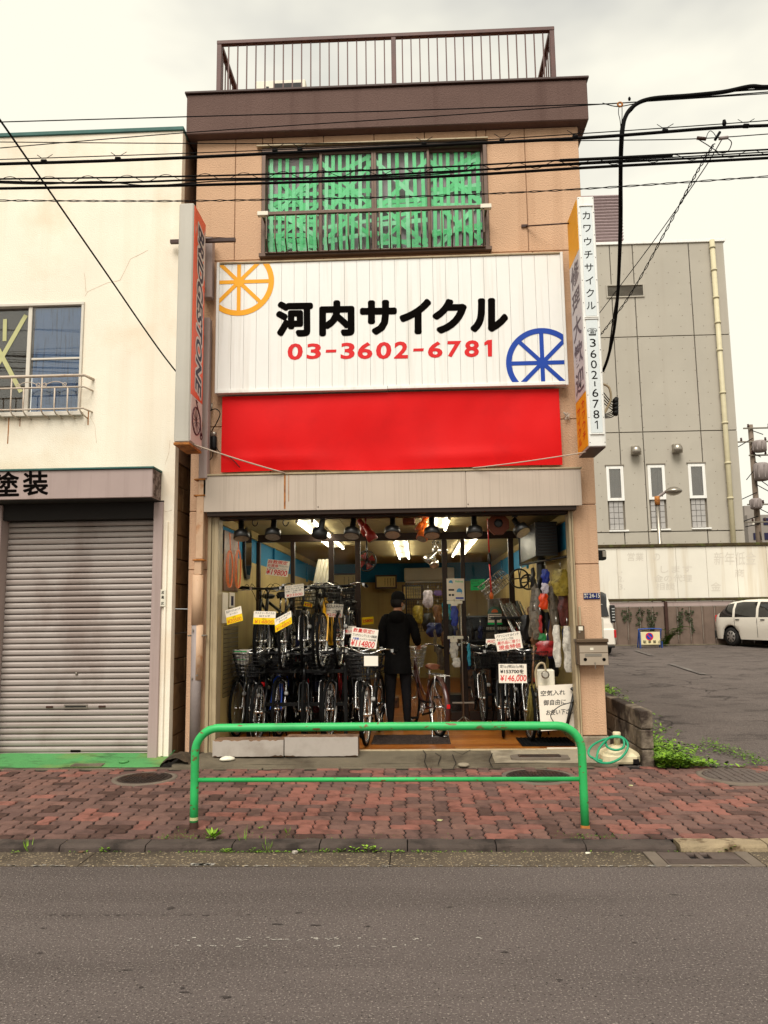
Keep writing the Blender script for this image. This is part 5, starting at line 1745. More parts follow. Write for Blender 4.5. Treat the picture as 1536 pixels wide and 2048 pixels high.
# manhole covers
m_coll = mat('collar_concrete', rgb(136, 122, 108, KG), .9, .12, 6, bump=.5, bscale=80)
m_iron2 = mat('cast_iron_grey', rgb(122, 106, 98, KG), .6, .12, 10, bump=.3, bscale=90, metal=.3)
labs = ['round rusty brown manhole cover in the pavement outside the roller shutter', 'round patterned manhole cover in the pavement below the green rail', 'round grey gridded manhole cover at the car park entrance']
for i, ((c, _), r_) in enumerate(zip(MANH, manr)):
    z_ = zs(c.y)
    t_ = thing('manhole_cover', labs[i], 'manhole cover', (c.x, c.y, z_), 'manhole covers')
    ri = (.245, .285, .31)[i]
    s_ = MB(); s_.lathe([(r_ + .004, -.03), (r_, .004), (ri + .012, .006), (ri + .008, -.01)], (c.x, c.y, z_), (0, 0, 1), 40, capa=False, capb=False); s_.build('collar', m_coll, t_)
    s_ = MB(); s_.lathe([(.0, .0), (ri - .03, .0), (ri - .028, .006), (ri + .002, .006), (ri + .004, -.01)], (c.x, c.y, z_), (0, 0, 1), 40, capa=False, capb=False); lid = s_.build('lid', m_iron2 if i == 2 else m_iron, t_)
    s_ = MB()
    st_ = .034 if i != 2 else .062
    wdb = .011 if i != 2 else .022
    k = -int(ri / st_)
    while k * st_ < ri:
        x = k * st_
        hh = math.sqrt(max(0, (ri - .04) ** 2 - x * x))
        if hh > .04:
            if i == 2:
                s_.box(c.x + x - st_ / 2 + .004, c.x + x + st_ / 2 - .004, c.y - hh, c.y + hh, z_ + .001, z_ + .006)
            else:
                n3 = int(2 * hh / .05)
                for j in range(n3):
                    yy = c.y - hh + (j + (.5 if k % 2 else 0)) * .05
                    s_.box(c.x + x - wdb, c.x + x + wdb, yy, yy + .034, z_ + .0005, z_ + .006)
        k += 1
    o_ = s_.build('tread', m_iron2 if i == 2 else m_iron, lid); o_['kind'] = 'stuff'
    s_ = MB(); s_.torus((c.x, c.y, z_ + .006), (0, 0, 1), .045, .006, 20, 5); s_.build('boss', m_iron2 if i == 2 else m_iron, lid)

# gutter drain
A, B = PZ(1312, 1707, 0), PZ(1478, 1732, 0)
dg = thing('drain_grate', 'grey cast iron gutter drain with two slots beside the kerb', 'drain', ((A.x + B.x) / 2, -3.1, 0))
s_ = MB(); s_.box(1.475, 2.155, -3.246, -2.956, -.1, -.022); s_.build('pit', m_bed, dg)
bx('frame', m_coll, dg, 1.475, 1.56, -3.246, -2.956, -.021, .008, .004); bx('frame', m_coll, dg, 2.07, 2.155, -3.246, -2.956, -.021, .008, .004); bx('frame', m_coll, dg, 1.562, 2.068, -3.246, -3.215, -.021, .008, .004)
for a, b, c_, d in ((1.565, 1.745, -3.21, -2.96), (1.885, 2.065, -3.21, -2.96), (1.80, 1.832, -3.21, -2.96), (1.747, 1.799, -3.21, -3.12), (1.833, 1.884, -3.21, -3.12), (1.747, 1.799, -3.0, -2.96), (1.833, 1.884, -3.0, -2.96)):
    bx('plate', m_iron2, dg, a, b, c_, d, -.02, .005, .003)
s_ = MB()
for k in range(5): s_.box(1.58, 2.05, -3.205 + k * .02, -3.195 + k * .02, .0052, .009)
s_.build('ribs', m_iron2, dg)

# apron fittings
c0 = P(1077, 1517, -.22)
cv = thing('meter_cover', 'low concrete frame with a rusty brown plate set in the apron', 'cover', (c0.x, -.3, .12))
s_ = MB()
pts = []
for i in range(28):
    a = 2 * math.pi * i / 28
    pts.append((c0.x + .29 * max(-1, min(1, 1.25 * math.cos(a))) + random.uniform(-.008, .008), -.30 + .115 * max(-1, min(1, 1.3 * math.sin(a))) + random.uniform(-.006, .006), .118))
s_.prism(pts, (0, 0, .03)); s_.build('mortar_frame', m_coll, cv)
bx('plate', m_iron, cv, c0.x - .21, c0.x + .21, -.34, -.235, .140, .158, .004)
c0 = PZ(927, 1529, .12)
pd = MB().lathe([(.055, -.01), (.056, .008), (.045, .014)], (c0.x, c0.y, apz(c0.x, c0.y) + .004), (0, 0, 1), 20).build('drain_cover', m_conc2, None, c0)
tag(pd, 'small pale round drain cap in the concrete apron', 'drain cap')

# two metal-faced ramp blocks below the bikes
m_alr = mat('ramp_face', rgb(192, 182, 172, 1.2), .5, .08, 3, metal=.2, spec=.4, bump=.15, bscale=12, col2=rgb(150, 138, 126), amt=.6, scale2=3)
m_wd = mat('ramp_core', rgb(120, 92, 70), .9, .2, 8, bump=.5, bscale=40, col2=rgb(70, 48, 34), amt=.7, scale2=6)
random.seed(14)
for i, (a, b, yt_, yb_3, lab) in enumerate(((425, 567, 1480, 1508, 'chipped grey-faced ramp block under the bicycles nearest the downpipe'), (569, 716, 1474, 1504, 'chipped grey-faced ramp block beside the doormat'))):
    y0 = -.27
    x0, x1 = P(a, 1495, y0).x, P(b, 1495, y0).x
    z0, z1_ = apz(0, y0) + .012, P((a + b) / 2, yt_, y0).z
    rb = thing('ramp_block', lab, 'ramp', ((x0 + x1) / 2, y0 + .12, z0), 'ramp blocks at the shop threshold')
    bx('core', m_wd, rb, x0 + .004, x1 - .002, y0 + .006, y0 + .23, z0, z1_ - .004, .006)
    pts = []
    n3 = 26
    for k in range(n3 + 1):
        pts.append((x0 + (x1 - x0) * k / n3, y0, z1_ - (random.uniform(0, .02) if (k % 7 < 4 and i == 0) else random.uniform(0, .003))))
    for k in range(n3, -1, -1):
        e = random.uniform(0, .016) if (k < 4 or k > n3 - 5) else random.uniform(0, .003)
        pts.append((x0 + (x1 - x0) * k / n3, y0, z0 + .005 + e))
    s_ = MB(); s_.prism(pts, (0, .005, 0)); s_.build('face_sheet', m_alr, rb)
c0 = P(455, 1515, -.36)
mb = MB()
mb.lathe([(.001, 0), (.045, .004), (.058, .014), (.05, .03), (.02, .042), (.001, .045)], (c0.x, -.36, apz(0, -.36) + .002), (0, 0, 1), 10)
mb.v = [(c0.x + (x - c0.x) * 1.25 + (y + .36) * .5, y + random.uniform(-.006, .006), z + random.uniform(-.004, .004)) for x, y, z in mb.v]
o = mb.build('seashell', m_wpl, None, (c0.x, -.36, .12)); tag(o, 'small cream shell lying on the concrete before the ramp block', 'shell')

# white plastic weight with green hose
m_wt = mat('weight_plastic', rgb(226, 212, 174, 1.15), .55, .05, 5, spec=.35)
m_hose = mat('hose_green', rgb(20, 150, 104, 1.15), .45, .06, 20, spec=.45)
WY = -.33
wc = P(1238, 1520, WY)
wz = .105
wt = thing('plastic_weight', 'cream plastic flagpole base weight beside the low block wall', 'weight', (wc.x, WY, wz))
s_ = MB()
def ring_pts(hw, hd, z, c):
    return [(wc.x - hw + c, WY - hd, z), (wc.x + hw - c, WY - hd, z), (wc.x + hw, WY - hd + c, z), (wc.x + hw, WY + hd - c, z), (wc.x + hw - c, WY + hd, z), (wc.x - hw + c, WY + hd, z), (wc.x - hw, WY + hd - c, z), (wc.x - hw, WY - hd + c, z)]
lv_ = [ring_pts(.18, .17, wz, .06), ring_pts(.19, .18, wz + .02, .06), ring_pts(.19, .18, wz + .07, .06), ring_pts(.16, .15, wz + .10, .06), ring_pts(.07, .07, wz + .15, .03), ring_pts(.05, .05, wz + .16, .02)]
ks = []
for L_ in lv_:
    ks.append(len(s_.v)); s_.v += L_
for a, b in zip(ks, ks[1:]):
    for j in range(8): s_.face((a + j, a + (j + 1) % 8, b + (j + 1) % 8, b + j))
s_.face([ks[0] + j for j in range(8)]); s_.face([ks[-1] + j for j in range(8)])
s_.build('tank', m_wt, wt)
s_ = MB(); s_.lathe([(.034, .15), (.030, .225), (.028, .24)], (wc.x - .01, WY, wz), (0, 0, 1), 16); s_.build('neck', m_wt, wt)
s_ = MB(); s_.lathe([(.038, .236), (.04, .242), (.04, .275), (.034, .283)], (wc.x - .01, WY, wz), (0, 0, 1), 16); s_.build('cap', m_wt, wt)
s_ = MB(); s_.box(wc.x + .09, wc.x + .15, WY - .183, WY - .12, wz + .001, wz + .05, .004); s_.build('drain_notch', m_bed, wt)
def cpt(px, py, y): return P(px, py, y)
hp = [cpt(1205, 1522, -.62), cpt(1182, 1514, -.60), cpt(1177, 1503, -.56), cpt(1186, 1490, -.50), cpt(1208, 1479, -.40), cpt(1230, 1474, -.42), cpt(1246, 1478, -.46), cpt(1247, 1494, -.50), cpt(1232, 1500, -.53), cpt(1215, 1494, -.50), cpt(1212, 1482, -.42),
      cpt(1222, 1474, -.38), cpt(1240, 1473, -.40), cpt(1254, 1484, -.48), cpt(1254, 1500, -.53), cpt(1240, 1517, -.58), cpt(1218, 1526, -.62), cpt(1198, 1524, -.63), cpt(1184, 1514, -.61)]
hs = MB().tube(smooth_path(hp, 7), .0115, 8)
hp2 = [cpt(1193, 1520, -.62), cpt(1197, 1500, -.56), cpt(1207, 1486, -.5), cpt(1218, 1476, -.4)]
hs.tube(smooth_path(hp2, 6), .0115, 8)
o = hs.build('garden_hose', m_hose, None, (wc.x - .08, -.55, .12)); tag(o, 'coiled green garden hose draped over the cream weight', 'hose')

# mailbox, key box, address plate
MBY = -.14
A, B = P(1157, 1280, MBY), P(1218, 1330, MBY)
m_mb = mat('mailbox_steel', rgb(196, 180, 160), .38, .05, 4, metal=.55, spec=.4)
m_mbd = mat('mailbox_bronze', rgb(104, 86, 68), .45, .08, 4, metal=.4)
mx_ = thing('mailbox', 'stainless steel mailbox with dark hood fixed to the right pier', 'mailbox', ((A.x + B.x) / 2, MBY, B.z))
zsp = P(1190, 1306, MBY).z
bx('body', m_mbd, mx_, A.x - .02, B.x + .0, MBY + .006, -.002, B.z + .004, A.z - .03, .004)
bx('hood', m_mbd, mx_, A.x - .025, B.x + .004, MBY - .02, -.002, A.z - .028, A.z + .01, .006)
bx('flap', m_mb, mx_, A.x + .005, B.x - .004, MBY - .002, MBY + .004, zsp + .004, P(1190, 1291, MBY).z, .002)
bx('door', m_mb, mx_, A.x + .005, B.x - .004, MBY - .002, MBY + .004, B.z, zsp - .002, .002)
bx('name_strip', m_steel, mx_, A.x + .06, B.x - .07, MBY - .005, MBY - .0025, zsp - .036, zsp - .006, .001)
bx('label', m_wpl, mx_, A.x + .115, A.x + .15, MBY - .005, MBY - .0025, zsp + .03, zsp + .055, .001)
for px in (1170.5, 1208): c0 = P(px, 1319, MBY); MB().lathe([(.018, 0), (.018, .003)], (c0.x, MBY - .002, c0.z), (0, -1, 0), 16).build('viewing_hole', m_ink, mx_)
c0 = P(1190, 1326, MBY); MB().lathe([(.009, 0), (.008, .006)], (c0.x, MBY - .002, c0.z), (0, -1, 0), 10).build('lock', m_steel, mx_)
MB().box(c0.x - .004, c0.x + .004, MBY - .012, MBY - .009, c0.z - .06, c0.z - .004).build('key', m_steel, mx_)
A, B = P(1154, 1251, -.09), P(1170, 1278, -.09)
kb = bx('switch_box', m_mbd, None, A.x, B.x, -.09, -.047, B.z, A.z, .004, loc=((A.x + B.x) / 2, -.09, B.z))
tag(kb, 'small bronze shutter switch box above the mailbox', 'switch box')
bx('label', m_wpl, kb, A.x + .015, B.x - .018, -.0925, -.0905, B.z + .09, A.z - .01, 0)
c0 = P(1159, 1264, -.09); MB().lathe([(.011, 0), (.009, .006)], (c0.x, -.0905, c0.z), (0, -1, 0), 12).build('keyhole', m_steel, kb)
bx('cable_pipe', m_alu, kb, A.x + .03, A.x + .05, -.075, -.05, A.z + .001, A.z + .2, .004)
A, B = P(1167, 1186, -.012), P(1201, 1198, -.012)
ad = bx('address_plate', m_blu, None, A.x, B.x - .004, -.012, -.002, B.z, A.z, .002, loc=((A.x + B.x) / 2, -.01, A.z))
ad.data.materials[0] = mat('address_navy', rgb(18, 30, 92), .4, .05)
tag(ad, 'small navy address plate with white numbers on the right pier', 'address plate')
mb = MB()
letter(mb, '24-15', P(1178.6, 1187.2, -.015), P(1199.6, 1186.6, -.015), P(1178.6, 1195.6, -.015), .0, lift=0)
letter(mb, '亀戸', P(1168.2, 1186.8, -.015), P(1176.6, 1186.6, -.015), P(1168.2, 1191, -.015), .01, lift=0)
letter(mb, '47番', P(1168.2, 1192.2, -.015), P(1177, 1192, -.015), P(1168.2, 1196.4, -.015), .01, lift=0)
flatmesh(mb, 'lettering', m_wpl, ad)
# fittings on the right flank of the shop
A = P(1208, 1115, .35)
fl_ = thing('wall_lamp', 'black outdoor lamp fixed on the flank of the shop facing the car park', 'lamp', (1.98, .35, A.z))
bx('arm', m_black, fl_, 1.982, 2.05, .32, .38, A.z - .12, A.z + .0, .004); bx('head', m_black, fl_, 2.0, 2.13, .28, .42, A.z - .03, A.z + .08, .01); bx('lens', m_steel, fl_, 2.085, 2.128, .272, .279, A.z + .0, A.z + .07, .004)
gp = thing('gas_pipe', 'cream gas pipe and meter on the flank of the shop', 'pipe', (2.04, .6, 1.2))
A = P(1210, 1225, .6)
MB().tube(smooth_path([(1.985, .6, A.z + .13), (2.05, .6, A.z + .13), (2.07, .6, A.z + .1), (2.07, .6, A.z - .05)], 5), .022, 8).build('pipe', m_wpl, gp)
bx('meter', m_wpl, gp, 1.985, 2.13, .55, .72, A.z - .3, A.z - .05, .02)

# cable fittings at the left of the sign
A = P(428, 885, -.05)
cf = thing('cable_fitting', 'black cylindrical cable fitting with looped wires on the wall left of the red banner', 'cable fitting', (A.x, -.05, A.z))
MB().lathe([(.03, -.09), (.034, -.06), (.034, .06), (.03, .065)], (A.x, -.06, A.z), (0, 0, 1), 14).build('body', m_black, cf)
MB().lathe([(.031, .066), (.031, .11), (.026, .115)], (A.x, -.06, A.z), (0, 0, 1), 14).build('cap', m_steel, cf)
s_ = MB()
s_.tube(smooth_path([P(418, 822, -.06), P(432, 818, -.09), P(440, 828, -.09), P(432, 848, -.06), P(424, 862, -.05), P(426, 876, -.06)], 6), .006, 6)
s_.tube(smooth_path([P(426, 895, -.06), P(424, 915, -.07), P(412, 922, -.07), P(411, 912, -.07), P(421, 890, -.06), P(418, 830, -.05)], 6), .005, 6)
s_.tube(smooth_path([P(432, 893, -.08), P(440, 905, -.09), P(460, 915, -.1), P(480, 935, -.1)], 6), .005, 6)
s_.build('wires', m_black, cf)
s_ = MB(); s_.cyl(P(424, 806, -.05), P(423, 822, -.05), .008, 6); s_.build('hook', m_steel, cf)
A = P(1131, 835, -.03)
cr_ = MB()
random.seed(33)
for i in range(5):
    cr_.tube(smooth_path([P(1130 + random.uniform(-5, 12), 826 + random.uniform(-3, 20), -.03 - .01 * random.random()) for _ in range(4)], 5), .004, 5)
o = cr_.build('wire_tangle', m_fascia, None, (A.x, -.03, A.z)); tag(o, 'pale tangle of loose wire on the wall beside the right box sign', 'wire')
# loops on the right flank
s_ = MB()
s_.tube(smooth_path([P(1206, 768, .2), P(1218, 775, .2), P(1222, 795, .2), P(1215, 815, .2), P(1206, 830, .2)], 6), .014, 6)
o = s_.build('conduit_loop', m_alu, None, (2.05, .2, 4.3)); tag(o, 'pale conduit loop behind the right box sign', 'conduit')
s_ = MB()
for i in range(4):
    s_.tube(smooth_path([P(1207, 785 + i * 7, .2), P(1222, 803 + i * 5, .2), P(1232, 806 + i * 6, .2), P(1224, 822 + i * 4, .2), P(1207, 830 + i * 2, .2)], 5), .006, 5)
    s_.lathe([(.03, 0), (.035, .03), (.02, .07)], P(1229, 806 + i * 8, .2), (.4, 0, .8), 8)
o = s_.build('wire_clamps', m_black, None, (2.1, .2, 4.2)); tag(o, 'black service wire clamps hanging right of the box sign', 'clamps')

# stays from the box signs to the fascia
m_str = mat('stay_cord', rgb(196, 178, 160), .6, .05)
o = MB().tube(hang(P(384, 888, -.6), P(570, 946, -.16), .01, 8), .008, 6).build('stay_cord', m_str, None, P(470, 915, -.4)); tag(o, 'pale stay cord from the grey box sign down to the fascia', 'cord')
o = MB().tube(hang(P(945, 936, -.16), P(1172, 904, -.6), .01, 8), .006, 6).build('stay_cord', m_str, None, P(1050, 920, -.4)); tag(o, 'pale stay cord from the fascia up to the white box sign', 'cord')

# ---------------------------------------------------------------- overhead cables along the kerb
m_cab = mat('cable_black', (.004, .0035, .0035), .7, 0, spec=.08)
CY = -2.6
def cable(name, label, pts, r, dy=0, twist=None, n=7):
    """pts in photo pixels, run on past both frame edges"""
    W_ = [P(x, y, CY + dy) for x, y in pts]
    d0, d1 = (W_[0] - W_[1]).normalized(), (W_[-1] - W_[-2]).normalized()
    path = [W_[0] + d0 * 14 + Vector((0, 0, .5))] + smooth_path(W_, 14) + [W_[-1] + d1 * 14 + Vector((0, 0, .5))]
    mbq = MB()
    if twist:
        rad, per = twist
        L_ = 0
        pp = [[], []]
        fine = []
        for a, b in zip(path, path[1:]):
            m_ = max(1, int((b - a).length / (per / 6)))
            for i in range(m_): fine.append(a.lerp(b, i / m_))
        for i, c in enumerate(fine):
            if i: L_ += (fine[i] - fine[i - 1]).length
            ph = 2 * math.pi * L_ / per
            for k in (0, 1):
                pp[k].append(c + Vector((0, math.cos(ph + k * math.pi) * rad, math.sin(ph + k * math.pi) * rad)))
        for k in (0, 1): mbq.tube(pp[k], r, 5)
    else:
        mbq.tube(path, r, n)
    o_ = mbq.build(name, m_cab, None, W_[len(W_) // 2])
    return tag(o_, label, 'cable', 'overhead cables along the street')
cable('overhead_cable', 'topmost thin overhead cable crossing the brown parapet', [(0, 244), (390, 233), (780, 222), (1130, 210), (1243, 206), (1536, 184)], .0045)
cable('overhead_cable', 'thin overhead cable slanting across the brown parapet just below the topmost one', [(0, 296), (390, 264), (860, 233), (1180, 210), (1243, 207)][0:1] + [(390, 264), (860, 233), (1180, 210), (1290, 203), (1536, 187)], .004, .05)
cable('overhead_cable', 'thin level overhead cable just above the upstairs window', [(0, 284), (440, 287), (860, 285), (1180, 281), (1380, 278), (1536, 268)], .004, .1)
cable('overhead_cable', 'thin messenger wire carrying the thick upper telephone cable', [(0, 319), (440, 304), (860, 286), (1180, 266), (1400, 251), (1536, 241)], .004)
cable('overhead_cable', 'thick black telephone cable passing the top of the upstairs window', [(0, 328), (230, 321), (440, 312), (860, 291), (1180, 275), (1430, 256), (1536, 251)], .0125, 0, None, 10)
cable('overhead_cable', 'lowest thick black cable of the spiral-wrapped bundle', [(0, 377), (440, 369), (860, 354), (1180, 335), (1536, 316)], .011, 0, None, 10)
cable('overhead_cable', 'upper black cable of the spiral-wrapped bundle', [(0, 358), (440, 351), (860, 335), (1180, 317), (1536, 299)], .007)
cable('overhead_cable', 'middle black cable of the spiral-wrapped bundle', [(0, 363), (200, 366), (440, 358), (640, 356), (860, 345), (1180, 327), (1536, 309)], .0085, .03)
cable('overhead_cable', 'thin slack cable inside the spiral-wrapped bundle', [(0, 366), (90, 368), (200, 363), (300, 371), (440, 362), (560, 360), (700, 356), (860, 349), (1000, 336), (1180, 324), (1536, 304)], .005, -.03)
cable('overhead_cable', 'twisted pair cable sagging below the spiral-wrapped bundle', [(0, 401), (240, 402), (440, 401), (860, 392), (1180, 377), (1536, 353)], .0035, 0, (.006, .30))
# spiral hanger
mbq = MB()
pts = []
for i in range(0, 1400):
    px = -120 + i * 1.3
    t_ = px / 1536
    yc = 361 - 7 * t_ * .5 - 48 * t_ * t_ * 1.05
    yc = 363 - 11 * t_ - 45 * t_ * t_
    ph = px / 78.0 * 2 * math.pi
    pts.append(P(px, yc - 6.5 * math.sin(ph) - 3, CY + .035 * math.cos(ph)))
mbq.tube(pts, .0028, 4)
o = mbq.build('spiral_hanger', m_cab, None, P(768, 350, CY)); tag(o, 'thin wire spiral wrapped round the lower cable bundle', 'wire')
mbq = MB()
for px, py in ((88, 323), (236, 318), (550, 302), (600, 300), (848, 288), (1004, 281), (1150, 274), (1330, 262), (1492, 252)):
    c = P(px, py, CY); mbq.lathe([(.018, -.02), (.018, .02)], c, (1, 0, -.05), 8)
    mbq.tube([c + Vector((-.06, 0, .06)), c + Vector((-.02, 0, .03)), c + Vector((.02, 0, .03)), c + Vector((.07, 0, .06))], .003, 4)
o = mbq.build('cable_hangers', m_cab, None, P(768, 290, CY)); o['kind'] = 'stuff'; tag(o, 'small black hanger clips along the thick telephone cable', 'clips')
cable('overhead_cable', 'short grey sleeve pipe on the bundle right of the shop', [(1180, 319), (1344, 311)], .0145) if False else None
o = MB().cyl(P(1120, 321, CY - .02), P(1345, 311, CY - .02), .0125, 8).build('cable_sleeve', m_cab, None, P(1240, 316, CY)); tag(o, 'straight black sleeve on the cable bundle right of the parapet', 'sleeve')
# the thick service drop curving down behind the right sign
def drop(name, label, pts, r, n=8):
    W_ = smooth_path([P(*p) for p in pts], 8)
    o_ = MB().tube(W_, r, n).build(name, m_cab, None, W_[len(W_) // 2])
    return tag(o_, label, 'cable', 'service drops')
drop('service_cable', 'thick black service cable bending down past the right box sign', [(2000, 150, CY), (1640, 168, CY), (1536, 174, CY), (1500, 173, CY), (1446, 184, CY), (1380, 191, CY), (1300, 198, CY), (1264, 215, CY), (1247, 245, CY), (1242, 290, CY + .05), (1241, 360, CY + .3), (1240, 470, CY + .9), (1236, 580, CY + 1.6), (1228, 660, CY + 2.2), (1216, 715, CY + 2.6), (1206, 742, CY + 2.85)], .0165, 10)
drop('service_cable', 'second thin cable strapped along the thick service cable', [(1700, 170, CY), (1536, 178, CY), (1446, 184, CY + .02), (1300, 200, CY), (1262, 222, CY), (1249, 250, CY + .02), (1244, 330, CY + .25), (1244, 420, CY + .6), (1243, 470, CY + .85), (1238, 560, CY + 1.5), (1226, 640, CY + 2.15), (1218, 700, CY + 2.6)], .007)
drop('service_cable', 'straight service wire slanting down from the left sky to the shop wall', [(-160, 20, -4.4), (0, 240, -3.1), (200, 528, -1.5), (330, 715, -.55), (420, 822, -.08)], .008)
drop('service_cable', 'thin straight wire slanting from the insulators down to the right flank', [(1446, 275, CY), (1400, 350, CY + .3), (1300, 492, CY + 1.3), (1196, 630, .1)], .004)
W_ = smooth_path([P(1428, 288, CY), P(1390, 352, CY + .3), P(1330, 465, CY + 1.1), P(1260, 590, CY + 2.0), P(1200, 672, .1)], 30)
s_ = MB()
for k in (0, 1):
    s_.tube([c + Vector((math.cos(i * .7 + k * math.pi) * .008, 0, math.sin(i * .7 + k * math.pi) * .008)) for i, c in enumerate(W_)], .0042, 5)
o = s_.build('service_cable', m_cab, None, W_[60]); tag(o, 'twisted service wire slanting from the insulators down to the right flank', 'cable', 'service drops')
ins = thing('insulator_set', 'dark insulators and jumper loops on the cables at upper right', 'insulators', P(1430, 270, CY))
MB().cyl(P(1394, 276, CY), P(1412, 278, CY), .014, 8).build('strain_insulator', m_dbrown, ins); MB().cyl(P(1438, 277, CY), P(1456, 275, CY), .014, 8).build('strain_insulator', m_pg, ins)
MB().cyl(P(1430, 280, CY), P(1440, 264, CY), .011, 8).build('clamp', m_cab, ins); MB().lathe([(.01, 0), (.018, .02), (.012, .05)], P(1449, 252, CY), (0, 0, 1), 8).build('clamp', m_cab, ins)
s_ = MB(); s_.tube(smooth_path([P(1394, 277, CY), P(1412, 288, CY), P(1440, 305, CY), P(1456, 302, CY), P(1463, 285, CY), P(1452, 275, CY)], 6), .004, 5)
s_.tube(smooth_path([P(1412, 278, CY), P(1416, 266, CY), P(1422, 262, CY), P(1430, 270, CY), P(1432, 280, CY)], 6), .003, 5); s_.build('jumper_wire', m_cab, ins)
i2 = thing('insulator_set', 'small reddish insulator where the top cables meet beside the parapet', 'insulators', P(1240, 209, CY))
MB().torus(P(1240, 209, CY), (0, 1, 0), .018, .008, 14, 6).build('ring', m_rust, i2); MB().lathe([(.008, 0), (.012, .015), (.006, .03)], P(1259, 201, CY), (0, 0, 1), 8).build('clip', m_cab, i2)
s_ = MB(); s_.tube(smooth_path([P(1205, 206, CY), P(1235, 213, CY), P(1270, 207, CY), P(1292, 200, CY)], 5), .004, 5); s_.tube(smooth_path([P(1238, 212, CY), P(1237, 226, CY), P(1240, 240, CY), P(1242, 260, CY)], 5), .003, 5); s_.tube(smooth_path([P(1244, 212, CY), P(1244, 235, CY), P(1242, 260, CY)], 5), .003, 5); s_.build('tie_wire', m_cab, i2)

# ---------------------------------------------------------------- weeds
m_lf = [mat('leaf_%d' % i, c, .6, .2, 30, spec=.3) for i, c in enumerate([(.15, .27, .015), (.10, .20, .012), (.21, .34, .03), (.06, .12, .012)])]
def leaf(mb, c, d, up, L_, wd):
    s = d.cross(up).normalized() * wd / 2
    a, b = c, c + d * L_
    m1 = c + d * L_ * .45 + up * L_ * .08
    mb.poly([a, m1 - s, b, m1 + s])
random.seed(77)
mb = MB()
def lotsurf(x, y): return lotz(x, y) if y > -.54 else zs(y)
n_l = 0
while n_l < 6500:
    y = -.66 + 7.0 * random.random() ** 1.9
    f = (y + .66) / 7
    x0 = 2.30 + max(0, y - 1.0) * .19
    wdt = .40 * (1 - f) + .18 + (.12 * math.sin(y * 5))
    if y < -.4: wdt *= .9
    x = x0 + abs(random.gauss(0, wdt * .5))
    if y > 1.8 and x < 2.02: continue
    mb.cm = random.choice([0, 0, 1, 1, 2, 3])
    h = random.uniform(.0, .10) * (1 - min(1, (x - x0) / .9))
    a = random.uniform(0, 6.28)
    d = Vector((math.cos(a), math.sin(a), random.uniform(-.1, .7))).normalized()
    leaf(mb, Vector((x, y, lotsurf(x, y) + .008 + h)), d, Vector((0, 0, 1)), random.choice([.02, .03, .045, .06, .085]) * random.uniform(.7, 1.2), random.uniform(.016, .046))
    n_l += 1
for i in range(420):      # the thinner run along the edge of the tarmac
    t_ = random.random()
    q0 = PZ(1405 + 125 * t_ + random.gauss(0, 6), 1488 + 40 * t_ + random.gauss(0, 5), .1)
    mb.cm = random.choice([0, 1, 3, 3])
    a = random.uniform(0, 6.28)
    d = Vector((math.cos(a), math.sin(a), random.uniform(0, .6))).normalized()
    leaf(mb, Vector((q0.x, q0.y, lotsurf(q0.x, q0.y) + .01 + random.uniform(0, .03))), d, Vector((0, 0, 1)), random.uniform(.02, .04), .02)
wds = mb.build('weeds', m_lf, None, (2.5, 0, .1)); wds['kind'] = 'stuff'
tag(wds, 'bright green ground-cover weeds along the block wall', 'weeds')
# tufts in the gutter and paving joints
k = 0
TUFT = [(62, 1700, .09, 'grass'), (212, 1702, .05, 'leaf'), (424, 1673, .10, 'broad'), (522, 1655, .03, 'leaf'), (575, 1663, .05, 'grass'), (486, 1690, .12, 'grass'), (510, 1702, .04, 'leaf'), (537, 1698, .09, 'grass'), (452, 1704, .04, 'leaf'), (650, 1702, .035, 'leaf'), (685, 1700, .05, 'leaf'),
        (712, 1700, .05, 'leaf'), (735, 1703, .06, 'leaf'), (752, 1701, .06, 'leaf'), (800, 1704, .03, 'leaf'), (840, 1705, .03, 'leaf'), (1113, 1678, .055, 'broad'), (1284, 1690, .05, 'leaf'), (1460, 1700, .06, 'leaf'), (600, 1704, .03, 'leaf'), (30, 1706, .03, 'leaf'), (945, 1531, .045, 'leaf'), (1300, 1500, .08, 'leaf'), (1306, 1518, .06, 'leaf'), (170, 1660, .0, 'x')]
gw_ = MB()
TL = {62: 'spreading grass tuft in the gutter at the far left', 486: 'tall thin grass blade cluster on the kerb right of the left rail foot', 537: 'thin grass tuft in the gutter right of the left rail foot', 424: 'jagged bright green weed beside the left rail foot', 1113: 'low jagged weed beside the right rail foot', 522: 'tiny weed in the paving joint right of the left rail foot',
      575: 'small grass tuft in the paving joint near the kerb', 945: 'small weed at the pale round cover on the apron', 1300: 'small leafy weed at the foot of the low block wall', 1306: 'lowest leafy weed beside the end of the block wall', 1284: 'tiny weed between the dark and pale kerb stones', 1460: 'leafy sprig on the pale kerb above the drain', 212: 'bright round-leaved weed in the gutter left of the rail', 735: 'round-leaved weed in the gutter below the middle of the rail', 752: 'last round-leaved weed in the gutter right of its twin'}
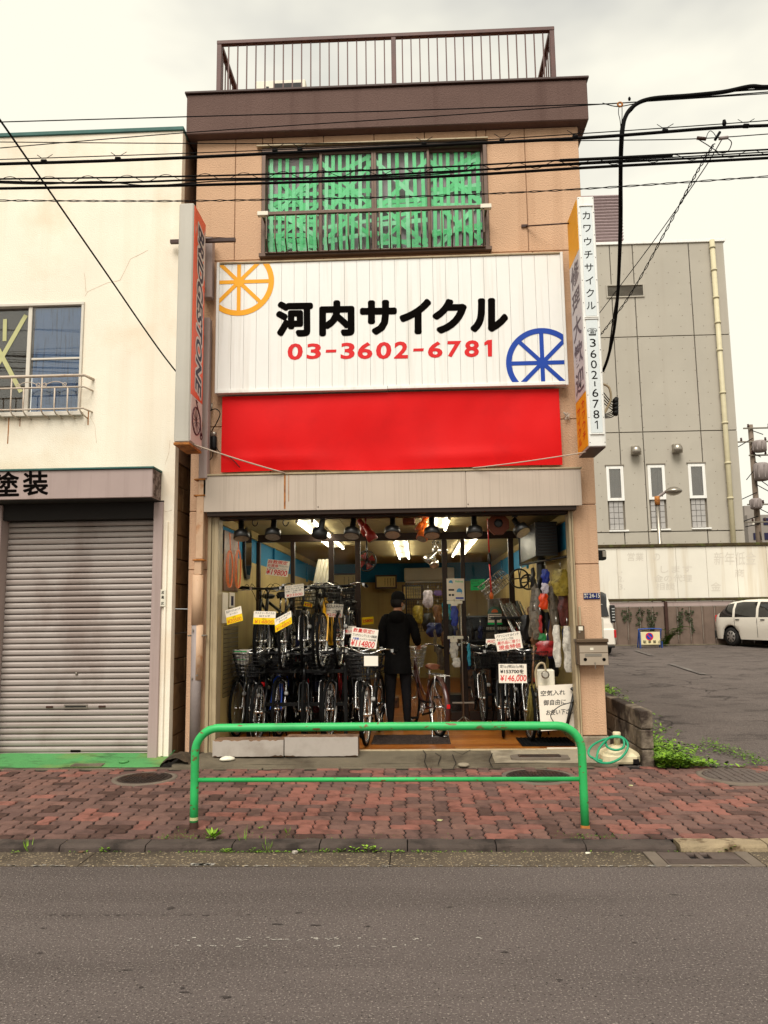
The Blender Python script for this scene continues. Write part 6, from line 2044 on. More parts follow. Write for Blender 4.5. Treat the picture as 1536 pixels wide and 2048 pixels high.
for px, py, h, kd in TUFT:
    if kd == 'x': continue
    q0 = PZ(px, py, .06 if py < 1688 else .01)
    if 1690 < py < 1710 and px < 1290: q0.y = min(q0.y, YK0 - .012); q0.z = .006
    elif py < 1600: q0 = P(px, py, -.45) if px < 1200 else P(px, py, -.5)
    else: q0.z = zs(q0.y) if q0.y > YK1 else .006
    mb = MB() if px in TL else gw_
    for i in range(9 if kd == 'grass' else 14 if kd == 'leaf' else 34):
        a = random.uniform(0, 6.28)
        mb.cm = random.choice([0, 1, 2])
        ca, sa = math.cos(a), math.sin(a)
        if kd == 'grass':
            leaf(mb, q0 + Vector((ca * .008, sa * .008, 0)), Vector((ca * .45, sa * .45, 1)).normalized(), Vector((ca, sa, 0)), h * random.uniform(.6, 1.2), .006)
        elif kd == 'leaf':
            r_ = random.uniform(0, h * .8)
            leaf(mb, q0 + Vector((r_ * ca, r_ * sa * .5, random.uniform(.002, h * .55))), Vector((ca, sa, .3)).normalized(), Vector((0, 0, 1)), h * .5, h * .38)
        else:
            leaf(mb, q0 + Vector((0, 0, .004)) + Vector((ca, sa, .6)) * h * .2, Vector((ca, sa, random.uniform(.1, .9))).normalized(), Vector((0, 0, 1)), h * random.uniform(.5, .9), h * .2)
    if px in TL: tag(mb.build('weed', m_lf, None, q0), TL[px], 'weed', 'weeds in the joints')
for i in range(420):       # seedlings and moss along the foot of the kerb
    x = random.choice([random.uniform(-2.4, 2), random.gauss(-.6, .5), random.gauss(-1.2, .2)]); a = random.uniform(0, 6.28); gw_.cm = random.choice([0, 1, 3])
    leaf(gw_, Vector((x, YK0 - .014 - abs(random.gauss(0, .008)), .007)), Vector((math.cos(a), math.sin(a), .6)).normalized(), Vector((0, 0, 1)), random.uniform(.008, .02), .009)
for i in range(520):       # moss in the joints next to the kerb and round the rail feet
    x = random.choice([random.uniform(-2.0, .4), random.gauss(gl_, .15), random.gauss(gr_, .12)]); a = random.uniform(0, 6.28); gw_.cm = random.choice([1, 3, 3]); y = YK1 + .005 + abs(random.gauss(0, .07))
    leaf(gw_, Vector((x, y, zs(y) - .002)), Vector((math.cos(a), math.sin(a), .5)).normalized(), Vector((0, 0, 1)), random.uniform(.006, .014), .008)
o = gw_.build('gutter_seedlings', m_lf, None, (0, YK0, 0)); o['kind'] = 'stuff'; tag(o, 'tiny green seedlings and moss scattered along the kerb foot', 'seedlings')
# fern-like plant and creepers at the hoarding
fp = P(1326, 1288, 18.1)
fn = thing('fern_plant', 'green fern-like plant growing against the hoarding', 'plant', (fp.x, 18.1, .38))
mb = MB(); random.seed(12)
for i in range(26):
    a = random.uniform(0, 6.28); L_ = random.uniform(.5, 1.25)
    for j in range(16):
        t_ = j / 15
        c = Vector((fp.x + math.cos(a) * L_ * t_ * .75, 18.1 - abs(math.sin(a)) * L_ * t_ * .4, .40 + L_ * (1.25 * t_ - .75 * t_ * t_)))
        for sd in (-1, 1):
            mb.cm = random.choice([0, 1, 3])
            d = Vector((math.cos(a + sd * 1.2), -.4, .1)).normalized()
            leaf(mb, c, d, Vector((0, 0, 1)), .17 * (1 - t_ * .6), .05)
o = mb.build('fronds', m_lf, fn)
mb = MB(); random.seed(4)
for x0 in (1246, 1256, 1262, 1278, 1286, 1296, 1304, 1312, 1356, 1362, 1370, 1384):
    y = random.uniform(1215, 1225)
    for i in range(random.randint(8, 26)):
        x0 += random.uniform(-1.5, 1.5); y += random.uniform(1, 3.2)
        c = P(x0, y, FY_ - .02); mb.cm = 3
        leaf(mb, c, Vector((random.uniform(-1, 1), -.3, random.uniform(-1, .3))).normalized(), Vector((0, -1, 0)), .10, .07)
o = mb.build('creepers', [mat('creeper_dark', (.03, .035, .012), .7, .2, 9)] * 4, None, P(1310, 1250, FY_)); o['kind'] = 'stuff'; tag(o, 'dark dead creepers hanging on the brown fence sheets', 'creepers')
# litter
for px, py, lab, m_ in ((1175, 1706, 'scrap of white paper lying in the gutter', m_wpl), (588, 1705, 'small pinkish pebble in the gutter', m_alr), (605, 1702, 'grey stone lying in the gutter', m_conc), (171, 1697, 'curled brown dead leaf in the gutter', m_wd), (878, 1637, 'yellowed leaf lying on the pavers near the guard rail', m_cure), (1262, 1573, 'yellowed leaf lying on the pavers right of the rail', m_cure)):
    q0 = PZ(px, py, .01 if py > 1690 else .07); z_ = .006 if py > 1690 else zs(q0.y)
    if py > 1690: q0.y = min(q0.y, YK0 - .02)
    mb = MB(); random.seed(px)
    mb.prism([(q0.x + .022 * math.cos(i * 1.05) * random.uniform(.6, 1.4), q0.y + .016 * math.sin(i * 1.05) * random.uniform(.6, 1.4), z_ + random.uniform(0, .004)) for i in range(6)], (.003, .0, .012 if 'stone' in lab or 'pebble' in lab else .004))
    o = mb.build('litter', m_, None, (q0.x, q0.y, z_)); tag(o, lab, 'litter')
# ================================================================ bicycles
FZ = .169
m_fblk = mat('frame_black', (.004, .004, .0045), .3, .1, 8, spec=.35)
m_fblu = mat('frame_blue', rgb(16, 74, 190, 1.0), .3, .1, 8, spec=.5, coat=.4)
m_fred = mat('frame_red', rgb(196, 22, 30, 1.0), .3, .1, 8, spec=.5, coat=.4)
m_fyel = mat('frame_yellow', rgb(240, 176, 16, 1.0), .3, .1, 8, spec=.5, coat=.4)
m_fsil = mat('frame_silver', rgb(176, 172, 166, 1.0), .3, .05, 8, metal=.7)
m_fbrn = mat('frame_wine', rgb(58, 20, 14, 1.0), .3, .1, 8, spec=.5, coat=.4)
m_fgrn = mat('frame_green', rgb(36, 84, 60, 1.0), .3, .1, 8, spec=.5, coat=.4)
m_rub = mat('black_rubber', (.0045, .0045, .0045), .8, .1, 20, spec=.08)
m_sad = mat('saddle_black', (.005, .005, .005), .5, .1, 20, spec=.3)
m_ssil = mat('polished_alloy', (.62, .61, .59), .25, .05, 12, metal=.9)
m_brsad = mat('saddle_brown', rgb(92, 50, 28, 1.0), .5, .1, 20, spec=.3)
m_lens = mat('lens_clear', rgb(210, 210, 205), .1, .02, spec=.6)
def V(*a): return Vector(a)
WR = .335
def make_bike(style, fm, basket=None, rack=False, saddle=None, name='bicycle'):
    """stands at the origin, front wheel towards -Y; returns the root"""
    root = thing(name, 'x', 'bicycle')
    F, Rr = V(0, -.53, WR), V(0, .53, WR)
    def wheel(c, nm):
        t_ = MB().torus(c, (1, 0, 0), WR - .017, .018, 36, 7).build(nm, m_rub, root)
        MB().lathe([(WR - .047, -.011), (WR - .030, -.013), (WR - .030, .013), (WR - .047, .011), (WR - .047, -.011)], c, (1, 0, 0), 36, capa=False, capb=False).build('rim', m_ssil, t_)
        MB().lathe([(.008, -.06), (.02, -.035), (.022, -.03), (.014, -.025), (.014, .025), (.022, .03), (.02, .035), (.008, .06)], c, (1, 0, 0), 10).build('hub', m_chrome, t_)
        s = MB()
        for i in range(24):
            a = 2 * math.pi * i / 24
            sx = .028 if i % 2 else -.028
            b = a + (.35 if (i // 2) % 2 else -.35)
            s.tube([c + V(sx, .02 * math.cos(b), .02 * math.sin(b)), c + V(0, (WR - .045) * math.cos(a), (WR - .045) * math.sin(a))], .0013, 3, caps=False)
        s.build('spokes', m_chrome, t_)
    wheel(F, 'front_wheel'); wheel(Rr, 'rear_wheel')
    city = style == 'city'
    hb, ht = V(0, -.40, .66), V(0, -.345, .86 if city else .84)
    bb = V(0, .06, .28)
    st = V(0, .20, .62 if city else .72)
    s = MB()
    s.cyl(hb, ht, .021, 10)
    if city:
        s.tube(smooth_path([hb + V(0, .01, .05), V(0, -.22, .44), V(0, -.05, .33), bb], 5), .020, 8)
        s.tube(smooth_path([ht - V(0, -.005, .06), V(0, -.18, .56), V(0, 0, .44), V(0, .12, .42)], 5), .014, 8)
    else:
        s.cyl(ht - V(0, 0, .03), st - V(0, 0, .03), .017, 8); s.cyl(hb + V(0, 0, .02), bb, .020, 8)
    s.cyl(bb, st, .016, 8)
    s.tube([bb + V(-.035, 0, 0), bb + V(.035, 0, 0)], .024, 10)
    for sx in (-1, 1):
        s.tube([bb + V(sx * .02, .02, 0), bb + V(sx * .05, .12, .01), Rr + V(sx * .062, 0, 0)], .009, 6)
        s.tube([st + V(sx * .012, .01, -.03), st + V(sx * .05, .08, -.08), Rr + V(sx * .062, 0, 0)], .008, 6)
    fr = s.build('frame', fm, root)
    s = MB()
    crown = hb + V(0, -.008, -.02)
    s.cyl(hb, crown, .022, 8)
    for sx in (-1, 1):
        s.tube(smooth_path([crown + V(sx * .015, 0, -.005), crown + V(sx * .05, -.01, -.03), V(sx * .055, -.47, .48), F + V(sx * .056, .01, .02), F + V(sx * .056, 0, 0)], 4), .0105, 7)
    s.build('fork', m_ssil if (city and fm is not m_fblu) else fm, root)
    # handlebar
    s = MB()
    if city:
        top = V(0, -.36, .985)
        s.cyl(ht, top, .013, 8)
        pts = [V(-.29, -.12, .99), V(-.27, -.22, 1.01), V(-.18, -.34, 1.03), V(-.07, -.385, .992), V(0, -.385, .985), V(.07, -.385, .992), V(.18, -.34, 1.03), V(.27, -.22, 1.01), V(.29, -.12, .99)]
    else:
        top = V(0, -.34, .93)
        s.cyl(ht, top, .014, 8); s.cyl(top, V(0, -.42, .965), .015, 8)
        pts = [V(-.31, -.37, .985), V(-.2, -.40, .975), V(-.06, -.42, .965), V(.06, -.42, .965), V(.2, -.40, .975), V(.31, -.37, .985)]
    s.tube(smooth_path(pts, 4), .011, 8)
    hbq = s.build('handlebar', m_chrome if city else m_fblk, root)
    for e, n2 in ((pts[0], pts[1]), (pts[-1], pts[-2])):
        d = (n2 - e).normalized()
        MB().cyl(e - d * .015, e + d * .10, .0165, 8).build('grip', m_rub, hbq)
        s = MB(); q0 = e + d * .13
        s.tube([q0 + V(0, 0, -.004), q0 + V(0, -.03, -.02), q0 - d * .05 + V(0, -.05, -.03), q0 - d * .12 + V(0, -.05, -.025)], .005, 5)
        s.box(q0.x - .014, q0.x + .014, q0.y - .03, q0.y + .012, q0.z - .022, q0.z + .012)
        s.build('brake_lever', m_ssil, hbq)
    s = MB()
    for sx in (-1, 1):
        s.tube(smooth_path([pts[1] if sx < 0 else pts[-2], V(sx * .14, -.52, 1.02), V(sx * .06, -.50, .90), V(sx * .02, -.42, .74)], 5), .0028, 4)
    s.build('brake_cables', m_rub, hbq)
    # saddle
    s = MB(); s.cyl(st, st + V(0, .035, .15), .0135, 8); s.build('seat_post', m_chrome, root)
    sc = st + V(0, .055, .165)
    s = MB()
    prof = [(.15, .055, -.0), (.12, .09, .012), (.05, .088, .014), (-.02, .05, .010), (-.10, .025, .004), (-.15, .014, -.008)]
    ks = []
    for y, hw, z in prof:
        k = len(s.v); ks.append(k)
        for i in range(9):
            a = math.pi * i / 8
            s.v.append((sc.x + hw * math.cos(a), sc.y + y, sc.z + z + .028 * math.sin(a)))
        s.v.append((sc.x - hw * .8, sc.y + y, sc.z + z - .025)); s.v.append((sc.x + hw * .8, sc.y + y, sc.z + z - .025))
    for a, b in zip(ks, ks[1:]):
        for j in range(11): s.face((a + j, a + (j + 1) % 11, b + (j + 1) % 11, b + j), True)
    s.face([ks[0] + j for j in range(11)]); s.face([ks[-1] + j for j in range(11)])
    s.build('saddle', saddle or m_sad, root)
    # cranks
    s = MB(); s.torus(bb + V(.045, 0, 0), (1, 0, 0), .075, .006, 22, 5)
    for i in range(5):
        a = i * 1.257; s.cyl(bb + V(.045, 0, 0), bb + V(.045, .075 * math.cos(a), .075 * math.sin(a)), .006, 4)
    s.tube([bb + V(.06, 0, 0), bb + V(.075, -.10, -.13)], .010, 6); s.tube([bb + V(-.06, 0, 0), bb + V(-.075, .10, .13)], .010, 6)
    ck = s.build('crank', m_ssil, root)
    for sx, c in ((1, bb + V(.12, -.10, -.13)), (-1, bb + V(-.12, .10, .13))):
        MB().box(c.x - .045, c.x + .045, c.y - .035, c.y + .035, c.z - .012, c.z + .012, .004).build('pedal', m_rub, ck)
    # mudguards
    for c, a0, a1, nm in ((F, 1.15, 2.15, 'front_mudguard'), (Rr, -.5, 2.6, 'rear_mudguard')):
        if not city: continue
        s = MB(); ks = []
        sg_ = -1 if c is F else 1
        for i in range(17):
            a = a0 + (a1 - a0) * i / 16
            k = len(s.v); ks.append(k)
            for w_, dr in ((-.028, -.008), (-.018, .004), (0, .008), (.018, .004), (.028, -.008)):
                rr_ = WR + .018 + dr
                s.v.append((w_, c.y + sg_ * rr_ * math.cos(a), c.z + rr_ * math.sin(a)))
        for a, b in zip(ks, ks[1:]):
            for j in range(4): s.face((a + j, a + j + 1, b + j + 1, b + j), True)
        s.build(nm, fm if fm is not m_fsil else m_ssil, root)
    if city:
        lp_ = MB().lathe([(.012, .05), (.03, .03), (.033, -.02), (.030, -.024)], V(.075, -.49, .50), (0, 1, 0), 12).build('head_lamp', m_rub, root)
        MB().lathe([(.028, 0), (.015, .008)], V(.075, -.514, .50), (0, -1, 0), 12).build('lens', m_lens, lp_)
        s = MB()
        for sx in (-1, 1): s.tube([Rr + V(sx * .07, 0, 0), Rr + V(sx * .10, .06, -WR + .012), Rr + V(sx * .02, .09, -WR + .012)], .007, 6)
        s.build('kickstand', m_ssil, root)
        MB().box(-.02, .02, Rr.y + WR + .02, Rr.y + WR + .04, WR + .02, WR + .07, .006).build('rear_reflector', m_tail, root)
        s = MB()
        for i in range(10): 
            pass
        s.tube([bb + V(.05, -.05, .08), bb + V(.05, .2, .085), Rr + V(.05, -.02, .06), Rr + V(.05, .03, 0), Rr + V(.05, -.02, -.05), bb + V(.05, .0, -.085)], .012, 5)
        s.build('chain_case', m_rub, root)
    else:
        s = MB(); s.tube([Rr + V(-.06, -.12, .02), Rr + V(-.12, -.10, -WR + .012)], .008, 6); s.build('kickstand', m_rub, root)
        MB().box(-.022, .022, .30, .32, .60, .65, .006).build('rear_reflector', m_tail, root)
    if rack:
        s = MB()
        for sx in (-.06, -.02, .02, .06): s.tube([V(sx, .28, .71), V(sx, .80, .71)], .005, 5)
        s.tube([V(-.06, .80, .71), V(.06, .80, .71)], .005, 5); s.tube([V(-.06, .35, .71), V(.06, .35, .71)], .005, 5)
        for sx in (-1, 1): s.tube([V(sx * .06, .62, .71), Rr + V(sx * .07, 0, 0)], .005, 5)
        s.build('carrier', m_rub if fm is m_fblk else m_ssil, root)
    if basket:
        s = MB()
        zt2, zb3 = .985, .73
        def rg(t_):
            return (.145 + .055 * t_, .10 + .045 * t_, -.575 - .01 * t_, zb3 + (zt2 - zb3) * t_)
        def loop(t_, n=20):
            a_, b_, cy, z = rg(t_); out = []
            for i in range(n):
                th_ = 2 * math.pi * i / n
                out.append(V(a_ * max(-1, min(1, 1.25 * math.cos(th_))), cy + b_ * max(-1, min(1, 1.25 * math.sin(th_))), z))
            return out
        for k in range(7):
            s.tube(loop(k / 6), .0065 if k == 6 else .0034, 5 if k == 6 else 4, closed=True)
        N3 = 36
        L0, L1 = loop(0, N3), loop(1, N3)
        for i in range(N3): s.tube([L0[i], L1[i]], .0026, 3, caps=False)
        for i in range(7):
            f_ = -1 + 2 * (i + .5) / 7
            s.tube([V(f_ * .145, -.675, zb3), V(f_ * .145, -.475, zb3)], .002, 3)
        s.tube([V(-.10, -.50, zb3), F + V(-.06, 0, 0)], .005, 5); s.tube([V(.10, -.50, zb3), F + V(.06, 0, 0)], .005, 5)
        s.build('basket', basket, root)
    return root
PROTO = {}
def bike(style, fm, loc, rz, label, basket=None, rack=False, saddle=None, steer=0, tilt=0):
    o = make_bike(style, fm, basket, rack, saddle)
    o['label'] = label
    o['group'] = 'bicycles on display in the shop'
    o.location = loc
    o.rotation_euler = (0, tilt, rz)
    return o
def stand(px, py, rz, rear=False, z=FZ):
    """root position so that the wheel nearest the street touches the floor at a pixel"""
    g = PZ(px, py, z)
    d = V(0, .53, 0) if not rear else V(0, .53, 0)
    if rear:
        rz2 = rz + math.pi
    else: rz2 = rz
    d.rotate(Matrix.Rotation(rz, 3, 'Z').to_euler())
    return (g.x + d.x, g.y + d.y, z), rz2
l_, r_z = stand(474, 1474, R(-3)); l1 = l_
bike('city', m_fblk, l_, r_z, 'black city bicycle with silver wire basket nearest the left jamb', m_ssil, True)
l_, r_z = stand(551, 1476, R(4), True)
bike('sport', m_fblu, l_, r_z, 'blue-framed sports bicycle parked tail to the street behind the ramp block')
l_, r_z = stand(612, 1473, R(5), True)
bike('sport', m_fblk, l_, r_z, 'black sports bicycle parked tail to the street under the price cards', None, False)
l_, r_z = stand(514, 1462, R(2))
bike('city', m_fblk, (l_[0], l_[1] + .32, FZ), r_z, 'black city bicycle squeezed between the basket bicycle and the blue one', None, True)
l_, r_z = stand(580, 1460, R(1))
bike('sport', m_fblk, (l_[0], l_[1] + .45, FZ), r_z, 'black bicycle with red-taped bars behind the blue one')
l_, r_z = stand(690, 1455, R(14))
bike('sport', m_fred, (l_[0], l_[1] + .25, FZ), r_z, 'red-forked sports bicycle standing in the shadow left of the door')
l_, r_z = stand(733, 1492, R(-5))
bike('city', m_fblk, l_, r_z, 'city bicycle with black wire basket foremost beside the doormat', m_fblk, True)
l_, r_z = stand(650, 1458, R(-3))
bike('city', m_fblk, (l_[0], l_[1] + .35, FZ), r_z, 'black city bicycle in the middle of the left row', m_fblk, True)
eb = bike('city', m_fbrn, (P(879, 1445, .62).x - .16, 1.35, FZ), R(180 + 17), 'wine-brown city bicycle held by the customer', m_ssil, True, m_brsad)
l_, r_z = stand(968, 1450, R(3))
bike('city', m_fblk, l_, r_z, 'black city bicycle with bright front wheel right of the doorway', m_fblk, True)
l_, r_z = stand(1025, 1466, R(-4))
bike('city', m_fblk, (l_[0], l_[1] + .1, FZ), r_z, 'black electric bicycle behind the large price cards', m_fblk, True)
# two-tier rack and the bicycles on it
m_rk = mat('rack_steel', (.005, .005, .005), .5, .1, 6, metal=.0, spec=.2)
rkx0, rkx1 = -2.0, -.85
rk = thing('bike_rack', 'dark steel two-tier bicycle rack along the left wall', 'rack', (-1.45, 1.4, FZ))
for xx in (rkx0, rkx1):
    for yy in (.85, 1.95): MB().box(xx - .02, xx + .02, yy - .02, yy + .02, FZ, 1.0, .003).build('upright', m_rk, rk)
for yy, zq in ((.85, .93), (1.95, .93), (.85, .55)):
    bx('beam', m_rk, rk, rkx0 + .021, rkx1 - .021, yy - .02, yy + .02, zq - .02, zq + .02, .003)
for xx in (-1.78, -1.42, -1.08):
    s = MB(); s.box(xx - .035, xx - .025, .5, 2.0, .951, .98); s.box(xx + .025, xx + .035, .5, 2.0, .951, .98); s.box(xx - .035, xx + .035, .5, 2.0, .943, .951); s.build('channel', m_rk, rk)
bike('sport', m_fblk, (-1.78, 1.35, .953), R(-6), 'black flat-bar bicycle on the upper rack nearest the left wall')
bike('city', m_fblk, (-1.42, 1.5, .953), R(5), 'black bicycle with dark basket in the middle of the upper rack', m_fblk)
bike('sport', m_fyel, (-1.08, 1.30, .953), R(-4), 'yellow-framed sports bicycle on the upper rack beside the door')

# more stock packed in behind: copies of the ones already built
def another(src, loc, rz, label, fm=None):
    c = copy_tree(src)
    c.location, c.rotation_euler = loc, (0, 0, rz)
    c['label'] = label
    return c
BK = {o['label']: o for o in COL.objects if o.name.startswith('bicycle') and o.parent is None and o.type == 'EMPTY' and o.get('category') == 'bicycle'}
def src(word): return [o for l, o in BK.items() if word in l][0]
sA, sB, sC = src('middle of the left row'), src('red-taped'), src('tail to the street under')
for b, x, y, z, rz, lab in ((sA, -1.98, 1.25, FZ, 4, 'black basket bicycle in the second row against the left wall'), (sC, -1.80, 1.05, FZ, 178, 'black bicycle with its tail out in the second row behind the first'), (sA, -1.60, 1.45, FZ, -5, 'black basket bicycle deep behind the blue sports bicycle'), (sB, -1.38, 1.2, FZ, 6, 'black flat-bar bicycle in the second row under the upper rack'),
                             (sA, -1.15, 1.5, FZ, 2, 'black basket bicycle in the second row right of the rack centre'), (sB, -.95, 1.25, FZ, -8, 'black flat-bar bicycle beside the right rack upright'), (sA, -.72, 1.35, FZ, 5, 'black basket bicycle left of the doorway behind the foremost one'), (sC, -1.6, 1.2, .953, 183, 'black bicycle squeezed tail-first onto the upper rack'),
                             (sB, -1.25, 1.55, .953, 2, 'black flat-bar bicycle deep on the upper rack'), (sA, -.90, 1.5, .953, -4, 'black basket bicycle at the door end of the upper rack'), (sB, -1.95, 1.5, .953, 3, 'black flat-bar bicycle deep at the wall end of the upper rack'),
                             (sB, 1.02, 1.3, FZ, -5, 'black flat-bar bicycle behind the right price cards'), (sA, 1.22, 1.05, FZ, 3, 'black basket bicycle beside the straw broom'), (sC, 1.42, 1.3, FZ, 176, 'black bicycle tail-out behind the pump board')):
    another(b, (x, y, z), R(rz), lab)
for xx in (-1.95, -1.6, -1.25, -.9): 
    s = MB(); s.box(xx - .035, xx + .035, .9, 2.0, .943, .951); s.build('channel', m_rk, rk)
# ================================================================ inside the shop
m_tubeL = mat('fluorescent_tube', (1, 1, 1), .5, 0, emit=(1.0, .93, .74), estr=7.5)
m_fix = mat('fixture_white', rgb(230, 224, 205, 1.0), .5, .03)
def fluo(x, y0, n, label, z=2.66, twin=.09):
    f = thing('fluorescent_light', label, 'ceiling light', (x, y0, 2.72), 'fluorescent ceiling lights')
    for k in range(n):
        y = y0 + k * 1.28
        bx('housing', m_fix, f, x - twin - .02, x + twin + .02, y, y + 1.24, z + .025, 2.719, .004)
        for sx in (-1, 1):
            MB().cyl((x + sx * twin, y + .03, z), (x + sx * twin, y + 1.21, z), .014, 8).build('tube', m_tubeL, f)
            for e in (y + .012, y + 1.212): bx('socket', m_fix, f, x + sx * twin - .016, x + sx * twin + .016, e, e + .018, z - .018, z + .024, .002)
fluo(-1.27, .35, 3, 'long fluorescent ceiling light running in from the left of the shopfront')
fluo(.30, .30, 1, 'short twin fluorescent ceiling light over the entrance at the right')
fluo(.80, 2.5, 3, 'fluorescent ceiling light seen through the right glass panes')
fluo(-.22, 2.9, 3, 'fluorescent ceiling light over the middle of the shop')

# spotlights on the lintel
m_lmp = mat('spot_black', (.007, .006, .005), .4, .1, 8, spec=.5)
m_refl = mat('spot_reflector', rgb(205, 196, 180, 1.0), .25, .15, 40, metal=.6)
def spot(px, py, Y, m, label, tilt=(0, -.25, -1), r=.086, zt=None):
    c = P(px, py, Y)
    t_ = thing('spotlight', label, 'spotlight', (c.x, Y, c.z), 'spotlights hung inside the shopfront')
    ax = Vector(tilt).normalized()
    MB().lathe([(.03, -.15), (.034, -.06), (.05, -.045), (r, -.02), (r + .004, .055), (r - .004, .06)], c, ax, 18).build('housing', m, t_)
    MB().lathe([(r - .006, .0605), (r * .5, .052), (.004, .045)], c, ax, 18).build('reflector', m_refl, t_)
    top = c - ax * .13
    z1 = 2.655 if zt is None else zt
    MB().tube([top, (top.x, top.y, z1 - .012)], .010, 6).build('stem', m, t_)
    bx('mount', m, t_, top.x - .03, top.x + .03, top.y - .02, top.y + .02, z1 - .014, z1 - .0005, .003)
names = ['leftmost black spotlight hung inside the lintel', 'black spotlight between the two ceiling hooks', 'black tilted spotlight below the left fluorescent light', 'black spotlight beside the red lamp', 'middle black spotlight facing down above the doorway', 'black spotlight beside the orange lamp', 'black spotlight left of the octagonal speaker', 'tilted spotlight right of the octagonal speaker']
for (px, py), nm, tl in zip(((483, 1062), (546, 1059), (640, 1058), (704, 1057), (785, 1055), (864, 1056), (949, 1054), (1041, 1052)), names, ((.1, -.3, -1), (0, -.4, -1), (-.3, .5, -1), (-.1, -.4, -1), (0, -.5, -1), (0, -.4, -1), (0, -.3, -1), (.5, -.6, -1))):
    spot(px, py + 6, .09, m_lmp, nm, tl)
m_rdl = mat('lamp_red', rgb(150, 30, 16, 1.0), .4, .1, 8, spec=.5)
m_orl = mat('lamp_orange', rgb(206, 96, 24, 1.0), .35, .1, 8, spec=.5)
spot(742, 1072, .5, m_rdl, 'red spotlight tilted over the doorway', (.5, -.1, -.9), .06, 2.719); spot(731, 1060, .6, m_rdl, 'dark red spotlight beside the bright red one', (.5, .3, -.8), .06, 2.719)
spot(846, 1070, .5, m_orl, 'orange spotlight tilted over the doorway', (-.3, -.5, -.9), .065, 2.719); spot(843, 1055, .6, m_orl, 'second orange spotlight behind the lower one', (-.4, -.2, -.9), .06, 2.719)
m_silv = m_ssil
spot(858, 1117, 3.4, m_silv, 'silver ceiling spotlight pointing left inside the shop', (-.7, -.2, -.7), .07, 2.719); spot(884, 1100, 3.6, m_silv, 'silver ceiling spotlight pointing right inside the shop', (.5, -.2, -.8), .07, 2.719); spot(868, 1126, 3.7, m_silv, 'lowest silver ceiling spotlight inside the shop', (.1, -.6, -.8), .07, 2.719)
for px, lab in ((512, 'black iron hook hanging between the first two spotlights'), (573, 'black iron hook hanging right of the second spotlight')):
    c = P(px, 1032, .3)
    pts = [V(c.x, .3, 2.719), V(c.x, .3, c.z - .03)] + [V(c.x - .01 + .03 * math.cos(a), .3, c.z - .075 + .04 * math.sin(a)) for a in [math.pi * .75 + i * .4 for i in range(11)]]
    o = MB().tube(pts, .006, 6).build('hook', m_lmp, None, (c.x, .3, c.z)); tag(o, lab, 'hook', 'hooks hung from the ceiling')
c = P(996, 1049, .35)
sp = thing('wall_speaker', 'octagonal brown speaker hung under the lintel at the right', 'speaker', (c.x, .35, c.z))
m_spk = mat('speaker_brown', rgb(110, 52, 24, 1.0), .5, .1, 6)
MB().prism([(c.x + .128 * math.cos(math.pi / 8 + i * math.pi / 4), .30, c.z + .128 * math.sin(math.pi / 8 + i * math.pi / 4)) for i in range(8)], (0, .08, 0)).build('cabinet', m_spk, sp)
MB().lathe([(.05, 0), (.04, .006), (.012, .004)], (c.x, .2995, c.z + .01), (0, -1, 0), 20).build('cone', m_lmp, sp)
bx('hanger', m_lmp, sp, c.x - .02, c.x + .02, .33, .36, c.z + .119, 2.719, .002)
o = bx('ceiling_fan_heater', m_spk, None, P(805, 1035, .4).x, P(830, 1035, .4).x, .4, .6, 2.62, 2.719, .01, loc=(-.1, .5, 2.62)); tag(o, 'small dark brown box fixed to the ceiling over the doorway', 'box')
c = P(976, 1080, .9)
rp = thing('retractable_hose', 'red hose with black handle hanging in front of the right panes', 'hose', (c.x, .9, 2.72))
zq = lambda py: P(976, py, .9).z
MB().cyl((c.x, .9, 2.719), (c.x + .01, .9, zq(1105)), .008, 6).build('line', m_fred, rp); MB().lathe([(.012, 0), (.02, .03), (.022, .1), (.012, .13)], (c.x + .01, .9, zq(1128)), (0, 0, 1), 10).build('handle', m_lmp, rp)
MB().cyl((c.x + .01, .9, zq(1128)), (c.x + .02, .9, zq(1190)), .009, 6).build('line', m_fred, rp); MB().lathe([(.02, 0), (.024, .05), (.01, .08)], (c.x + .02, .9, zq(1198)), (0, 0, 1), 8).build('nozzle', m_orl, rp)
c = P(733, 1122, 3.0)
wf = thing('wall_fan', 'round dark caged fan hanging from the ceiling behind the left mullion', 'fan', (c.x, 3.0, c.z))
q = MB(); q.torus((c.x, 2.97, c.z), (.3, 1, 0), .15, .008, 28, 6); q.torus((c.x, 3.05, c.z), (.3, 1, 0), .15, .008, 28, 6)
for k in range(24): a = k * math.pi / 12; q.tube([(c.x, 2.95, c.z), (c.x + .15 * math.cos(a), 2.97 - .045 * math.cos(a), c.z + .15 * math.sin(a))], .003, 4)
q.build('cage', m_lmp, wf)
for k in range(4): a = k * math.pi / 2; MB().prism([(c.x, 3.0, c.z), (c.x + .13 * math.cos(a), 3.0, c.z + .13 * math.sin(a)), (c.x + .13 * math.cos(a + .9), 3.02, c.z + .13 * math.sin(a + .9))], (0, .004, 0)).build('blade', m_rdl, wf)
MB().tube([(c.x, 3.06, c.z), (c.x, 3.08, 2.719)], .012, 6).build('stem', m_lmp, wf); MB().lathe([(.05, 0), (.055, .05), (.03, .1)], (c.x, 3.03, c.z), (0, 1, 0), 12).build('motor', m_lmp, wf)

